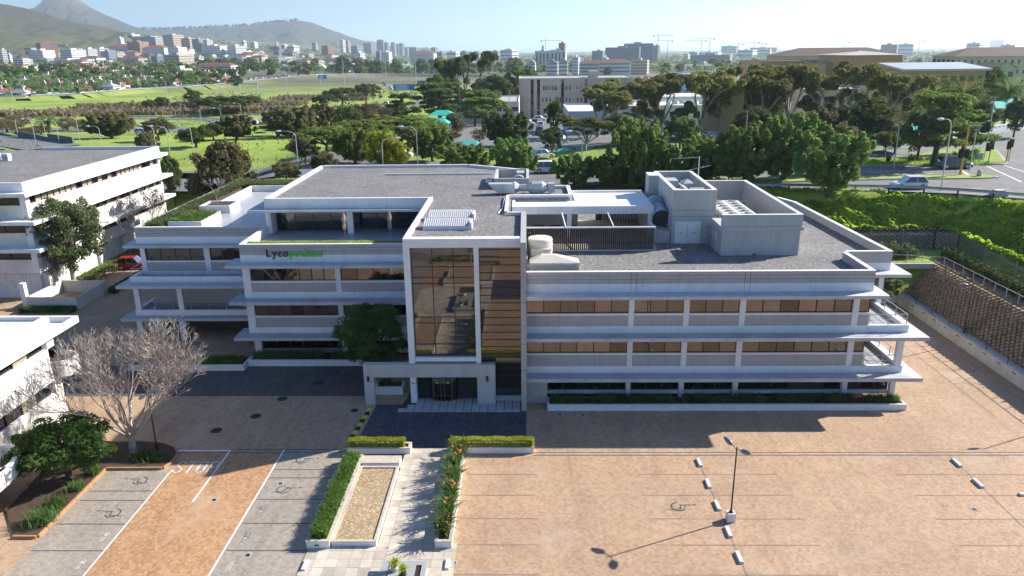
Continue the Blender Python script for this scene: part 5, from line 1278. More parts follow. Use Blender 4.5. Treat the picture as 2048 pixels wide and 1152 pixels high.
# ---------------------------------------------------------------- measured places
TREES = [('broad_b', 'olive', -41.34, 101.0, 2.14, 12.64, 10.3, 'broad olive tree behind the planted left roof terrace'),
('broad_a', 'dark', -53.81, 113.0, 2.83, 8.16, 3.53, 'dark tree tucked against the end of the rear office block'),
('pine_a', 'pine', 35.44, 87.5, 9.55, 6.74, 9.52, 'lone clumpy pine on the green bank beside the guard rail'),
('pine_b', 'pine', -1.41, 103.0, 8.25, 5.99, 7.35, 'green pine directly behind the concrete roof shaft box'),
('pine_a', 'pine', -9.07, 108.0, 8.25, 4.5, 8.81, 'green pine behind the far edge of the main gravel roof'),
('pine_c', 'pine', 6.39, 98.0, 8.26, 4.32, 6.33, 'rounded pine behind the silver duct beside the white car'),
('pine_a', 'pine', 11.35, 99.0, 8.49, 3.91, 7.74, 'rounded pine directly behind the white pavilion roof'),
('pine_b', 'pine', 14.88, 97.0, 8.11, 9.06, 8.25, 'tall pine between the pavilion and the plant room'),
('pine_c', 'pine', 18.62, 95.0, 4.54, 9.6, 5.81, 'short pine behind the open topped plant room'),
('pine_a', 'pine', 23.51, 96.0, 9.42, 5.62, 8.16, 'green pine behind the thin aerial mast'),
('pine_b', 'pine', 27.37, 94.0, 9.55, 7.07, 8.95, 'tall pine behind the chiller yard walls'),
('pine_c', 'pine', 32.83, 96.0, 9.55, 8.3, 9.79, 'tallest pine behind the chiller yard next to the gum row'),
('pine_a', 'pine', 38.84, 100.0, 9.55, 3.95, 4.76, 'slim pine beside the lone bank pine'),
('pine_b', 'dark', -3.98, 150.0, 7.38, 6.72, 10.2, 'dark leaning pine beside the clinic car park'),
('gum_b', 'dark', 4.63, 128.0, 8.25, 4.42, 6.09),
('gum_a', 'gum', 10.83, 135.0, 8.46, 5.68, 10.1),
('gum_c', 'gum', 17.48, 140.0, 8.68, 5.33, 9.52),
('gum_a', 'gum', 16.5, 175.0, 6.16, 11.94, 17.85, 'large gum tree with pale limbs in front of the clinic'),
('broad_c', 'broad', 6.82, 180.0, 5.66, 8.02, 4.9),
('gum_b', 'gum', 26.45, 150.0, 8.49, 11.56, 15.3),
('gum_c', 'gum', 33.47, 150.0, 8.51, 12.21, 13.26),
('gum_b', 'gum', 39.5, 155.0, 8.1, 13.35, 12.65),
('gum_a', 'gum', 44.51, 150.0, 8.51, 12.85, 14.28),
('gum_c', 'gum', 52.84, 152.0, 8.35, 13.43, 15.5),
('gum_b', 'gum', 57.94, 150.0, 8.51, 12.91, 13.26),
('gum_a', 'gum', 66.21, 155.0, 8.1, 13.87, 12.65),
('gum_c', 'gum', 69.12, 150.0, 8.51, 11.71, 11.22),
('broad_a', 'dark', 26.08, 128.0, 9.52, 5.19, 6.96),
('broad_c', 'dark', 36.86, 125.0, 9.55, 6.12, 7.65),
('broad_b', 'olive', 49.33, 128.0, 9.55, 6.59, 6.96),
('broad_b', 'dark', 55.53, 126.0, 9.55, 8.26, 11.14),
('layered_a', 'pine', 57.45, 107.0, 9.55, 9.74, 10.91, 'tall layered dark tree on the planted traffic island'),
('broad_c', 'dark', 56.79, 110.0, 9.55, 6.95, 6.73, 'smaller dark tree beside the tall layered tree on the traffic island'),
('umbrella_a', 'gum', 53.88, 114.0, 9.55, 4.18, 4.65, 'small umbrella topped tree beside the teal shade sail'),
('broad_a', 'olive', 58.25, 120.0, 9.55, 4.83, 5.71),
('broad_c', 'olive', 46.32, 110.0, 9.55, 5.15, 5.24),
('layered_b', 'pine', 66.61, 116.0, 9.55, 6.6, 8.68),
('broad_b', 'dark', 124.04, 210.0, 4.0, 16.22, 10.71),
('broad_c', 'dark', 79.39, 135.0, 9.55, 6.66, 7.8),
('broad_a', 'dark', 88.97, 140.0, 9.24, 7.17, 5.71),
('dry_bush', 'brown', 71.05, 140.0, 9.24, 6.71, 6.66),
('palm', 'palm', 78.39, 150.0, 8.51, 11.81, 9.69, 'date palm with drooping fronds before the metal roofed hall'),
('palm', 'palm', 85.41, 152.0, 8.35, 12.02, 10.34),
('palm', 'palm', 108.32, 175.0, 6.37, 13.27, 8.33, 'date palm in front of the grey school block'),
('palm', 'palm', 85.27, 330.0, -0.54, 20.88, 11.22, 'far date palm beside the straight road'),
('broad_a', 'yellow', -20.32, 108.0, 8.25, 6.48, 6.24, 'bright yellow green tree behind the main gravel roof'),
('broad_c', 'yellow', -18.12, 106.0, 8.25, 5.3, 4.32, 'smaller yellow green tree joined to the bright yellow one'),
('umbrella_a', 'pine', -33.67, 128.0, 8.25, 5.55, 11.32, 'wide umbrella pine standing on a lawn beside the yellow tree'),
('umbrella_b', 'pine', -26.5, 160.0, 6.81, 5.87, 20.67, 'widest umbrella pine behind the yellow green tree'),
('broad_a', 'pine', -18.83, 135.0, 8.25, 5.36, 10.1),
('umbrella_a', 'pine', -32.86, 150.0, 7.38, 5.43, 12.24),
('pine_c', 'pine', -15.39, 125.0, 8.25, 5.45, 7.65),
('pine_a', 'pine', -27.67, 122.0, 8.25, 5.3, 7.47),
('broad_b', 'olive', -36.34, 124.0, 8.17, 4.43, 6.32),
('broad_a', 'olive', -29.1, 108.0, 8.25, 3.72, 4.41),
('bush', 'olive', -34.03, 106.0, 8.25, 3.11, 4.32),
('bush', 'olive', -14.06, 104.0, 8.25, 2.97, 3.54),
('pine_b', 'olive', -58.4, 190.0, 5.08, 7.5, 14.21),
('pine_a', 'olive', -70.66, 185.0, 5.37, 5.55, 10.69),
('pine_c', 'olive', -54.11, 200.0, 4.5, 8.08, 9.52),
('broad_a', 'dark', -72.19, 165.0, 5.96, 4.22, 8.98),
('broad_c', 'olive', -87.56, 180.0, 5.65, 4.91, 9.18),
('pine_b', 'olive', -106.97, 195.0, 4.79, 6.46, 12.6),
('broad_b', 'dark', -74.36, 180.0, 5.65, 4.22, 7.34),
('umbrella_b', 'dark', -132.65, 330.0, -0.54, 8.11, 24.68),
('umbrella_a', 'dark', -125.35, 340.0, -0.75, 8.09, 18.5),
('broad_c', 'dark', -172.9, 400.0, -2.0, 8.29, 10.88),
('bush', 'dark', -185.16, 390.0, -1.79, 6.75, 7.96),
('broad_a', 'dark', -187.12, 380.0, -1.58, 4.73, 7.75),
('umbrella_a', 'dark', -87.71, 370.0, -1.38, 10.37, 18.87),
('umbrella_b', 'dark', -82.33, 400.0, -2.0, 11.5, 16.32),
('umbrella_a', 'dark', -88.23, 340.0, -0.75, 8.2, 11.56),
('dry_bush', 'brown', -158.09, 230.0, 3.0, 4.83, 10.95),
('dry_bush', 'brown', -135.61, 205.0, 4.25, 3.13, 8.36),
('dry_bush', 'brown', -138.01, 215.0, 3.75, 3.38, 7.31),
('dry_bush', 'brown', -142.41, 235.0, 2.75, 5.14, 9.59),
('dry_bush', 'brown', -134.17, 230.0, 3.0, 4.19, 7.04),
('dry_bush', 'brown', -129.43, 240.0, 2.5, 6.1, 9.79),
('dry_bush', 'brown', -117.92, 225.0, 3.25, 5.26, 6.12),
('dry_bush', 'brown', -168.22, 250.0, 2.0, 5.35, 10.2),
('palm', 'palm', -141.8, 225.0, 3.25, 5.45, 7.96, 'squat palm among the brown shrubs in the meadow'),
('dry_bush', 'brown', -46.54, 230.0, 3.0, 9.76, 13.29),
('layered_b', 'dark', -38.58, 240.0, 2.5, 10.2, 13.06),
('dry_bush', 'brown', -41.89, 245.0, 2.25, 8.65, 10.0),
('layered_a', 'dark', -28.3, 255.0, 1.75, 13.2, 19.94, 'dark layered cypress before the parking deck'),
('gum_b', 'dark', -23.35, 290.0, 0.29, 23.07, 21.69),
('broad_a', 'dark', -35.37, 320.0, -0.33, 16.04, 15.23),
('broad_b', 'dark', -14.34, 340.0, -0.75, 16.02, 20.81),
('broad_c', 'dark', -2.38, 370.0, -1.38, 17.86, 20.13),
('umbrella_b', 'pine', -13.9, 250.0, 2.0, 11.48, 17.0),
('layered_b', 'pine', -15.77, 240.0, 2.5, 8.8, 11.42),
('broad_b', 'olive', -18.52, 200.0, 4.5, 5.62, 5.44),
('palm', 'palm', -28.44, 200.0, 4.5, 5.7, 8.16, 'low palm between the umbrella pines and the car park'),
('dry_bush', 'brown', -17.9, 200.0, 4.5, 4.21, 6.12),
('broad_a', 'olive', -16.44, 170.0, 6.23, 2.24, 4.62),
('dry_bush', 'brown', -9.89, 165.0, 6.52, 3.69, 4.49),
('broad_c', 'dark', 3.7, 380.0, -1.58, 14.94, 15.5),
('broad_b', 'dark', -12.37, 380.0, -1.58, 12.74, 15.5),
('gum_c', 'gum', 29.84, 200.0, 4.5, 13.36, 12.24),
('broad_c', 'olive', 25.25, 215.0, 3.75, 9.55, 8.77),
('broad_a', 'dark', -42.77, 185.0, 5.37, 7.33, 8.81),
('layered_a', 'dark', -65.15, 200.0, 4.5, 4.08, 12.24),
('broad_b', 'olive', -75.33, 150.0, 5.7, 5.31, 5.1)]
ROADS = {'motorway': ([(-353.04, 485.0, -3.08),
(-316.8, 510.0, -3.1),
(-307.44, 590.0, -4.07),
(-278.45, 640.0, -3.88),
(-256.99, 750.0, -3.06),
(-242.52, 875.0, -3.52),
(-178.09, 955.0, -5.23),
(-89.52, 930.0, -5.75),
(-40.98, 915.0, -5.67)], 9), 'lower_road': ([(-169.67, 239.0, 2.53),
(-148.25, 235.5, 2.72),
(-127.71, 232.5, 2.87),
(-120.66, 243.5, 2.31),
(-97.9, 228.0, 3.1),
(-101.06, 260.0, 1.49),
(-97.43, 303.0, 0.0),
(-83.07, 343.5, -0.84),
(-64.45, 396.0, -1.93),
(-46.64, 480.0, -2.97),
(-33.95, 585.0, -4.0)], 7), 'slip_road': ([(-169.52, 318.0, -0.32),
(-146.34, 309.0, -0.13),
(-131.17, 307.0, -0.07),
(-116.95, 291.5, 0.24),
(-106.99, 268.5, 1.05)], 3.5), 'ramp_road': ([(-130.29, 325.5, -0.46),
(-110.18, 343.5, -0.83),
(-86.98, 381.0, -1.63)], 3), 'left_ramp': ([(-167.13, 222.5, 3.35),
(-133.18, 190.5, 5.03),
(-114.81, 174.0, 5.88),
(-103.81, 165.5, 5.95)], 6), 'far_road': ([(121.11, 755.0, -4.81),
(172.66, 870.0, -5.5),
(235.21, 995.0, -6.09),
(306.66, 1145.0, -6.35),
(400.85, 1340.0, -6.52)], 9)}
CITY = [('brick', -946.16, -905.36, 1500.0, 1540.0, 11.23, 43.84),
('white', -938.64, -896.66, 1470.0, 1495.0, 10.65, 30.14),
('stripe', -838.37, -797.5, 1400.0, 1440.0, 9.28, 30.25),
('white', -886.65, -860.39, 1560.0, 1590.0, 13.6, 32.28),
('white', -884.34, -857.42, 1600.0, 1630.0, 15.18, 33.18),
('blue', -774.6, -750.69, 1420.0, 1450.0, 9.67, 27.07),
('redroof', -936.68, -880.17, 1750.0, 1780.0, 21.11, 36.63),
('brick', -875.13, -835.21, 1720.0, 1760.0, 19.92, 46.53),
('redroof', -783.28, -734.76, 1600.0, 1625.0, 14.89, 33.08),
('grey', -1053.35, -964.18, 2100.0, 2160.0, 33.66, 63.43),
('tan', -901.58, -855.2, 1950.0, 2010.0, 27.29, 64.88),
('tan', -847.03, -812.29, 1930.0, 1980.0, 24.98, 55.94),
('grey', -807.64, -778.32, 1900.0, 1940.0, 18.97, 54.09),
('white', -776.81, -754.94, 1890.0, 1930.0, 18.79, 51.43),
('white', -706.2, -649.31, 1700.0, 1725.0, 14.45, 36.41),
('white', -645.43, -606.32, 1690.0, 1715.0, 11.65, 35.88),
('white', -686.28, -654.37, 1500.0, 1525.0, 10.25, 33.15),
('white', -989.83, -975.15, 1900.0, 1930.0, 27.03, 58.26),
('white', -1171.58, -1134.65, 2300.0, 2340.0, 42.83, 74.43),
('white', -877.74, -867.59, 1300.0, 1330.0, 7.33, 31.04),
('white', -898.96, -892.81, 1350.0, 1365.0, 8.3, 23.69),
('tan', -511.76, -474.07, 1100.0, 1130.0, 2.92, 21.18),
('grey', -553.79, -531.47, 1150.0, 1180.0, 4.23, 19.81),
('redroof', -382.25, -335.61, 900.0, 914.0, -1.15, 10.02),
('white', -375.36, -355.12, 820.0, 834.0, -1.64, 8.25),
('white', -956.92, -941.55, 3000.0, 3030.0, 32.51, 54.7),
('brick', -845.7, -802.33, 2600.0, 2640.0, 20.4, 38.28),
('white', -777.64, -756.81, 2500.0, 2540.0, 20.26, 42.11),
('white', -756.96, -723.3, 2500.0, 2540.0, 17.72, 38.82),
('white', -940.16, -923.49, 2600.0, 2630.0, 34.77, 56.66),
('white', -945.55, -921.33, 2700.0, 2730.0, 34.22, 52.61),
('grey', -894.36, -873.25, 3300.0, 3340.0, 21.28, 54.01),
('brick', -675.54, -635.6, 2600.0, 2640.0, 8.82, 38.22),
('white', -846.33, -823.33, 3600.0, 3640.0, 11.86, 68.33),
('grey', -869.25, -844.99, 3800.0, 3840.0, 11.11, 65.86),
('grey', -664.36, -622.16, 3000.0, 3040.0, 2.86, 39.0),
('blue', -862.34, -800.65, 4200.0, 4260.0, 3.59, 58.77),
('blue', -827.02, -793.33, 4400.0, 4450.0, -0.25, 75.66),
('grey', -798.95, -787.72, 4400.0, 4430.0, -1.39, 75.5),
('blue', -806.04, -777.33, 4500.0, 4550.0, -2.46, 62.86),
('grey', -731.88, -709.94, 4300.0, 4340.0, -4.82, 60.87),
('white', -698.93, -688.21, 4200.0, 4220.0, -5.47, 59.96),
('blue', -753.83, -736.22, 4600.0, 4640.0, -5.9, 54.72),
('blue', -720.14, -691.44, 4500.0, 4540.0, -7.02, 56.59),
('grey', -655.85, -633.89, 4300.0, 4350.0, -8.23, 31.53),
('blue', -560.24, -506.89, 3800.0, 3850.0, -9.23, 32.83),
('blue', -351.29, -339.45, 1850.0, 1880.0, -5.1, 21.17),
('white', -335.85, -312.43, 1830.0, 1860.0, -5.79, 19.94),
('white', -381.78, -359.35, 1750.0, 1780.0, -3.41, 18.66),
('grey', -465.34, -430.53, 3900.0, 3940.0, -10.25, 32.05),
('grey', -247.61, -220.92, 2200.0, 2240.0, -8.3, 17.22),
('white', -228.74, -188.54, 2250.0, 2280.0, -8.38, 18.1),
('blue', -201.02, -167.36, 2400.0, 2430.0, -8.6, 17.2),
('redroof', -290.41, -229.03, 2000.0, 2030.0, -7.92, 14.82),
('grey', -160.5, -119.44, 2300.0, 2340.0, -8.45, 15.82),
('grey', -101.81, -66.66, 2300.0, 2340.0, -8.45, 18.08),
('white', -66.6, -18.97, 2200.0, 2250.0, -8.3, 20.72),
('white', -55.49, -27.39, 2210.0, 2240.0, -8.31, 23.36),
('frame', 21.43, 50.04, 1500.0, 1525.0, -7.25, 19.96),
('frame', 49.7, 79.04, 1490.0, 1515.0, -7.24, 21.53),
('brick', 65.16, 78.46, 1500.0, 1520.0, -7.25, 34.1),
('grey', 35.04, 39.1, 1600.0, 1615.0, -7.4, 29.24),
('glass', 172.19, 243.21, 1650.0, 1690.0, -7.47, 24.71),
('glass', 216.01, 278.34, 1700.0, 1760.0, -7.55, 32.54),
('grey', 294.66, 308.3, 1800.0, 1830.0, -7.7, 28.21),
('grey', 151.64, 182.71, 1750.0, 1780.0, -7.63, 17.75),
('gable', 21.64, 34.41, 800.0, 814.0, -5.5, 11.99),
('gable', 33.98, 43.55, 790.0, 804.0, -5.45, 13.02),
('gable', 3.33, 11.71, 820.0, 830.0, -5.6, 11.33),
('white', 57.74, 66.81, 950.0, 964.0, -6.25, 14.3),
('white', 94.0, 101.24, 950.0, 964.0, -6.25, 13.38),
('redroof', 63.41, 92.09, 900.0, 914.0, -6.0, 8.7),
('redroof', 84.42, 119.15, 880.0, 894.0, -5.9, 9.92),
('tan', 125.85, 148.31, 930.0, 944.0, -6.15, 10.43),
('grey', 1049.95, 1142.46, 4200.0, 4260.0, -10.5, 24.81),
('white', 481.84, 510.9, 2300.0, 2340.0, -8.45, 9.71),
('white', 488.86, 551.38, 2200.0, 2240.0, -8.3, 8.66),
('grey', 335.56, 426.56, 1600.0, 1620.0, -7.4, 8.52),
('white', 708.4, 765.72, 2600.0, 2640.0, -8.9, 12.17),
('white', 862.89, 908.51, 2900.0, 2940.0, -9.35, 13.46),
('grey', 1281.02, 1450.74, 4500.0, 4560.0, -10.75, 14.74),
('grey', 857.58, 897.96, 1900.0, 1940.0, -7.85, 25.17),
('white', 1181.09, 1227.92, 2500.0, 2540.0, -8.75, 25.91),
('white', 1231.25, 1266.86, 2200.0, 2240.0, -8.3, 26.71),
('white', 1201.8, 1237.87, 2000.0, 2040.0, -8.0, 21.04),
('grey', 4106.39, 4223.74, 7000.0, 7080.0, -12.83, 51.4),
('white', 404.08, 419.26, 2000.0, 2025.0, -8.0, 7.19)]
MID = {'clinic': (-2.3, 42.95, 300.0, 330.0, -0.42, 14.38), 'clinic_end': (42.96, 52.6, 300.0, 334.0, -0.42, 13.76), 'clinic_brown': (40.81, 53.8, 293.0, 311.0, -0.27, 12.96), 'white_box': (10.66, 20.58, 190.0, 216.0, 4.41, 10.52), 'low_roofs': (22.16, 53.55, 205.0, 225.0, 3.75, 10.68), 'low_roofs2': (36.55, 59.31, 235.0, 260.0, 2.25, 11.06), 'pale_blue': (53.37, 66.82, 262.0, 282.0, 0.9, 16.77), 'tan_tall': (38.03, 42.39, 150.0, 166.0, 7.66, 18.62), 'tan_rear': (44.63, 52.16, 158.0, 176.0, 7.35, 17.59), 'tan_long': (62.3, 77.98, 172.0, 186.0, 6.13, 16.26), 'office_tan': (78.08, 99.86, 260.0, 284.0, 1.0, 20.7), 'hip_long': (108.86, 159.66, 335.0, 355.0, -1.15, 21.62), 'tan_gable': (93.84, 109.84, 230.0, 252.0, 2.5, 23.04), 'tan_low': (91.88, 98.27, 240.0, 260.0, 2.0, 20.11), 'metal_hall': (96.77, 117.05, 200.0, 213.0, 4.0, 19.62), 'school': (163.36, 203.74, 300.0, 317.0, -0.42, 21.3), 'school_wing': (161.63, 168.08, 270.0, 284.0, 0.5, 17.85), 'parking_deck': (-24.73, -2.05, 262.0, 296.0, 0.9, 8.27), 'blue_canopy': (95.73, 101.73, 250.0, 266.0, 1.5, 21.08), 'link_block': (104.53, 128.51, 420.0, 440.0, -2.7, 16.15)}
SAILS = [(-14.39, 150.0, 8.0),
(-11.49, 158.0, 7.42),
(-21.38, 190.0, 9.37),
(-23.27, 215.0, 9.37),
(3.53, 142.0, 7.9),
(7.26, 138.0, 8.2),
(11.05, 140.0, 8.1),
(16.07, 142.0, 7.99),
(19.51, 140.0, 8.58),
(23.72, 128.0, 10.03),
(54.55, 126.0, 12.48),
(57.3, 122.0, 11.85),
(63.23, 130.0, 13.32),
(99.59, 165.0, 14.01),
(106.83, 170.0, 14.14),
(93.65, 160.0, 13.69),
(58.1, 140.0, 12.96)]
LAMPS = [(-131.37, 195.0, 4.79, 5.67),
(-117.31, 180.0, 5.65, 5.4),
(-117.78, 185.0, 5.37, 5.0),
(-108.5, 175.0, 5.87, 5.32),
(-106.54, 180.0, 5.65, 6.47),
(-92.98, 165.0, 5.96, 4.72),
(-78.1, 135.0, 5.72, 6.0),
(-66.34, 135.0, 5.72, 7.84),
(-60.63, 128.0, 5.65, 8.37),
(-66.26, 150.0, 5.7, 6.22),
(-91.65, 215.0, 3.75, 7.57),
(-91.76, 230.0, 3.0, 6.65),
(-100.41, 270.0, 1.0, 7.47),
(-85.67, 260.0, 1.5, 6.86),
(-35.79, 118.0, 8.22, 5.81),
(-74.22, 260.0, 1.5, 7.09),
(-59.25, 270.0, 1.0, 8.99),
(-19.71, 104.0, 8.25, 6.16),
(-16.03, 112.0, 8.25, 6.9),
(-5.14, 250.0, 2.0, 11.41),
(1.2, 230.0, 3.0, 8.91),
(7.14, 245.0, 2.25, 10.69),
(-20.18, 240.0, 2.5, 9.74),
(8.12, 108.0, 8.32, 6.4),
(15.11, 106.0, 8.78, 6.09),
(35.19, 122.0, 9.55, 7.15),
(48.66, 88.0, 9.55, 8.26),
(51.06, 105.0, 9.55, 6.27),
(67.49, 112.0, 9.55, 9.7),
(59.81, 102.0, 9.55, 6.16),
(-225.02, 420.0, -2.2, 11.08),
(-223.86, 480.0, -2.8, 11.04),
(-205.09, 520.0, -3.2, 10.59),
(-147.81, 560.0, -3.6, 12.38),
(-185.18, 600.0, -4.0, 15.51),
(-110.68, 620.0, -4.1, 25.03),
(-89.64, 640.0, -4.2, 25.52),
(-151.64, 650.0, -4.12, 22.76),
(-315.07, 470.0, -2.7, 10.1),
(-270.65, 440.0, -2.4, 9.39)]
CARS = [('suv', 'white', 3.44, 111.0, 8.25, 0.0),
('hatch', 'white', 45.61, 89.5, 9.55, 180.0),
('suv', 'grey', 58.99, 104.5, 9.55, 0.0),
('van', 'white', -104.58, 285.0, 0.4, 180.0),
('hatch', 'white', -97.02, 270.5, 0.97, 180.0),
('hatch', 'grey', -97.66, 246.0, 2.2, 180.0),
('hatch', 'white', -108.66, 214.5, 3.77, 0.0),
('hatch', 'white', -100.01, 357.5, -1.11, 180.0),
('hatch', 'white', -92.84, 364.5, -1.26, 180.0),
('hatch', 'white', -83.47, 355.0, -1.06, 180.0),
('hatch', 'white', -81.09, 371.0, -1.4, 180.0),
('hatch', 'white', -77.22, 388.5, -1.76, 0.0),
('hatch', 'white', -74.73, 410.0, -2.1, 180.0),
('hatch', 'grey', -85.78, 319.5, -0.32, 0.0),
('suv', 'white', 5.45, 279.5, 0.52, 0.0),
('hatch', 'white', 1.28, 249.0, 2.05, 0.0),
('suv', 'white', 8.89, 284.5, 0.41, 0.0),
('hatch', 'dark', 11.69, 289.5, 0.3, 0.0),
('hatch', 'white', -2.07, 315.0, -0.23, 90.0),
('hatch', 'white', 1.01, 314.5, -0.22, 90.0),
('hatch', 'dark', 5.41, 320.5, -0.34, 90.0),
('hatch', 'white', -9.47, 322.5, -0.39, 90.0),
('hatch', 'white', -13.84, 326.5, -0.47, 90.0),
('hatch', 'dark', 8.25, 175.0, 5.97, 60.0),
('suv', 'dark', 7.41, 157.0, 7.01, 60.0),
('hatch', 'white', 2.9, 126.5, 8.25, 30.0),
('suv', 'white', -27.85, 265.5, 1.22, 80.0),
('hatch', 'dark', -32.84, 347.5, -0.91, 90.0),
('hatch', 'white', -28.27, 347.0, -0.9, 90.0),
('suv', 'dark', 26.95, 101.0, 9.54, 0.0),
('hatch', 'white', -121.13, 670.0, -4.28, 160.0),
('hatch', 'white', -110.78, 635.0, -4.16, 150.0),
('hatch', 'dark', -130.08, 715.0, -4.43, 150.0),
('hatch', 'grey', -114.5, 600.0, -4.0, 150.0),
('hatch', 'white', -103.99, 600.0, -4.0, 150.0),
('hatch', 'white', 36.11, 147.0, 8.74, 20.0),
('suv', 'white', -21.32, 128.0, 8.25, 0.0)]
RIDGES = {'near': (2900, [(-2648.18, 2900.0, 370.65),
(-2266.17, 2900.0, 291.2),
(-1919.19, 2900.0, 197.46),
(-1847.45, 2900.0, 186.42),
(-1794.8, 2900.0, 172.12),
(-1689.79, 2900.0, 139.95),
(-1564.64, 2900.0, 112.63),
(-1456.98, 2900.0, 88.86),
(-1329.75, 2900.0, 68.33),
(-1202.15, 2900.0, 47.74),
(-1073.76, 2900.0, 30.62)]), 'head': (6000, [(-4182.95, 6000.0, 124.04),
(-3932.89, 6000.0, 201.4),
(-3754.65, 6000.0, 314.48),
(-3674.05, 6000.0, 370.54),
(-3626.57, 6000.0, 416.01),
(-3558.31, 6000.0, 432.9),
(-3464.56, 6000.0, 424.85),
(-3371.45, 6000.0, 413.29),
(-3334.84, 6000.0, 384.66),
(-3301.29, 6000.0, 359.53),
(-3200.79, 6000.0, 301.61),
(-3040.82, 6000.0, 228.42),
(-2857.09, 6000.0, 176.17),
(-2636.19, 6000.0, 108.82)]), 'signal': (6600, [(-3915.86, 6600.0, 143.1),
(-3653.5, 6600.0, 180.39),
(-3352.9, 6600.0, 201.23),
(-3182.53, 6600.0, 207.45),
(-2929.25, 6600.0, 204.9),
(-2632.57, 6600.0, 213.79),
(-2378.68, 6600.0, 223.08),
(-2166.48, 6600.0, 240.64),
(-1997.16, 6600.0, 254.65),
(-1870.82, 6600.0, 261.21),
(-1767.69, 6600.0, 244.45),
(-1666.5, 6600.0, 204.05),
(-1544.29, 6600.0, 159.35),
(-1462.78, 6600.0, 126.82),
(-1297.74, 6600.0, 81.42),
(-1089.32, 6600.0, 47.45),
(-838.18, 6600.0, 17.02)])}
SIGNS = {'a': (-65.72, 420.0, 4.56), 'b': (-169.74, 650.0, 2.77), 'c': (-63.46, 480.0, 4.4), 'd': (-56.94, 480.0, 4.34), 'e': (-106.97, 288.0, 0.48), 'f': (-80.12, 330.0, 1.69), 'g': (-87.83, 125.0, 9.1), 'h': (-215.22, 600.0, 3.96)}
CRANES = [(294.98, 1750.0, 50.16),
(415.87, 2300.0, 43.71),
(557.34, 2500.0, 44.22),
(536.92, 2300.0, 48.02),
(809.2, 3000.0, 33.9),
(1042.61, 3600.0, 43.41),
(1136.9, 3800.0, 37.19),
(44.71, 1700.0, 41.68),
(1588.01, 3200.0, 40.71),
(1410.27, 3500.0, 39.03)]
# ---------------------------------------------------------------- roads
def strip_road(name, pts, half, mat=ASPH, lift=.10, step=4.0, off=0.0):
    P = [Vector((p[0],p[1])) for p in pts]; cl = []
    # smooth the centre line (Catmull-Rom)
    for i in range(len(P)-1):
        a, b, c, d = P[max(i-1,0)], P[i], P[i+1], P[min(i+2,len(P)-1)]; n = max(2, int((c-b).length/step))
        for k in range(n):
            t = k/n; cl.append(.5*((2*b)+(c-a)*t+(2*a-5*b+4*c-d)*t*t+(3*b-a-3*c+d)*t**3))
    cl.append(P[-1]); L_, R_ = [], []
    for i, p in enumerate(cl):
        d = (cl[min(i+1,len(cl)-1)]-cl[max(i-1,0)]).normalized(); n = Vector((-d.y,d.x)); z = float(T(p.x,p.y))+lift
        L_.append((*(p+n*(half+off)),z)); R_.append((*(p-n*(half-off)),z))
    mb = MB()
    for i in range(len(cl)-1): mb.poly([L_[i],R_[i],R_[i+1],L_[i+1]])
    structure(name, mb, mat); return cl
RZ = 9.62
near = [(19,91.5),(31.8,89.0),(42,88.0),(49.3,86.0),(54.8,82.8),(66,74),(100,58),(114,68),(101,94),(112,132),(142,170),(130,177),(97.7,151.5),(83.8,142),(70.7,131),(57,123.4),(45,117),(19,110)]
sheet('road_junction', near, RZ, ASPH)
strip_road('rear_road', [(21,100.6),(3.5,110),(-15,114.5),(-35,118),(-55,121),(-100,124)], 8.5, lift=.12); strip_road('rear_road', [(-20,131),(-41,130),(-60,128)], 4.5, lift=.12)
for k, v in ROADS.items():
    if k in ('motorway','far_road'): continue
    strip_road('slip_road', v[0], v[1], lift=.15)
MW = strip_road('motorway', ROADS['motorway'][0], 15, lift=2.6, mat=plain('pale_motorway', (.17,.17,.17), .8, .15, .3), step=12)
FR = strip_road('far_road', ROADS['far_road'][0], 8, lift=.4, mat=plain('pale_far_road', (.42,.41,.39), .8, .15, .3), step=20)
# motorway embankment shoulders
mb = MB()
for a, b in zip(MW, MW[1:]):
    d = (b-a).normalized(); n = Vector((d.y,-d.x)); 
    q = [(a+n*14.9, 2.56),(b+n*14.9, 2.56),(b+n*23, -.3),(a+n*23, -.3)]
    mb.poly([(p.x,p.y,float(T(p.x,p.y))+h if h < 0 else float(T((p-n*14.9).x,(p-n*14.9).y))+h) for p, h in q])
structure('motorway_embankment', mb, MEADOW)
def roadmark(name, pts, w, mat=MARK, z=RZ+.006, dash=None):
    P = [Vector(p) for p in pts]
    for a, b in zip(P, P[1:]):
        d = (b-a); ln = d.length; d /= ln; segs = [(0,ln)] if not dash else [(s,min(s+dash[0],ln)) for s in np.arange(0,ln,dash[0]+dash[1])]
        for s0, s1 in segs:
            mb = MB(); stroke(mb, [a+d*s0, a+d*s1], w, z); structure(name, mb, mat)
roadmark('lane_line', [(44,90.6),(58,88.4),(80,80)], .12, dash=(1.2,1.8)); roadmark('lane_line', [(47,89.3),(60,85.8)], .12, dash=(1.0,1.2)); roadmark('edge_line', [(40,88.6),(49.5,86.8),(55,83.6)], .12)
roadmark('stop_line', [(59.6,104.3),(57.9,98.8)], .45); roadmark('lane_line', [(64.6,106.3),(61.3,93.3)], .3); roadmark('lane_line', [(67.2,106.5),(66.0,96)], .25); roadmark('lane_line', [(40,102.2),(58.4,103.0)], .12)
roadmark('hatch_line', [(47,99.9),(54,100.2)], .3, YMARK); roadmark('hatch_line', [(46.5,101.5),(53,101.9)], .3, YMARK)
roadmark('turn_line', [(84,118),(80.5,112),(80,104),(83,96)], .25); roadmark('lane_line', [(50,116.3),(60,119.8),(70,125)], .12, dash=(2,3)); roadmark('lane_line', [(56,111),(66,104.5)], .1, dash=(1,1))
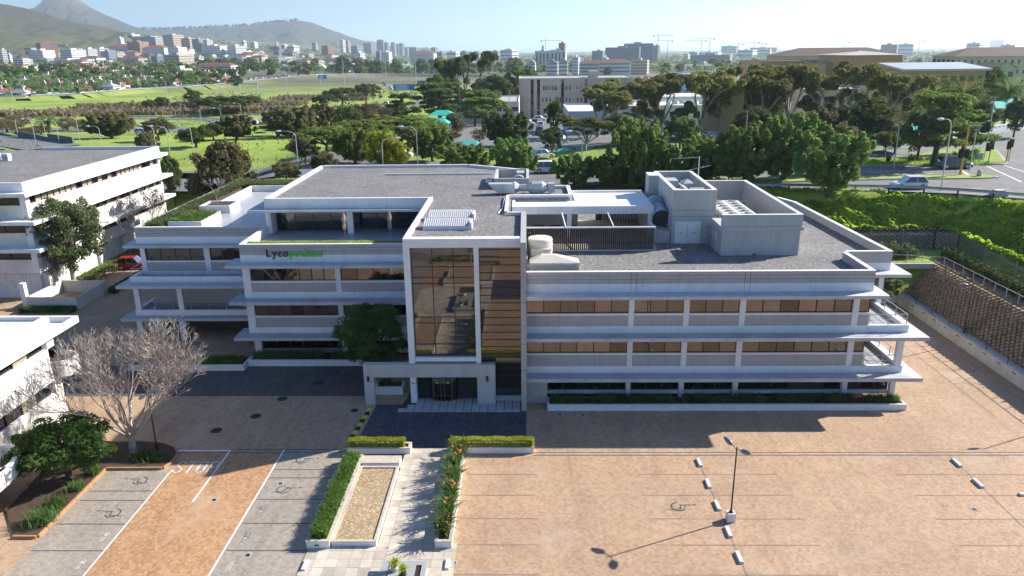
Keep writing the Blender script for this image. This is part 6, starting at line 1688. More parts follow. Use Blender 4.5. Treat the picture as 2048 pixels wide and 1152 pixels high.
def kerbed(name, label, pts, z=RZ, grassy=True):
    t = thing(name, label, 'traffic island', (pts[0][0],pts[0][1],z))
    mb = MB(); mb.prism(pts, z+.001, z+.13); part('kerb', mb, KERB, t)
    c = np.mean(np.array(pts),0); ins = [tuple(c+(np.array(p)-c)*(1-.35/max(.8,np.linalg.norm(np.array(p)-c)))) for p in pts]
    mb = MB(); mb.prism(ins, z+.13, z+.17); part('turf', mb, MEADOW, t); return ins
kerbed('median_island', 'long grassy median with pale kerb between the two carriageways', [(20,94.2),(27.6,93.3),(44,95.3),(58,95.6),(60.3,96.2),(60.6,97.2),(59.8,98.1),(45,98.0),(28,97.0),(20,97.5)])
kerbed('corner_island', 'planted grassy traffic island under the two dark trees', [(44,106.6),(60,107.3),(67.5,107.2),(68.6,107.9),(75.6,122.5),(75,124.2),(68.1,123.4),(56.3,114.6),(50,112.6),(44,110.8)])
P = np.stack([rng.uniform(45,66,2600), rng.uniform(107.4,112,2600), np.full(2600,RZ+.15)],1)
leafthing('island_grass', blades(P, .3, .08, .7), LP_IVY, 'tufted green grass on the planted traffic island', 'grass', kind='stuff')
for k, (x, y) in enumerate(((52.3,109.3),(55.8,110.0),(64.2,109.5),(66.0,113.5),(68.5,116.0),(63.5,112.5))):
    P = np.array([x,y,RZ+.15])+rng.normal(0,.12,(60,3))*np.array([1,1,0]); leafthing('aloe_clump', blades(P, 1.2, .12, .9, .3), LP_LILY, 'spiky grey green aloe clump on the planted traffic island', 'plant', 'aloes on the traffic island')
for x, y, s in ((57.6,110.2,.55),(60.3,109.6,.7),(62.2,109.1,.45)):
    mb = MB(); mb.lathe((x,y,RZ+.13), [(s*.9,0),(s,.15),(s*.7,.4),(s*.2,.52)], 7); single('island_boulder', mb, plain('boulder', (.25,.22,.19), .9, .3, 2), 'rounded boulder between the aloes on the traffic island', 'boulder', 'boulders on the traffic island')
# white balustrade wall beyond the junction
wl = thing('roadside_wall', 'long white roadside wall with square openings beyond the junction', 'wall', (70, 130, RZ))
wp = [(44,117.6),(57,124.2),(70.7,132),(83.8,143),(97.7,153),(130,178)]
for a, b in zip(wp, wp[1:]):
    a, b = Vector(a), Vector(b); d = b-a; ln = d.length; d /= ln; n = Vector((-d.y,d.x))*.3
    for z0, z1, nm in ((RZ-.2,RZ+.85,'wall'),(RZ+1.15,RZ+1.4,'coping')):
        mb = MB(); mb.prism([a[:],b[:],(b+n)[:],(a+n)[:]], z0, z1); part(nm, mb, W, wl)
    for k in range(int(ln/1.6)):
        c = a+d*(k*1.6); mb = MB(); mb.prism([c[:],(c+d*.9)[:],(c+d*.9+n)[:],(c+n)[:]], RZ+.85, RZ+1.15); part('pier', mb, W, wl)
# guard rails
def guardrail(pts, z, label, dz=None):
    t = thing('guard_rail', label, 'guard rail', (pts[0][0],pts[0][1],z)); P = [Vector((p[0],p[1],(z if dz is None else float(T(p[0],p[1]))+dz))) for p in pts]
    for a, b in zip(P, P[1:]):
        m = MB(); n = Vector(((b-a).y,-(b-a).x,0)).normalized()*.05
        m.faces([a+n+Vector((0,0,.42)),b+n+Vector((0,0,.42)),b-n*.6+Vector((0,0,.58)),a-n*.6+Vector((0,0,.58)),b+n+Vector((0,0,.74)),a+n+Vector((0,0,.74))], [(0,1,2,3),(3,2,4,5)]); part('beam', m, STEEL, t)
        k = max(1,int((b-a).length/3.4))
        for q in range(k): c = a.lerp(b,q/k)-n*2; part('post', MB().box(c.x-.07,c.x+.07,c.y-.07,c.y+.07,c.z-.3,c.z+.72), TIMBER, t)
guardrail([(24,90.2),(42.5,87.7),(46.1,86.8),(49.2,85.4),(52.2,83.7),(54.8,82.0),(66,73.5)], RZ, 'grey steel guard rail on dark posts along the top of the green bank')
guardrail([(x, y) for x, y, _ in ROADS['slip_road'][0]], 0, 'thin steel guard rail following the slip road loop', .2)
barr = thing('ramp_barrier', 'dark concrete barrier along the ramp at the left edge', 'barrier', (-110,175,6))
LRp = ROADS['left_ramp'][0]
for a, b in zip(LRp, LRp[1:]):
    a2, b2 = Vector((a[0],a[1]+7)), Vector((b[0],b[1]+7)); z = float(T(a[0],a[1])); n = Vector((0,.4)); mb = MB(); mb.prism([a2[:],b2[:],(b2+n)[:],(a2+n)[:]], z-.5, z+1.6); part('barrier', mb, plain('dark_barrier', (.10,.12,.14), .8) if a is LRp[0] else bpy.data.materials['dark_barrier'], barr)
# motorway crash barrier
mb = MB()
gt = thing('motorway_barrier', 'pale crash barrier along the near edge of the motorway', 'guard rail', (MW[0].x,MW[0].y,0))
for i in range(0, len(MW)-2, 2):
    a, b = MW[i], MW[i+2]; d = (b-a).normalized(); n = Vector((d.y,-d.x))*14.6; mb = MB(); z0, z1 = float(T(a.x,a.y))+2.6, float(T(b.x,b.y))+2.6
    p, q = a+n, b+n; mb.faces([(p.x,p.y,z0+.35),(q.x,q.y,z1+.35),(q.x,q.y,z1+.85),(p.x,p.y,z0+.85)], [(0,1,2,3)]); part('beam', mb, STEEL, gt)

# ---------------------------------------------------------------- vehicles
PAINT = {'white': plain('white_car_paint', (.72,.74,.76), .25, .03), 'grey': plain('grey_car_paint', (.14,.14,.15), .25, .03, metal=.4), 'dark': plain('dark_car_paint', (.025,.03,.04), .25, .05), 'red': plain('red_car_paint', (.32,.025,.02), .25, .05), 'silver': plain('silver_car_paint', (.42,.43,.45), .3, .04, metal=.5)}
CGL = glass('car_glass', (.6,.65,.7), .15); RIM = plain('alloy_rim', (.42,.43,.44), .3, .05, metal=.7)
HEADL = plain('headlamp_lens', (.7,.72,.74), .15); TAILL = plain('tail_lamp_lens', (.35,.02,.02), .25)
CARM = {}
def car_meshes(kind):
    if kind in CARM: return CARM[kind]
    L_, Wd, H_, = {'hatch': (4.0,1.72,1.46), 'suv': (4.5,1.84,1.68), 'van': (4.9,1.9,2.15)}[kind]; h = L_/2; w = Wd/2; g = .2; bl = H_*.56
    if kind == 'van': cab = [(-h+.05,bl),(-h+.15,H_),(h-1.5,H_),(h-.65,bl)]
    elif kind == 'suv': cab = [(-h+.1,bl),(-h+.45,H_-.06),(-h+.9,H_),(.35,H_),(h-1.25,bl)]
    else: cab = [(-h+.08,bl),(-h+.55,H_-.08),(-h+.95,H_),(.25,H_),(h-1.2,bl)]
    side = [(-h+.05,g),(-h,g+.2),(-h+.03,bl-.12),(-h+.1,bl),(h-1.15,bl),(h-.35,bl-.13),(h-.06,bl-.3),(h,g+.25),(h-.06,g)]
    def loft(prof, secs):
        mb = MB(); n = len(prof); cx = sum(p[0] for p in prof)/n; cz = sum(p[1] for p in prof)/n
        for y, s in secs:
            for px_, pz_ in prof: mb.v.append((cx+(px_-cx)*s[0], y, cz+(pz_-cz)*s[1]))
        for i in range(len(secs)-1):
            for k in range(n): mb.f.append((i*n+k, i*n+(k+1)%n, (i+1)*n+(k+1)%n, (i+1)*n+k)); mb.m.append(0)
        mb.f.append(tuple(range(n))); mb.m.append(0); mb.f.append(tuple((len(secs)-1)*n+k for k in range(n))[::-1]); mb.m.append(0); return mb
    out = {}
    out['body'] = loft(side, [(-w,(.95,.86)),(-w+.07,(.985,.97)),(-w+.2,(1,1)),(w-.2,(1,1)),(w-.07,(.985,.97)),(w,(.95,.86))]).mesh('body', [PAINT['white']])
    # glasshouse tapering inward; roof skin on top
    def cabin(inset, zt, scale):
        mb = MB(); n = len(cab); 
        low = [(p[0], p[1]) for p in cab]
        for sgn in (-1,1):
            for (px_,pz_) in cab: k = (pz_-bl)/(H_-bl); mb.v.append((px_, sgn*(w-.07-.17*k-inset), pz_))
        mb.f.append(tuple(range(n))); mb.f.append(tuple(range(n,2*n))[::-1])
        for k in range(n-1): mb.f.append((k, n+k, n+k+1, k+1))
        mb.m = [0]*len(mb.f); return mb
    out['window_glass'] = cabin(0,0,1).mesh('window_glass', [CGL])
    rf = MB(); tops = [p for p in cab if p[1] > H_-.1]
    a, b = tops[0], tops[-1]; wt = w-.07-.17
    rf.box(a[0]-.02, b[0]+.03, -wt-.01, wt+.01, H_-.07, H_+.015); out['roof'] = rf.mesh('roof', [PAINT['white']])
    pl = MB()
    for sgn in (-1,1):
        for (p, q) in ((cab[0],cab[1]),(cab[-1],cab[-2])):
            A_ = [Vector((p[0], sgn*(w-.065), bl)), Vector((q[0], sgn*(wt+.005), H_-.02))]; pl.tube(A_, .05, 4)
        xm = (cab[1][0]+cab[-2][0])/2; pl.tube([Vector((xm, sgn*(w-.062), bl)), Vector((xm, sgn*(wt+.008), H_-.02))], .04, 4)
    out['pillar'] = pl.mesh('pillar', [PAINT['white']])
    ty = MB(); ty.tube([(0,-.11,0),(0,.11,0)], .31 if kind == 'hatch' else .36, 18); out['tyre'] = ty.mesh('tyre', [BLACK])
    rm = MB(); rm.tube([(0,-.125,0),(0,.125,0)], .2 if kind == 'hatch' else .24, 12); out['rim'] = rm.mesh('rim', [RIM])
    hl = MB(); hl.box(-.13,.06,-.17,.17,-.07,.07); out['headlight'] = hl.mesh('headlight', [HEADL]); out['tail_light'] = MB().box(-.05,.08,-.13,.13,-.12,.1).mesh('tail_light', [TAILL])
    out['mirror'] = MB().box(-.08,.08,-.09,.09,-.06,.07).mesh('mirror', [BLACK])
    out['dim'] = (h, w, bl, g, H_); CARM[kind] = out; return out
def car(kind, colour, x, y, z, rz, label, group=None, name='parked_car'):
    m = car_meshes(kind); h, w, bl, g, H_ = m['dim']; t = thing(name, label, 'van' if kind == 'van' else 'car', (x,y,z), group, R(rz))
    def add(n_, loc=(0,0,0), par=t, paint=False):
        o = shared(n_, m[n_], par, loc)
        if paint: o.material_slots[0].link = 'OBJECT'; o.material_slots[0].material = PAINT[colour]
        return o
    add('body', paint=True); add('window_glass'); add('roof', paint=True); add('pillar', paint=True)
    rr = .31 if kind == 'hatch' else .36
    for sx in (-h*.63, h*.62):
        for sy in (-w+.1, w-.1): ty = add('tyre', (sx,sy,rr)); add('rim', (0,0,0), ty)
    for sy in (-w+.28, w-.28): add('headlight', (h-.16,sy,bl-.3)); add('tail_light', (-h+.04,sy,bl-.12))
    for sy in (-w-.03, w+.03): add('mirror', (h-1.3,sy,bl+.08))
    return t
CARLAB = {0: 'white sport utility car on the rear road behind the roof pavilion', 1: 'white hatchback on the carriageway beside the steel guard rail', 2: 'grey sport utility car waiting at the stop line by the yellow signal pole', 3: 'white minibus on the lower road beside the blue sign', 29: 'dark car on the rear road half hidden behind the pines', 35: 'white car parked beneath the tan tower wall', 36: 'white car on the rear road behind the yellow green tree'}
for i, (k, c, x, y, z, rz) in enumerate(CARS):
    zz = RZ+.01 if (x > 20 and y < 115) else z+.16
    lab = CARLAB.get(i)
    if lab: car(k, c, x, y, zz, rz, lab)
    elif x > -60: car(k, c, x, y, zz, rz, '%s %s in the open car park beside the concrete clinic' % (c, 'car' if k == 'hatch' else 'sport utility car'), '%s cars in the clinic car park' % c)
    else: car(k, c, x, y, zz, rz, '%s car driving on the lower road through the meadow' % c, '%s cars on the lower road' % c, 'car')
random.seed(17)
for k in range(20):
    x = random.choice((-12,-8,-4,0,4,8,14,20))+random.uniform(-1,1); y = random.choice((206,222,238,256,272))+random.uniform(-.4,.4); c = random.choice(('white','white','silver','dark','grey')); kd = random.choice(('hatch','hatch','suv'))
    car(kd, c, x, y, float(T(x,y))+.14, 90+random.uniform(-4,4), '%s %s in the open car park beside the concrete clinic' % (c, 'car' if kd == 'hatch' else 'sport utility car'), '%s cars in the clinic car park' % c)
car('hatch', 'red', -49.4, 90.2, .002, 8, 'red hatchback parked beside the rear office block')
# motorway traffic, a plain small body each
def far_car_mesh(c):
    mb = MB(); mb.box(-2.1,2.1,-.85,.85,.25,.85); mb.faces([(-1.8,-.78,.85),(1.0,-.78,.85),(1.0,.78,.85),(-1.8,.78,.85),(-1.4,-.62,1.45),(.2,-.62,1.45),(.2,.62,1.45),(-1.4,.62,1.45)], [(0,1,5,4),(1,2,6,5),(2,3,7,6),(3,0,4,7),(4,5,6,7)], 1)
    for sx in (-1.3,1.3): mb.box(sx-.3,sx+.3,-.88,.88,0,.5,2)
    return mb.mesh('far_car', [PAINT[c], CGL, BLACK])
FCM = {c: far_car_mesh(c) for c in ('white','dark','silver','red')}
def traffic(cl, n, lanes, label, group, dz):
    for k in range(n):
        i = random.randrange(1, len(cl)-1); p = cl[i].lerp(cl[i+1], random.random()); d = (cl[i+1]-cl[i]).normalized(); nn = Vector((d.y,-d.x))*random.choice(lanes); c = random.choice(('white','white','white','silver','dark','red') if random.random() < .9 else ('dark',)); q = p+nn
        o = shared('far_car', FCM[c], None, (q.x,q.y,float(T(p.x,p.y))+dz), (0,0,math.atan2(d.y,d.x))); props(o, '%s car %s' % (c, label), 'car', '%s cars %s' % (c, group))
random.seed(9)
traffic(MW, 70, (-11,-7,-3.5,3.5,7,11), 'in the motorway traffic', 'on the motorway', 2.62); traffic(FR, 26, (-5,-2,2,5), 'on the far straight road', 'on the far road', .42)
t = thing('delivery_truck', 'small truck with pale blue load bed on the motorway', 'truck', (0,0,0))
part('cab', MB().box(2.0,3.9,-1.1,1.1,.5,2.6), PAINT['white'], t); part('windscreen', MB().box(3.86,3.93,-.95,.95,1.5,2.4), CGL, t); part('load_bed', MB().box(-3.6,1.9,-1.2,1.2,.9,2.9), plain('pale_blue_tarp', (.40,.58,.68), .7), t)
for sx in (-2.6,2.8):
    for sy in (-1.0,1.0): part('wheel', MB().tube([(sx,sy-.15,.48),(sx,sy+.15,.48)], .48, 12), BLACK, t)
t.location = (-268, 670, float(T(-268,670))+2.64); t.rotation_euler = (0,0,R(79))

# ---------------------------------------------------------------- street lamps, signals, signs
GALV = plain('galvanised_pole', (.52,.53,.53), .45, .06, metal=.3)
def street_lamp(x, y, z, h, arm, label, group):
    t = thing('street_lamp', label, 'street lamp', (x,y,z), group); r = max(.085, y*.00042)
    top = Vector((x,y,z+h-.8))
    part('pole', MB().tube([(x,y,z-.1),top], [r,r*.75], 6), GALV, t)
    if arm: 
        ar = part('arm', MB().tube([top, top+Vector((arm*.25,0,.55)), top+Vector((arm*.8,-.1,.8)), top+Vector((arm*1.6,-.2,.82))], [r*.75,r*.7,r*.6,r*.5], 6), GALV, t)
        part('lamp_head', luminaire(MB(), top+Vector((arm*1.5,-.2,.82)), (arm,-.1,.02), .9, max(.16,r*1.4)), W, ar)
    else: part('lamp_head', MB().box(x-.3,x+.3,y-.2,y+.2,z+h-.8,z+h-.62), LHEAD, t)
for i, (x, y, z, h) in enumerate(LAMPS):
    arm = [0,-1,-1.3,-1.2,0,-1.2,1.3,-1.2,-1.4,-1.2,0,-1,-1,0,-1.4,0,0,1.2,-1.2,0,0,0,0,-1,1,0,-.7,0,0,0][i] if i < 30 else 0
    if y < 125: lab, gr = ['galvanised street lamp with curved arm behind the main office roof', 'near lamps behind the office'] if x < 35 else ['tall galvanised lamp pole beside the road junction', 'lamps around the junction']
    elif y < 260: lab, gr = ('slender street lamp standing in the meadow by the lower road', 'lamps along the lower road') if x < 0 else ('slender lamp post in the clinic car park', 'car park lamp posts')
    else: lab, gr = 'far tall lamp mast along the motorway', 'motorway lamp masts'
    street_lamp(x, y, z, max(h, 3.5), arm, lab, gr)
SIGY = plain('signal_yellow', (.65,.40,.03), .45, .06); SIGR = plain('signal_red_lens', (.7,.03,.03), .3); 
def signal_head(mb, x, y, z): mb.box(x-.17,x+.17,y-.14,y+.14,z,z+.95); mb.box(x-.32,x+.32,y+.14,y+.17,z-.12,z+1.07)
def signal(x, y, h, heads, label, arm=0, r=.13, lit=False):
    t = thing('traffic_signal', label, 'traffic light', (x,y,RZ)); part('pole', MB().tube([(x,y,RZ),(x+.12*h/6,y,RZ+h)], [r,r*.85], 8), SIGY, t)
    if arm: part('arm', MB().tube([(x+.1,y,RZ+h-.1),(x+arm,y-.1,RZ+h-.15)], .06), GALV, t)
    for (dx, z) in heads:
        mb = MB(); signal_head(mb, x+dx, y-.15, RZ+z); hd = part('signal_head', mb, BLACK, t)
        for q in range(3): part('lens', MB().box(x+dx-.1,x+dx+.1,y-.31,y-.285,RZ+z+.08+q*.29,RZ+z+.29+q*.29), SIGR if (lit and q == 2) else DARK, hd)
signal(56.4, 98.1, 6.5, ((-.35,2.4),(.0,2.45),(.4,2.4),(2.0,5.6),(2.45,5.75)), 'tall leaning yellow signal pole with overhead arm on the median', 2.4, .16)
signal(65.5, 107.6, 2.2, ((-.3,2.0),(.1,2.2)), 'short yellow signal pole with red light on the planted island', 0, .07, True); signal(68.6, 108.6, 2.3, ((.05,2.1),), 'short yellow signal pole at the island corner beside the grey cabinet', 0, .1); signal(69.8, 110.0, 2.3, ((.0,2.2),), 'slim yellow signal pole behind the island corner', 0, .07)
t = thing('control_cabinet', 'grey roadside control cabinet on the planted island', 'cabinet', (66.4,111.6,RZ+.15)); part('cabinet', MB().box(66.0,66.9,111.3,111.9,RZ+.15,RZ+1.1), CONC, t); part('plinth', MB().box(65.9,67.0,111.2,112.0,RZ+.13,RZ+.25), KERB, t); part('door', MB().box(66.05,66.85,111.28,111.3,RZ+.3,RZ+1.05), GREY, t)
t = thing('median_bollard', 'rounded grey keep bollard on the median tip', 'bollard', (58.2,97.0,RZ+.17)); part('bollard', MB().lathe((58.2,97.0,RZ+.17), [(.28,0),(.28,.55),(.2,.75),(.05,.82)], 10), CONC, t)
def signboard(x, y, z, w, h, hp, mat, label, lines=0, rz=0):
    t = thing('road_sign', label, 'sign', (0,0,0)); part('board', MB().box(-w/2,w/2,-.05,.05,hp,hp+h), mat, t)
    for dx in ((-w*.35,w*.35) if w > 1.5 else (0,)): part('post', MB().tube([(dx,.08,-.3),(dx,.08,hp+h*.9)], .06), GALV, t)
    for k in range(lines): part('legend', MB().box(-w*.4,w*.25-.1*w*(k%2),-.065,-.052,hp+h*(.14+.8*k/lines),hp+h*(.14+.8*k/lines+.42/lines)), W, t)
    t.location = (x,y,z); t.rotation_euler = (0,0,rz); return t
BLUE = plain('sign_blue', (.015,.16,.62), .4, .05); SBACK = plain('sign_back', (.16,.18,.20), .5, .05)
# a far sign's lettering is unreadable in the photograph: rows of pale strokes
a = SIGNS['a']; signboard(a[0], a[1], float(T(a[0],a[1])), 11.6, 3.3, a[2]-float(T(a[0],a[1])), BLUE, 'large blue direction sign over the lower road beyond the trees', 4)
a = SIGNS['b']; signboard(a[0], a[1], a[2]-3, 7, 3.2, 3, BLUE, 'blue direction sign beside the motorway bridge', 3)
a = SIGNS['c']; signboard(a[0], a[1], a[2]-3.5, 6.4, 2.9, 3.5, SBACK, 'dark sign back in front of the meadow beside its smaller neighbour')
a = SIGNS['d']; signboard(a[0], a[1], a[2]-3.5, 3.9, 2.9, 3.5, SBACK, 'smaller dark sign back next to the large trees')
a = SIGNS['e']; signboard(a[0], a[1], float(T(a[0],a[1])), 1.5, 1.6, 1.0, BLUE, 'small blue sign beside the white minibus', 2)
a = SIGNS['f']; signboard(a[0], a[1], float(T(a[0],a[1])), 1.8, 2.0, 1.5, SBACK, 'grey sign back standing in the meadow by the umbrella pines')
a = SIGNS['g']; signboard(a[0]-.2, a[1], a[2]-1.5, 2.2, 1.7, 1.5, BLUE, 'blue road sign at the left edge above the rear office roof', 2)
a = SIGNS['h']; gz = float(T(a[0],a[1])); t = thing('sign_gantry', 'steel sign gantry spanning the far road', 'gantry', (a[0],a[1],gz))
for dx in (-7,7): part('post', MB().box(a[0]+dx-.3,a[0]+dx+.3,a[1]-.3,a[1]+.3,gz-1,gz+6), GALV, t)
part('truss', MB().box(a[0]-7.3,a[0]+7.3,a[1]-.4,a[1]+.4,gz+5,gz+6), GALV, t)

# ---------------------------------------------------------------- trees in the middle distance
LEAF = {'pine': LP_PINE, 'dark': LP_DARK, 'gum': LP_GUM, 'olive': LP_OLIVE, 'broad': LP_BROAD, 'yellow': LP_YEL, 'brown': LP_BROWN, 'palm': LP_PINE}
TN = {'pine': ('pine_tree','clumpy green pine'), 'gum': ('gum_tree','pale limbed gum tree with umbrella clumps'), 'broad': ('broadleaf_tree','rounded broadleaf tree'), 'bush': ('shrub','low rounded shrub'), 'dry_bush': ('dry_shrub','dry brown twiggy shrub'), 'umbrella': ('umbrella_pine','flat topped umbrella pine'), 'layered': ('cypress_tree','dark layered cypress'), 'palm': ('palm_tree','date palm with drooping fronds')}
random.seed(21)
seen = {}
for (k, lf, x, y, z, h, w, *own) in TREES:
    if h < 1.2: h = 2.5
    base = k if k in TN else k.rsplit('_',1)[0]
    nm, desc = TN[base]; tone = {'dark': 'dark', 'olive': 'olive', 'yellow': 'yellow green', 'brown': 'brown'}.get(lf, '')
    if y < 116: place = 'in the row behind the office roofs' if x < 30 else 'beside the junction road'
    elif y < 185: place = 'among the clinic trees' if x > -8 else 'in the belt behind the left roof'
    elif y < 270: place = 'in the meadow beside the lower road' if x < -20 else 'around the clinic car park'
    else: place = 'in the far meadow' if x < -60 else 'in front of the far wood'
    lab = ' '.join(([tone] if tone and tone not in desc else [])+[desc, place]); bark = PALEBARK if base == 'gum' and lf == 'gum' else BARK
    zz = float(T(x,y))
    t = tree(k, x, y, zz-.15, h*1.05+.15, w*(.95 if base == 'gum' else 1.02), lab, LEAF[lf], nm, desc+' '+place, bark); t['group'] = lab+' group'
    if own: t['label'] = own[0]; del t['group']
random.seed(22); rng = np.random.default_rng(22)
# tall grass tufts, reeds and scrub
def scatter(poly_px, n): return None
P = []
for a, b, c, d, n in ((-262,330,-108,352,2600),(-230,395,-120,410,2000),(-150,470,-95,455,900)):
    u = rng.random(n); P.append(np.stack([a+(c-a)*u+rng.normal(0,2,n), b+(d-b)*u+rng.normal(0,5,n)],1))
P = np.concatenate(P); P = np.column_stack([P, T(P[:,0],P[:,1])])
leafthing('reed_belt', np.concatenate([blades(P, 2.5, .7, .35), leaf_quads(P+np.array([0,0,1.6])+rng.normal(0,.5,P.shape), np.tile([0,0,1.0],(len(P),1)), 1.1, 2.2, .9)]), LP_REED, 'belt of tall dry brown reeds crossing the meadow below the motorway', 'reeds', kind='stuff')
P = np.stack([rng.uniform(-150,-20,3600), rng.uniform(118,330,3600)],1); P = P[(np.sin(P[:,0]*.09)*np.sin(P[:,1]*.05) > .1)]; P = np.column_stack([P, T(P[:,0],P[:,1])])
leafthing('meadow_tufts', blades(P, .55, .3, .9), LP_GRASS, 'loose green grass tufts over the meadow', 'grass', kind='stuff')

# ---------------------------------------------------------------- shade sails over the parked cars
TEAL = plain('teal_shade_cloth', (.03,.52,.45), .6, .06)
for i, (x, y, z) in enumerate(SAILS):
    t = thing('shade_sail', 'teal hipped shade sail on white posts over parked cars', 'shade sail', (x,y,z-2.4), 'teal shade sails in the car parks'); w = random.uniform(2.6,3.6); d = 2.4; z -= 1.0
    mb = MB(); c = [(x-w,y-d,z),(x+w,y-d,z),(x+w,y+d,z+.1),(x-w,y+d,z+.1)]; ap = [(x-w*.4,y,z+1.25),(x+w*.4,y,z+1.25)]
    mb.faces(c+ap, [(0,1,5,4),(1,2,5),(2,3,4,5),(3,0,4)]); part('canopy', mb, TEAL, t)
    for q in c: part('post', MB().tube([(q[0],q[1],float(T(x,y))-.2),q], .08), W, t)

# ---------------------------------------------------------------- clinic and school buildings
MATS = dict(concrete=plain('board_marked_concrete', (.60,.50,.38), .85, .12, .5, streak=.22), tan=plain('tan_render', (.42,.27,.145), .8, .08, .5), tanp=plain('pale_tan_render', (.52,.435,.35), .8, .08, .5), white=plain('far_white_wall', (.72,.72,.71), .7, .06, .3), brick=plain('far_brick_wall', (.33,.17,.11), .85, .1, .3), grey=plain('far_grey_wall', (.32,.33,.34), .8, .1, .2), blue=plain('far_blue_glass_wall', (.17,.23,.29), .4, .1, .1), bluep=plain('pale_blue_wall', (.50,.60,.68), .7, .05, .4), stone=plain('grey_school_wall', (.44,.43,.38), .8, .08, .5), tile=plain('brown_roof_tile', (.115,.076,.064), .85, .15, .8), redtile=plain('red_roof_tile', (.27,.095,.065), .85, .2, .3), metal=plain('pale_sheet_roof', (.42,.45,.48), .55, .08, .5, metal=.3), roofgrey=plain('flat_roof_grey', (.40,.39,.37), .9, .15, .5))
FGL = glass('far_window_glass', (.6,.65,.7), .1)
CGLS = plain('city_window_band', (.15,.17,.19), .4, .1, .1)
def building(name, label, b, wall, roof='flat', nx=0, nz=0, roofmat=None, win=(.55,.5), side=0, cat='building', ridge=3.0, group=None, sidewin=0):
    """walls with a parapet or pitched roof; every window on the faces toward the view is a part with its sill"""
    x0, x1, y0, y1, z0, z1 = b; t = thing(name, label, cat, ((x0+x1)/2, y0, z0), group); roofmat = roofmat or MATS['roofgrey']
    part('wall', MB().box(x0,x1,y0,y1,z0,z1), MATS[wall], t)
    e = .6
    if roof == 'flat':
        part('roof', MB().box(x0+.3,x1-.3,y0+.3,y1-.3,z1,z1+.08), roofmat, t)
        for q in ((x0,x1,y0,y0+.3),(x0,x1,y1-.3,y1),(x0,x0+.3,y0+.3,y1-.3),(x1-.3,x1,y0+.3,y1-.3)): part('parapet', MB().box(*q,z1,z1+.45), MATS[wall], t)
    elif roof == 'hip':
        i = min((y1-y0)/2,(x1-x0)/2)+e; mb = MB(); ym = (y0+y1)/2
        mb.faces([(x0-e,y0-e,z1),(x1+e,y0-e,z1),(x1+e,y1+e,z1),(x0-e,y1+e,z1),(x0+i,ym,z1+ridge),(x1-i,ym,z1+ridge)], [(0,1,5,4),(1,2,5),(2,3,4,5),(3,0,4),(3,2,1,0)]); part('roof', mb, roofmat, t)
    elif roof == 'gable':
        mb = MB(); xm = (x0+x1)/2; mb.faces([(x0-e,y0-.2,z1),(x1+e,y0-.2,z1),(x1+e,y1+.2,z1),(x0-e,y1+.2,z1),(xm,y0-.2,z1+ridge),(xm,y1+.2,z1+ridge)], [(1,2,5,4),(3,0,4,5),(3,2,1,0)]); part('roof', mb, roofmat, t)
        mb = MB(); mb.faces([(x0,y0,z1),(x1,y0,z1),(xm,y0,z1+ridge*.97)], [(0,1,2)]); part('gable_end', mb, MATS[wall], t)
    elif roof == 'mono':
        mb = MB(); mb.faces([(x0-1,y0-1,z1-.2),(x1+1,y0-1,z1-.2),(x1+1,y1+1,z1+ridge),(x0-1,y1+1,z1+ridge),(x0-1,y0-1,z1+.3),(x1+1,y0-1,z1+.3),(x1+1,y1+1,z1+ridge+.4),(x0-1,y1+1,z1+ridge+.4)], [(3,2,1,0),(4,5,6,7),(0,1,5,4),(1,2,6,5),(2,3,7,6),(3,0,4,7)]); part('roof', mb, roofmat, t)
    H_ = z1-z0; 
    for i in range(nx):
        for j in range(nz):
            w = (x1-x0)/nx; h = min(H_/nz, 3.6); cx = x0+(i+.5)*w; cz = z1-(j+.5)*h-.3
            if cz-h*win[1]/2 < z0+.3: continue
            p = part('window', MB().box(cx-w*win[0]/2,cx+w*win[0]/2,y0-.04,y0+.05,cz-h*win[1]/2,cz+h*win[1]/2), FGL, t); part('sill', MB().box(cx-w*win[0]/2-.1,cx+w*win[0]/2+.1,y0-.12,y0,cz-h*win[1]/2-.12,cz-h*win[1]/2), MATS[wall], p)
    xs = x0 if (x0+x1) > 0 else x1; sg = -1 if (x0+x1) > 0 else 1
    for i in range(sidewin):
        for j in range(max(1,nz)):
            w = (y1-y0)/sidewin; h = min(H_/max(1,nz), 3.6); cy_ = y0+(i+.5)*w; cz = z1-(j+.5)*h-.3
            part('window', MB().box(min(xs,xs+sg*.04),max(xs,xs+sg*.04),cy_-w*.3,cy_+w*.3,cz-h*.25,cz+h*.25), FGL, t)
    return t
c = building('clinic', 'long board marked concrete clinic with narrow slit windows behind the car park', MID['clinic'], 'concrete')
x0, x1, y0, y1, z0, z1 = MID['clinic']
for f in (.10,.155,.36,.56,.80): part('vertical_slot', MB().box(x0+f*(x1-x0),x0+(f+.025)*(x1-x0),y0-.05,y0+.05,z0+.5,z1-.1), FGL, c)
for row, fs in ((.78,(.205,.222,.24,.26,.28,.30,.315,.40,.43,.49,.52,.60,.63,.69,.72)),(.48,(.20,.228,.24,.262,.335,.35,.40,.43,.50,.53)),(.20,(.21,.225,.24,.31,.33,.35))):
    for f in fs: part('window', MB().box(x0+f*(x1-x0),x0+(f+.010)*(x1-x0),y0-.04,y0+.05,z0+row*(z1-z0)-.8,z0+row*(z1-z0)+.8), FGL, c)
part('roof_hut', MB().box(x0+.62*(x1-x0),x0+.70*(x1-x0),y0+12,y0+18,z1,z1+2.6), MATS['tanp'], c)
building('clinic_end', 'pale sunlit end block joined to the concrete clinic', MID['clinic_end'], 'tanp'); building('clinic_porch', 'brown flat roofed block projecting from the clinic end', MID['clinic_brown'], 'tan', nx=6, nz=2)
building('store_building', 'plain pale blue white box building beside the gum trees', MID['white_box'], 'bluep', roofmat=MATS['white'])
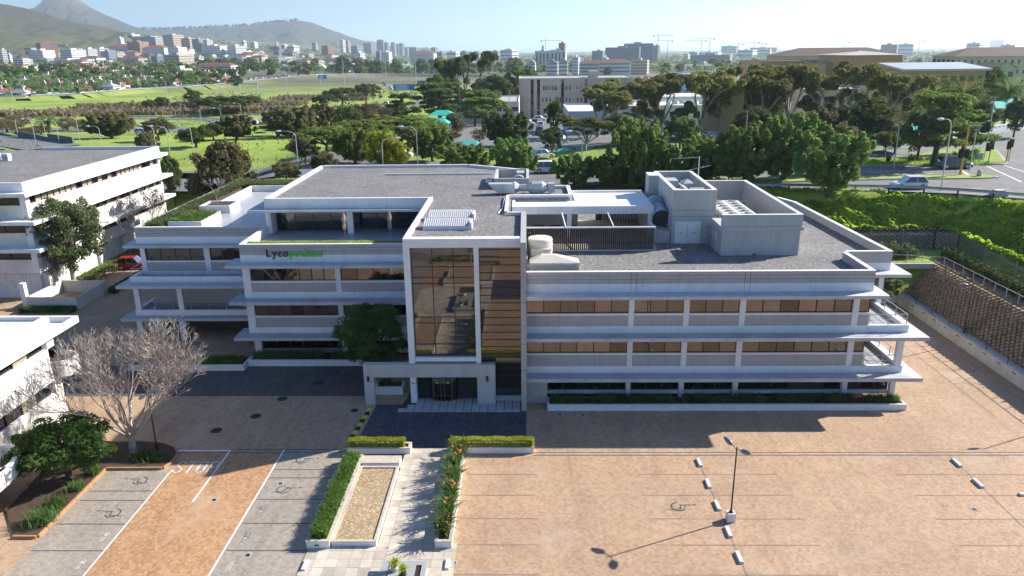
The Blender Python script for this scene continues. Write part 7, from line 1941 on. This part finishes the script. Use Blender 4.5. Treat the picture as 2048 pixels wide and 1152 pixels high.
b = building('service_block', 'long low white service block with roof vents behind the gum trees', MID['low_roofs'], 'white', nx=10, nz=1, roofmat=MATS['white'])
x0, x1, y0, y1, z0, z1 = MID['low_roofs']
for k in range(12): part('roof_vent', MB().box(x0+2+k*2.4,x0+3+k*2.4,y0+5+(k%3)*3,y0+6.2+(k%3)*3,z1,z1+1.1), MATS['metal'], b)
building('service_block', 'second low white service block with flat pale roof behind the gum trees', MID['low_roofs2'], 'white', nx=8, nz=1, roofmat=MATS['white'])
building('ward_block', 'pale blue walled ward block rising behind the gum trees', MID['pale_blue'], 'bluep', nx=6, nz=4)
building('tan_tower_block', 'tall plain tan wall block between the gum trees', MID['tan_tall'], 'tan'); building('tan_wing', 'recessed pale tan wing with tall windows beside the tan tower block', MID['tan_rear'], 'tanp', nx=3, nz=3, win=(.3,.6))
building('long_tan_wing', 'long low tan wing half hidden by gum crowns', MID['tan_long'], 'tanp', nx=9, nz=2)
building('tan_office', 'tan office with a grid of tall white framed windows', MID['office_tan'], 'tan', nx=14, nz=3, win=(.78,.6)); building('glass_link', 'grey glazed link block beside the tan office', MID['blue_canopy'], 'blue', nx=4, nz=2)
building('hip_roof_building', 'long building under a wide brown hipped tile roof', MID['hip_long'], 'tanp', 'hip', 22, 2, MATS['tile'], (.7,.45), ridge=3.2)
building('gabled_tan_block', 'blank tan block with pale sunlit end beside the metal roofed hall', MID['tan_gable'], 'tan', 'hip', 0, 0, MATS['roofgrey'], ridge=1.2); building('tan_annexe', 'lower tan annexe joined to the blank tan block', MID['tan_low'], 'tan')
building('metal_roofed_hall', 'wide hall with pale curved sheet roof behind the palms', MID['metal_hall'], 'tan', 'mono', 9, 3, MATS['metal'], (.6,.35), ridge=1.2)
building('school_building', 'long grey school block with brown tile roof and rows of small windows', MID['school'], 'stone', 'hip', 16, 4, MATS['tile'], (.32,.42), ridge=3.2, sidewin=5); building('school_wing', 'small gabled wing in front of the grey school block', MID['school_wing'], 'stone', 'gable', 2, 1, MATS['tile'], ridge=1.8)
d = building('parking_deck', 'pale concrete parking deck with open sides beside the clinic', MID['parking_deck'], 'white', nx=8, nz=1, win=(.8,.4), roofmat=MATS['roofgrey'])
sheet('clinic_car_park', [(-12,140),(16,140),(34,205),(40,298),(-22,298),(-18,200)], 0, ASPH)
bpy.data.objects['clinic_car_park'].data.transform(Matrix.Identity(4))
cp = bpy.data.objects['clinic_car_park']; bm = bmesh.new()
gx = np.linspace(-20,40,13); gy = np.linspace(140,298,40)
vv = [[bm.verts.new((x, y, float(T(x,y))+.12)) for x in gx] for y in gy]
for j in range(len(gy)-1):
    for i in range(len(gx)-1): bm.faces.new((vv[j][i],vv[j][i+1],vv[j+1][i+1],vv[j+1][i]))
cp.data.clear_geometry(); bm.to_mesh(cp.data); bm.free()

# ---------------------------------------------------------------- far city
STY = {'white': 'white', 'brick': 'brick', 'stripe': 'white', 'blue': 'blue', 'redroof': 'white', 'grey': 'grey', 'tan': 'tanp', 'frame': 'white', 'glass': 'blue', 'glasslow': 'grey', 'gable': 'white'}
DESC = {'white': 'white apartment block', 'brick': 'red brick block', 'stripe': 'white block with dark balcony stripes', 'blue': 'blue grey glass tower', 'redroof': 'long white building with red tile roof', 'grey': 'grey concrete block', 'tan': 'stepped tan hospital block', 'frame': 'white framed block with tall dark bays', 'glass': 'wide blue glass office', 'glasslow': 'low grey hall', 'gable': 'white gabled house'}
for (sty, x0, x1, y0, y1, z0, z1) in CITY:
    cx = (x0+x1)/2; w = abs(x1-x0); rz = R(random.uniform(-48,-18)) if sty not in ('gable','redroof','glass','frame') else R(random.uniform(-14,-4))
    z0 = min(z0, float(T(cx,y0))-1); h = z1-z0; dp = min(y1-y0, w*.9); k = 1/(math.cos(rz)+.55*abs(math.sin(rz))) if sty not in ('glass','frame','redroof') else 1.0
    ww = w*k; dd = min(dp, ww*.75)
    where = 'in the skyline below the hill' if y0 > 2800 else ('on the slope below the mountain' if x0/y0 < -.36 else ('beyond the suburb trees' if x0 < 60 else 'on the far plain by the sea'))
    t = thing('city_building', DESC[sty]+' '+where, 'building', (0,0,0), DESC[sty]+'s '+where); wm = MATS[STY[sty]]
    part('wall', MB().box(-ww/2,ww/2,-dd/2,dd/2,0,h), wm, t)
    if sty in ('redroof','gable'):
        mb = MB(); rd = max(2.5, dd*.22)
        if sty == 'redroof': mb.faces([(-ww/2-.5,-dd/2-.5,h),(ww/2+.5,-dd/2-.5,h),(ww/2+.5,dd/2+.5,h),(-ww/2-.5,dd/2+.5,h),(-ww/2+dd/2,0,h+rd),(ww/2-dd/2,0,h+rd)], [(0,1,5,4),(1,2,5),(2,3,4,5),(3,0,4)])
        else: mb.faces([(-ww/2-.3,-dd/2,h-.5),(ww/2+.3,-dd/2,h-.5),(ww/2+.3,dd/2,h-.5),(-ww/2-.3,dd/2,h-.5),(0,-dd/2,h+rd),(0,dd/2,h+rd)], [(1,2,5,4),(3,0,4,5),(0,1,4)])
        part('roof', mb, MATS['redtile'] if sty == 'redroof' else MATS['grey'], t)
    else: part('roof', MB().box(-ww/2+.4,ww/2-.4,-dd/2+.4,dd/2-.4,h,h+.4), MATS['roofgrey'], t); part('roof_plant', MB().box(-ww*.15,ww*.1,-dd*.2,dd*.2,h+.4,h+3.2), wm, t)
    vis = max(3.0, min(h, 60)); nb = int(min(7, max(1, vis/ (3.3 if y0 < 2200 else 9)))); step = vis/nb
    if sty != 'frame':
        for j in range(nb):
            zz = h-(j+.65)*step; hh = step*.30
            part('window_band', MB().box(-ww/2+.8,ww/2-.8,-dd/2-.12,-dd/2+.1,zz,zz+hh), CGLS, t); part('window_band', MB().box(ww/2-.1,ww/2+.12,-dd/2+.8,dd/2-.8,zz,zz+hh), CGLS, t)
    else:
        for j in range(4): part('window_bay', MB().box(-ww/2+ww*(.08+.24*j),-ww/2+ww*(.19+.24*j),-dd/2-.15,-dd/2+.1,h*.1,h*.85), FGL, t)
    t.location = (cx, y0+dd*.4, z0); t.rotation_euler = (0,0,rz)
# low blocks filling the slope between the landmarks
random.seed(33)
for k in range(85):
    y = random.uniform(1180,2150); x = random.uniform(-.66,-.22)*y; ww = random.uniform(16,46); dd = random.uniform(10,18); h = random.uniform(6,13); rd = random.random() < .35; wm = random.choice((MATS['white'],MATS['white'],MATS['tanp'],MATS['grey']))
    t = thing('low_city_block', ('low city block with red tiled roof on the slope' if rd else 'low flat roofed city block on the slope'), 'building', (0,0,0), 'red roofed low blocks on the slope' if rd else 'flat roofed low blocks on the slope')
    part('wall', MB().box(-ww/2,ww/2,-dd/2,dd/2,-6,h), wm, t); mb = MB()
    if rd: mb.faces([(-ww/2-.5,-dd/2-.5,h),(ww/2+.5,-dd/2-.5,h),(ww/2+.5,dd/2+.5,h),(-ww/2-.5,dd/2+.5,h),(-ww/2+dd/2,0,h+3),(ww/2-dd/2,0,h+3)], [(0,1,5,4),(1,2,5),(2,3,4,5),(3,0,4)])
    else: mb.box(-ww/2-.3,ww/2+.3,-dd/2-.3,dd/2+.3,h,h+.5)
    part('roof', mb, MATS['redtile'] if rd else MATS['roofgrey'], t)
    for j in range(int(h/3.2)): part('window_band', MB().box(-ww/2+.8,ww/2-.8,-dd/2-.1,-dd/2+.1,1+j*3.2,2.2+j*3.2), CGLS, t); part('window_band', MB().box(ww/2-.1,ww/2+.1,-dd/2+.8,dd/2-.8,1+j*3.2,2.2+j*3.2), CGLS, t)
    t.location = (x, y, float(T(x,y))); t.rotation_euler = (0,0,R(random.uniform(-50,-15)))
# houses
def house_meshes(kind):
    w, d, h = {'a': (13,9,3.2), 'b': (10,10,3.4), 'c': (16,8,3.0)}[kind]; wl = MB(); wl.box(-w/2,w/2,-d/2,d/2,-1.5,h)
    for k in range(4):
        for s in (-1,1): wl.box(-w/2+1+k*(w-2)/4,-w/2+2.4+k*(w-2)/4,s*d/2-.06,s*d/2+.06,1.0,2.3,1)
    wl.box(w/2-.06,w/2+.06,-1,.8,.9,2.3,1)
    rf = MB(); e = .5; i = d/2 if kind != 'c' else .01; rh = d*.30
    rf.faces([(-w/2-e,-d/2-e,h),(w/2+e,-d/2-e,h),(w/2+e,d/2+e,h),(-w/2-e,d/2+e,h),(-w/2+i,0,h+rh),(w/2-i,0,h+rh)], [(0,1,5,4),(1,2,5),(2,3,4,5),(3,0,4)])
    ch = MB(); ch.box(w*.18,w*.18+.8,-.4,.4,h+rh*.5,h+rh+1.1); return wl.mesh('wall', [MATS['white'], FGL]), rf.mesh('roof', [MATS['redtile']]), ch.mesh('chimney', [MATS['white']])
HM = {k: house_meshes(k) for k in 'abc'}
WLS = [MATS['white'], MATS['tanp'], MATS['white']]; RFS = [(MATS['redtile'],'red tiled'), (MATS['tile'],'brown tiled'), (MATS['metal'],'pale metal'), (MATS['grey'],'grey'), (MATS['white'],'white')]
def house(x, y, rf, place):
    k = random.choice('abc'); wl, rm, ch = HM[k]; t = thing('house', 'white walled house with %s roof %s' % (rf[1], place), 'house', (x,y,float(T(x,y))), '%s roofed houses %s' % (rf[1], place), R(random.uniform(-60,20)))
    s = random.uniform(.85,1.25); t.scale = (s,s,s*1.05)
    a = shared('wall', wl, t); b = shared('roof', rm, t); shared('chimney', ch, b); b.material_slots[0].link = 'OBJECT'; b.material_slots[0].material = rf[0]
random.seed(31)
for k in range(120):
    y = random.uniform(645,1150); u = random.uniform(-.72,-.38)
    if u*y < -.62*y and y < 680: continue
    house(u*y, y, random.choice(RFS[:1]*3+RFS), 'beyond the motorway')
for k in range(34):
    u = random.uniform(-.70,-.46); y = np.interp(u, [-.728,-.62,-.52,-.435,-.343], [485,510,590,640,750])+random.uniform(34,150); house(u*y, float(y), random.choice(RFS[:1]*4+RFS[:4]), 'in the first rows beside the motorway')
for k in range(150):
    y = random.uniform(1050,2200); u = random.uniform(-.62,-.06); house(u*y, y, random.choice(RFS[2:]+RFS[4:]+RFS[:1]), 'in the far suburb')
for k in range(36):
    y = random.uniform(1100,2600); u = random.uniform(.02,.62); house(u*y, y, random.choice(RFS[2:]+RFS[4:]+RFS[:1]), 'on the far plain')
# far trees: small copies that show no parts
def far_tree_mesh(seed, leaf):
    global rng; rng = np.random.default_rng(seed); random.seed(seed); cs = []; rs = []
    for k in range(16): d = rnd_dirs(1,.3)[0]; cs.append((d[0]*.36,d[1]*.36,.52+d[2]*.36)); s = random.uniform(.14,.22); rs.append((s,s,s*.9))
    v = clump_leaves(cs, rs, 26, .13, .6, 1.4, .4, .3); tr = MB().tube([(0,0,-.1),(0,0,.4)], [.05,.03], 5)
    me = quad_mesh('far_tree', v, leaf); return me
FT = [far_tree_mesh(200+i, m) for i, m in enumerate((LP_DARK, LP_BROAD, LP_OLIVE, LP_PINE))]
random.seed(41)
def far_tree(x, y, h, place):
    o = shared('far_tree', random.choice(FT+FT[:1]), None, (x,y,float(T(x,y))-.3), (0,0,random.uniform(0,6.28)), (h*random.uniform(.8,1.25),)*2+(h,)); props(o, 'rounded dark green tree '+place, 'tree', 'rounded trees '+place)
for k in range(135):
    y = random.uniform(640,1000); far_tree(random.uniform(-.74,-.36)*y, y, random.uniform(7,13), 'among the houses beyond the motorway')
for k in range(50):
    y = random.uniform(900,1250); far_tree(random.uniform(-.46,-.20)*y, y, random.uniform(9,16), 'in the park belt before the suburb')
for k in range(42):
    y = random.uniform(985,1150); far_tree(random.uniform(-.24,-.01)*y, y, random.uniform(13,22), 'in the wood beyond the motorway bank')
for k in range(36):
    y = random.uniform(820,1300); far_tree(random.uniform(.0,.30)*y, y, random.uniform(8,16), 'around the red roofed halls')
for k in range(36):
    y = random.uniform(520,1300); far_tree(random.uniform(.36,.75)*y, y, random.uniform(8,15), 'behind the school')
random.seed(42); rng = np.random.default_rng(42)
n = 9000; y = np.where(rng.random(n) < .34, rng.uniform(540,1200,n), rng.uniform(1050,3400,n)); u = np.where(y < 1050, rng.uniform(-.78,-.40,n), rng.uniform(-.80,.75,n)); x = u*y
keep = (np.sin(x*.011+np.sin(y*.006)*2)+np.sin(y*.013+x*.004) > -.5); keep &= (y > 1000)|(y > np.interp(u, [-.728,-.62,-.52,-.435,-.343], [485,510,590,640,750])+34); x, y = x[keep], y[keep]; z = T(x,y)
Pc = np.stack([x,y,z+3.0],1); Pw = np.repeat(Pc, 7, 0)+rng.normal(0,1,(len(Pc)*7,3))*np.array([3.6,3.6,2.0])
leafthing('suburb_canopy', leaf_quads(Pw, np.tile([.2,-.2,1.0],(len(Pw),1)), 3.6, 1.3, .8), LP_DARK, 'distant mass of suburban tree crowns reaching to the city', 'trees', kind='stuff')
n = 420; x, y = rng.uniform(-230,-45,n), rng.uniform(300,560,n); keep = np.sin(x*.05)+np.sin(y*.04) > .3; P = np.column_stack([x,y,T(x,y)+.6])[keep]
leafthing('meadow_scrub', leaf_quads(np.repeat(P,18,0)+rng.normal(0,.8,(len(P)*18,3)), np.tile([0,0,1.0],(len(P)*18,1)), .7, 1.3, .9), LP_OLIVE, 'low olive scrub dotted over the wet meadow', 'scrub', kind='stuff')
# tower cranes
for i, (x, y, z) in enumerate(CRANES):
    g0 = float(T(x,y))-2; k = y/1500; t = thing('tower_crane', 'far tower crane with long jib on the coastal plain', 'crane', (x,y,g0), 'tower cranes on the coastal plain'); CRM = GALV
    r = .55*max(1,k*.8); part('mast', MB().box(x-r,x+r,y-r,y+r,g0,z), CRM, t); s = -1 if i in (0,7) else 1; jl = 38*k*.8
    part('jib', MB().box(min(x-s*jl,x+s*10*k),max(x-s*jl,x+s*10*k),y-.4*k,y+.4*k,z-1.3*k,z-.6*k), CRM, t); part('counterweight', MB().box(x+s*8*k-1.2*k,x+s*8*k+1.2*k,y-k,y+k,z-3.2*k,z-1.2*k), SBACK, t); part('apex', MB().tube([(x,y,z),(x,y,z+4*k)], .4*k, 4), CRM, t)

# ---------------------------------------------------------------- mountains
def hillmat(name, low, mid, high, rock, h0, h1, sc):
    m, nt, bs = _new(name); p = wpos(nt); sx = N(nt, 'ShaderNodeSeparateXYZ'); L(nt, p, sx.inputs[0])
    mr = N(nt, 'ShaderNodeMapRange'); mr.inputs[1].default_value = h0; mr.inputs[2].default_value = h1; L(nt, sx.outputs[2], mr.inputs[0])
    f = noise(nt, p, sc, 8, .65); k = mth(nt, 'ADD', mr.outputs[0], mth(nt, 'MULTIPLY', mth(nt, 'SUBTRACT', f, .5), .9))
    c = ramp(nt, k, [(.0, low), (.35, mid), (.75, high), (1.0, rock)]); f2 = noise(nt, p, sc*7, 6, .7)
    c = mixc(nt, 1.0, c, ramp(nt, f2, [(.35, (.62,.66,.62)), (.6, (1.1,1.08,1.05))]), 'MULTIPLY')
    L(nt, c, bs.inputs['Base Color']); bs.inputs['Roughness'].default_value = 1.0; return m
from mathutils import noise as mnoise
def hill(name, key, front, back, zbase, mat, rough, seed):
    """ridge line with gullied flanks"""
    D, pts = RIDGES[key]; xs = np.array([p[0] for p in pts]); zs = np.array([p[2] for p in pts]); nx_ = 190; ny_ = 80
    X = np.linspace(xs[0], xs[-1], nx_); Zr = np.interp(X, xs, zs); mb = MB()
    for v_ in np.linspace(-1, 1, ny_):
        yy = D+(v_*front if v_ < 0 else v_*back); s = 1-abs(v_); prof = s**1.25 if v_ < 0 else s
        for x, zr in zip(X, Zr):
            q = Vector((x*.0022+seed, yy*.0009, seed)); g_ = mnoise.ridged_multi_fractal(q, .9, 2.1, 5, 1.0, 2.0)-.9
            f_ = mnoise.fractal(q*4.0, .8, 2.1, 5)
            mb.v.append((x*(yy/D*.5+.5), yy, zbase+(zr-zbase)*prof+(g_*rough*2.2+f_*rough)*min(1,s*(1-s)*3.2+.04)))
    for j in range(ny_-1):
        for i in range(nx_-1): mb.f.append((j*nx_+i, j*nx_+i+1, (j+1)*nx_+i+1, (j+1)*nx_+i)); mb.m.append(0)
    structure(name, mb, mat, smooth=True)
hill('near_hill', 'near', 1250, 1500, 8, hillmat('mountain_slope', (.085,.105,.04), (.068,.062,.038), (.044,.042,.03), (.085,.075,.062), 5, 300, .0035), 22, 3)
hill('rocky_peak', 'head', 1500, 1500, -10, hillmat('peak_rock', (.05,.06,.035), (.055,.058,.04), (.07,.065,.055), (.17,.155,.135), 60, 420, .003), 34, 5)
hill('ridge_hill', 'signal', 1500, 1500, -12, hillmat('ridge_scrub', (.055,.062,.038), (.06,.062,.04), (.05,.055,.036), (.06,.06,.045), 20, 220, .004), 20, 7)
# ridge pines on the far hill: one row too small to count
D, pts = RIDGES['signal']; P = []
for k in range(260):
    x = random.uniform(-3200,-1900); z = np.interp(x, [p[0] for p in pts], [p[2] for p in pts]); P.append((x, D-10, z+random.uniform(0,9)))
leafthing('ridge_pines', leaf_quads(np.repeat(np.array(P),4,0)+rng.normal(0,5,(len(P)*4,3)), np.tile([0,0,1.0],(len(P)*4,1)), 12, 1.4, .8), LP_DARK, 'thin line of pines on the crest of the far ridge', 'trees', kind='stuff')

# ---------------------------------------------------------------- haze: one closed box of pale air round everything
hz = MB(); hz.box(-41500, 61500, -900, 61500, -30, 640)
m = bpy.data.materials.new('pale_haze'); m.use_nodes = True; nt = m.node_tree; nt.nodes.remove(nt.nodes['Principled BSDF'])
pv = N(nt, 'ShaderNodeVolumePrincipled'); pv.inputs['Color'].default_value = (.74,.88,1.0,1); pv.inputs['Density'].default_value = HAZE; pv.inputs['Anisotropy'].default_value = .45
L(nt, pv.outputs[0], nt.nodes['Material Output'].inputs['Volume'])
o = structure('haze', hz, m); o['kind'] = 'stuff'; o['label'] = 'pale blue summer haze over the whole plain'; o['category'] = 'haze'; o.display_type = 'WIRE'
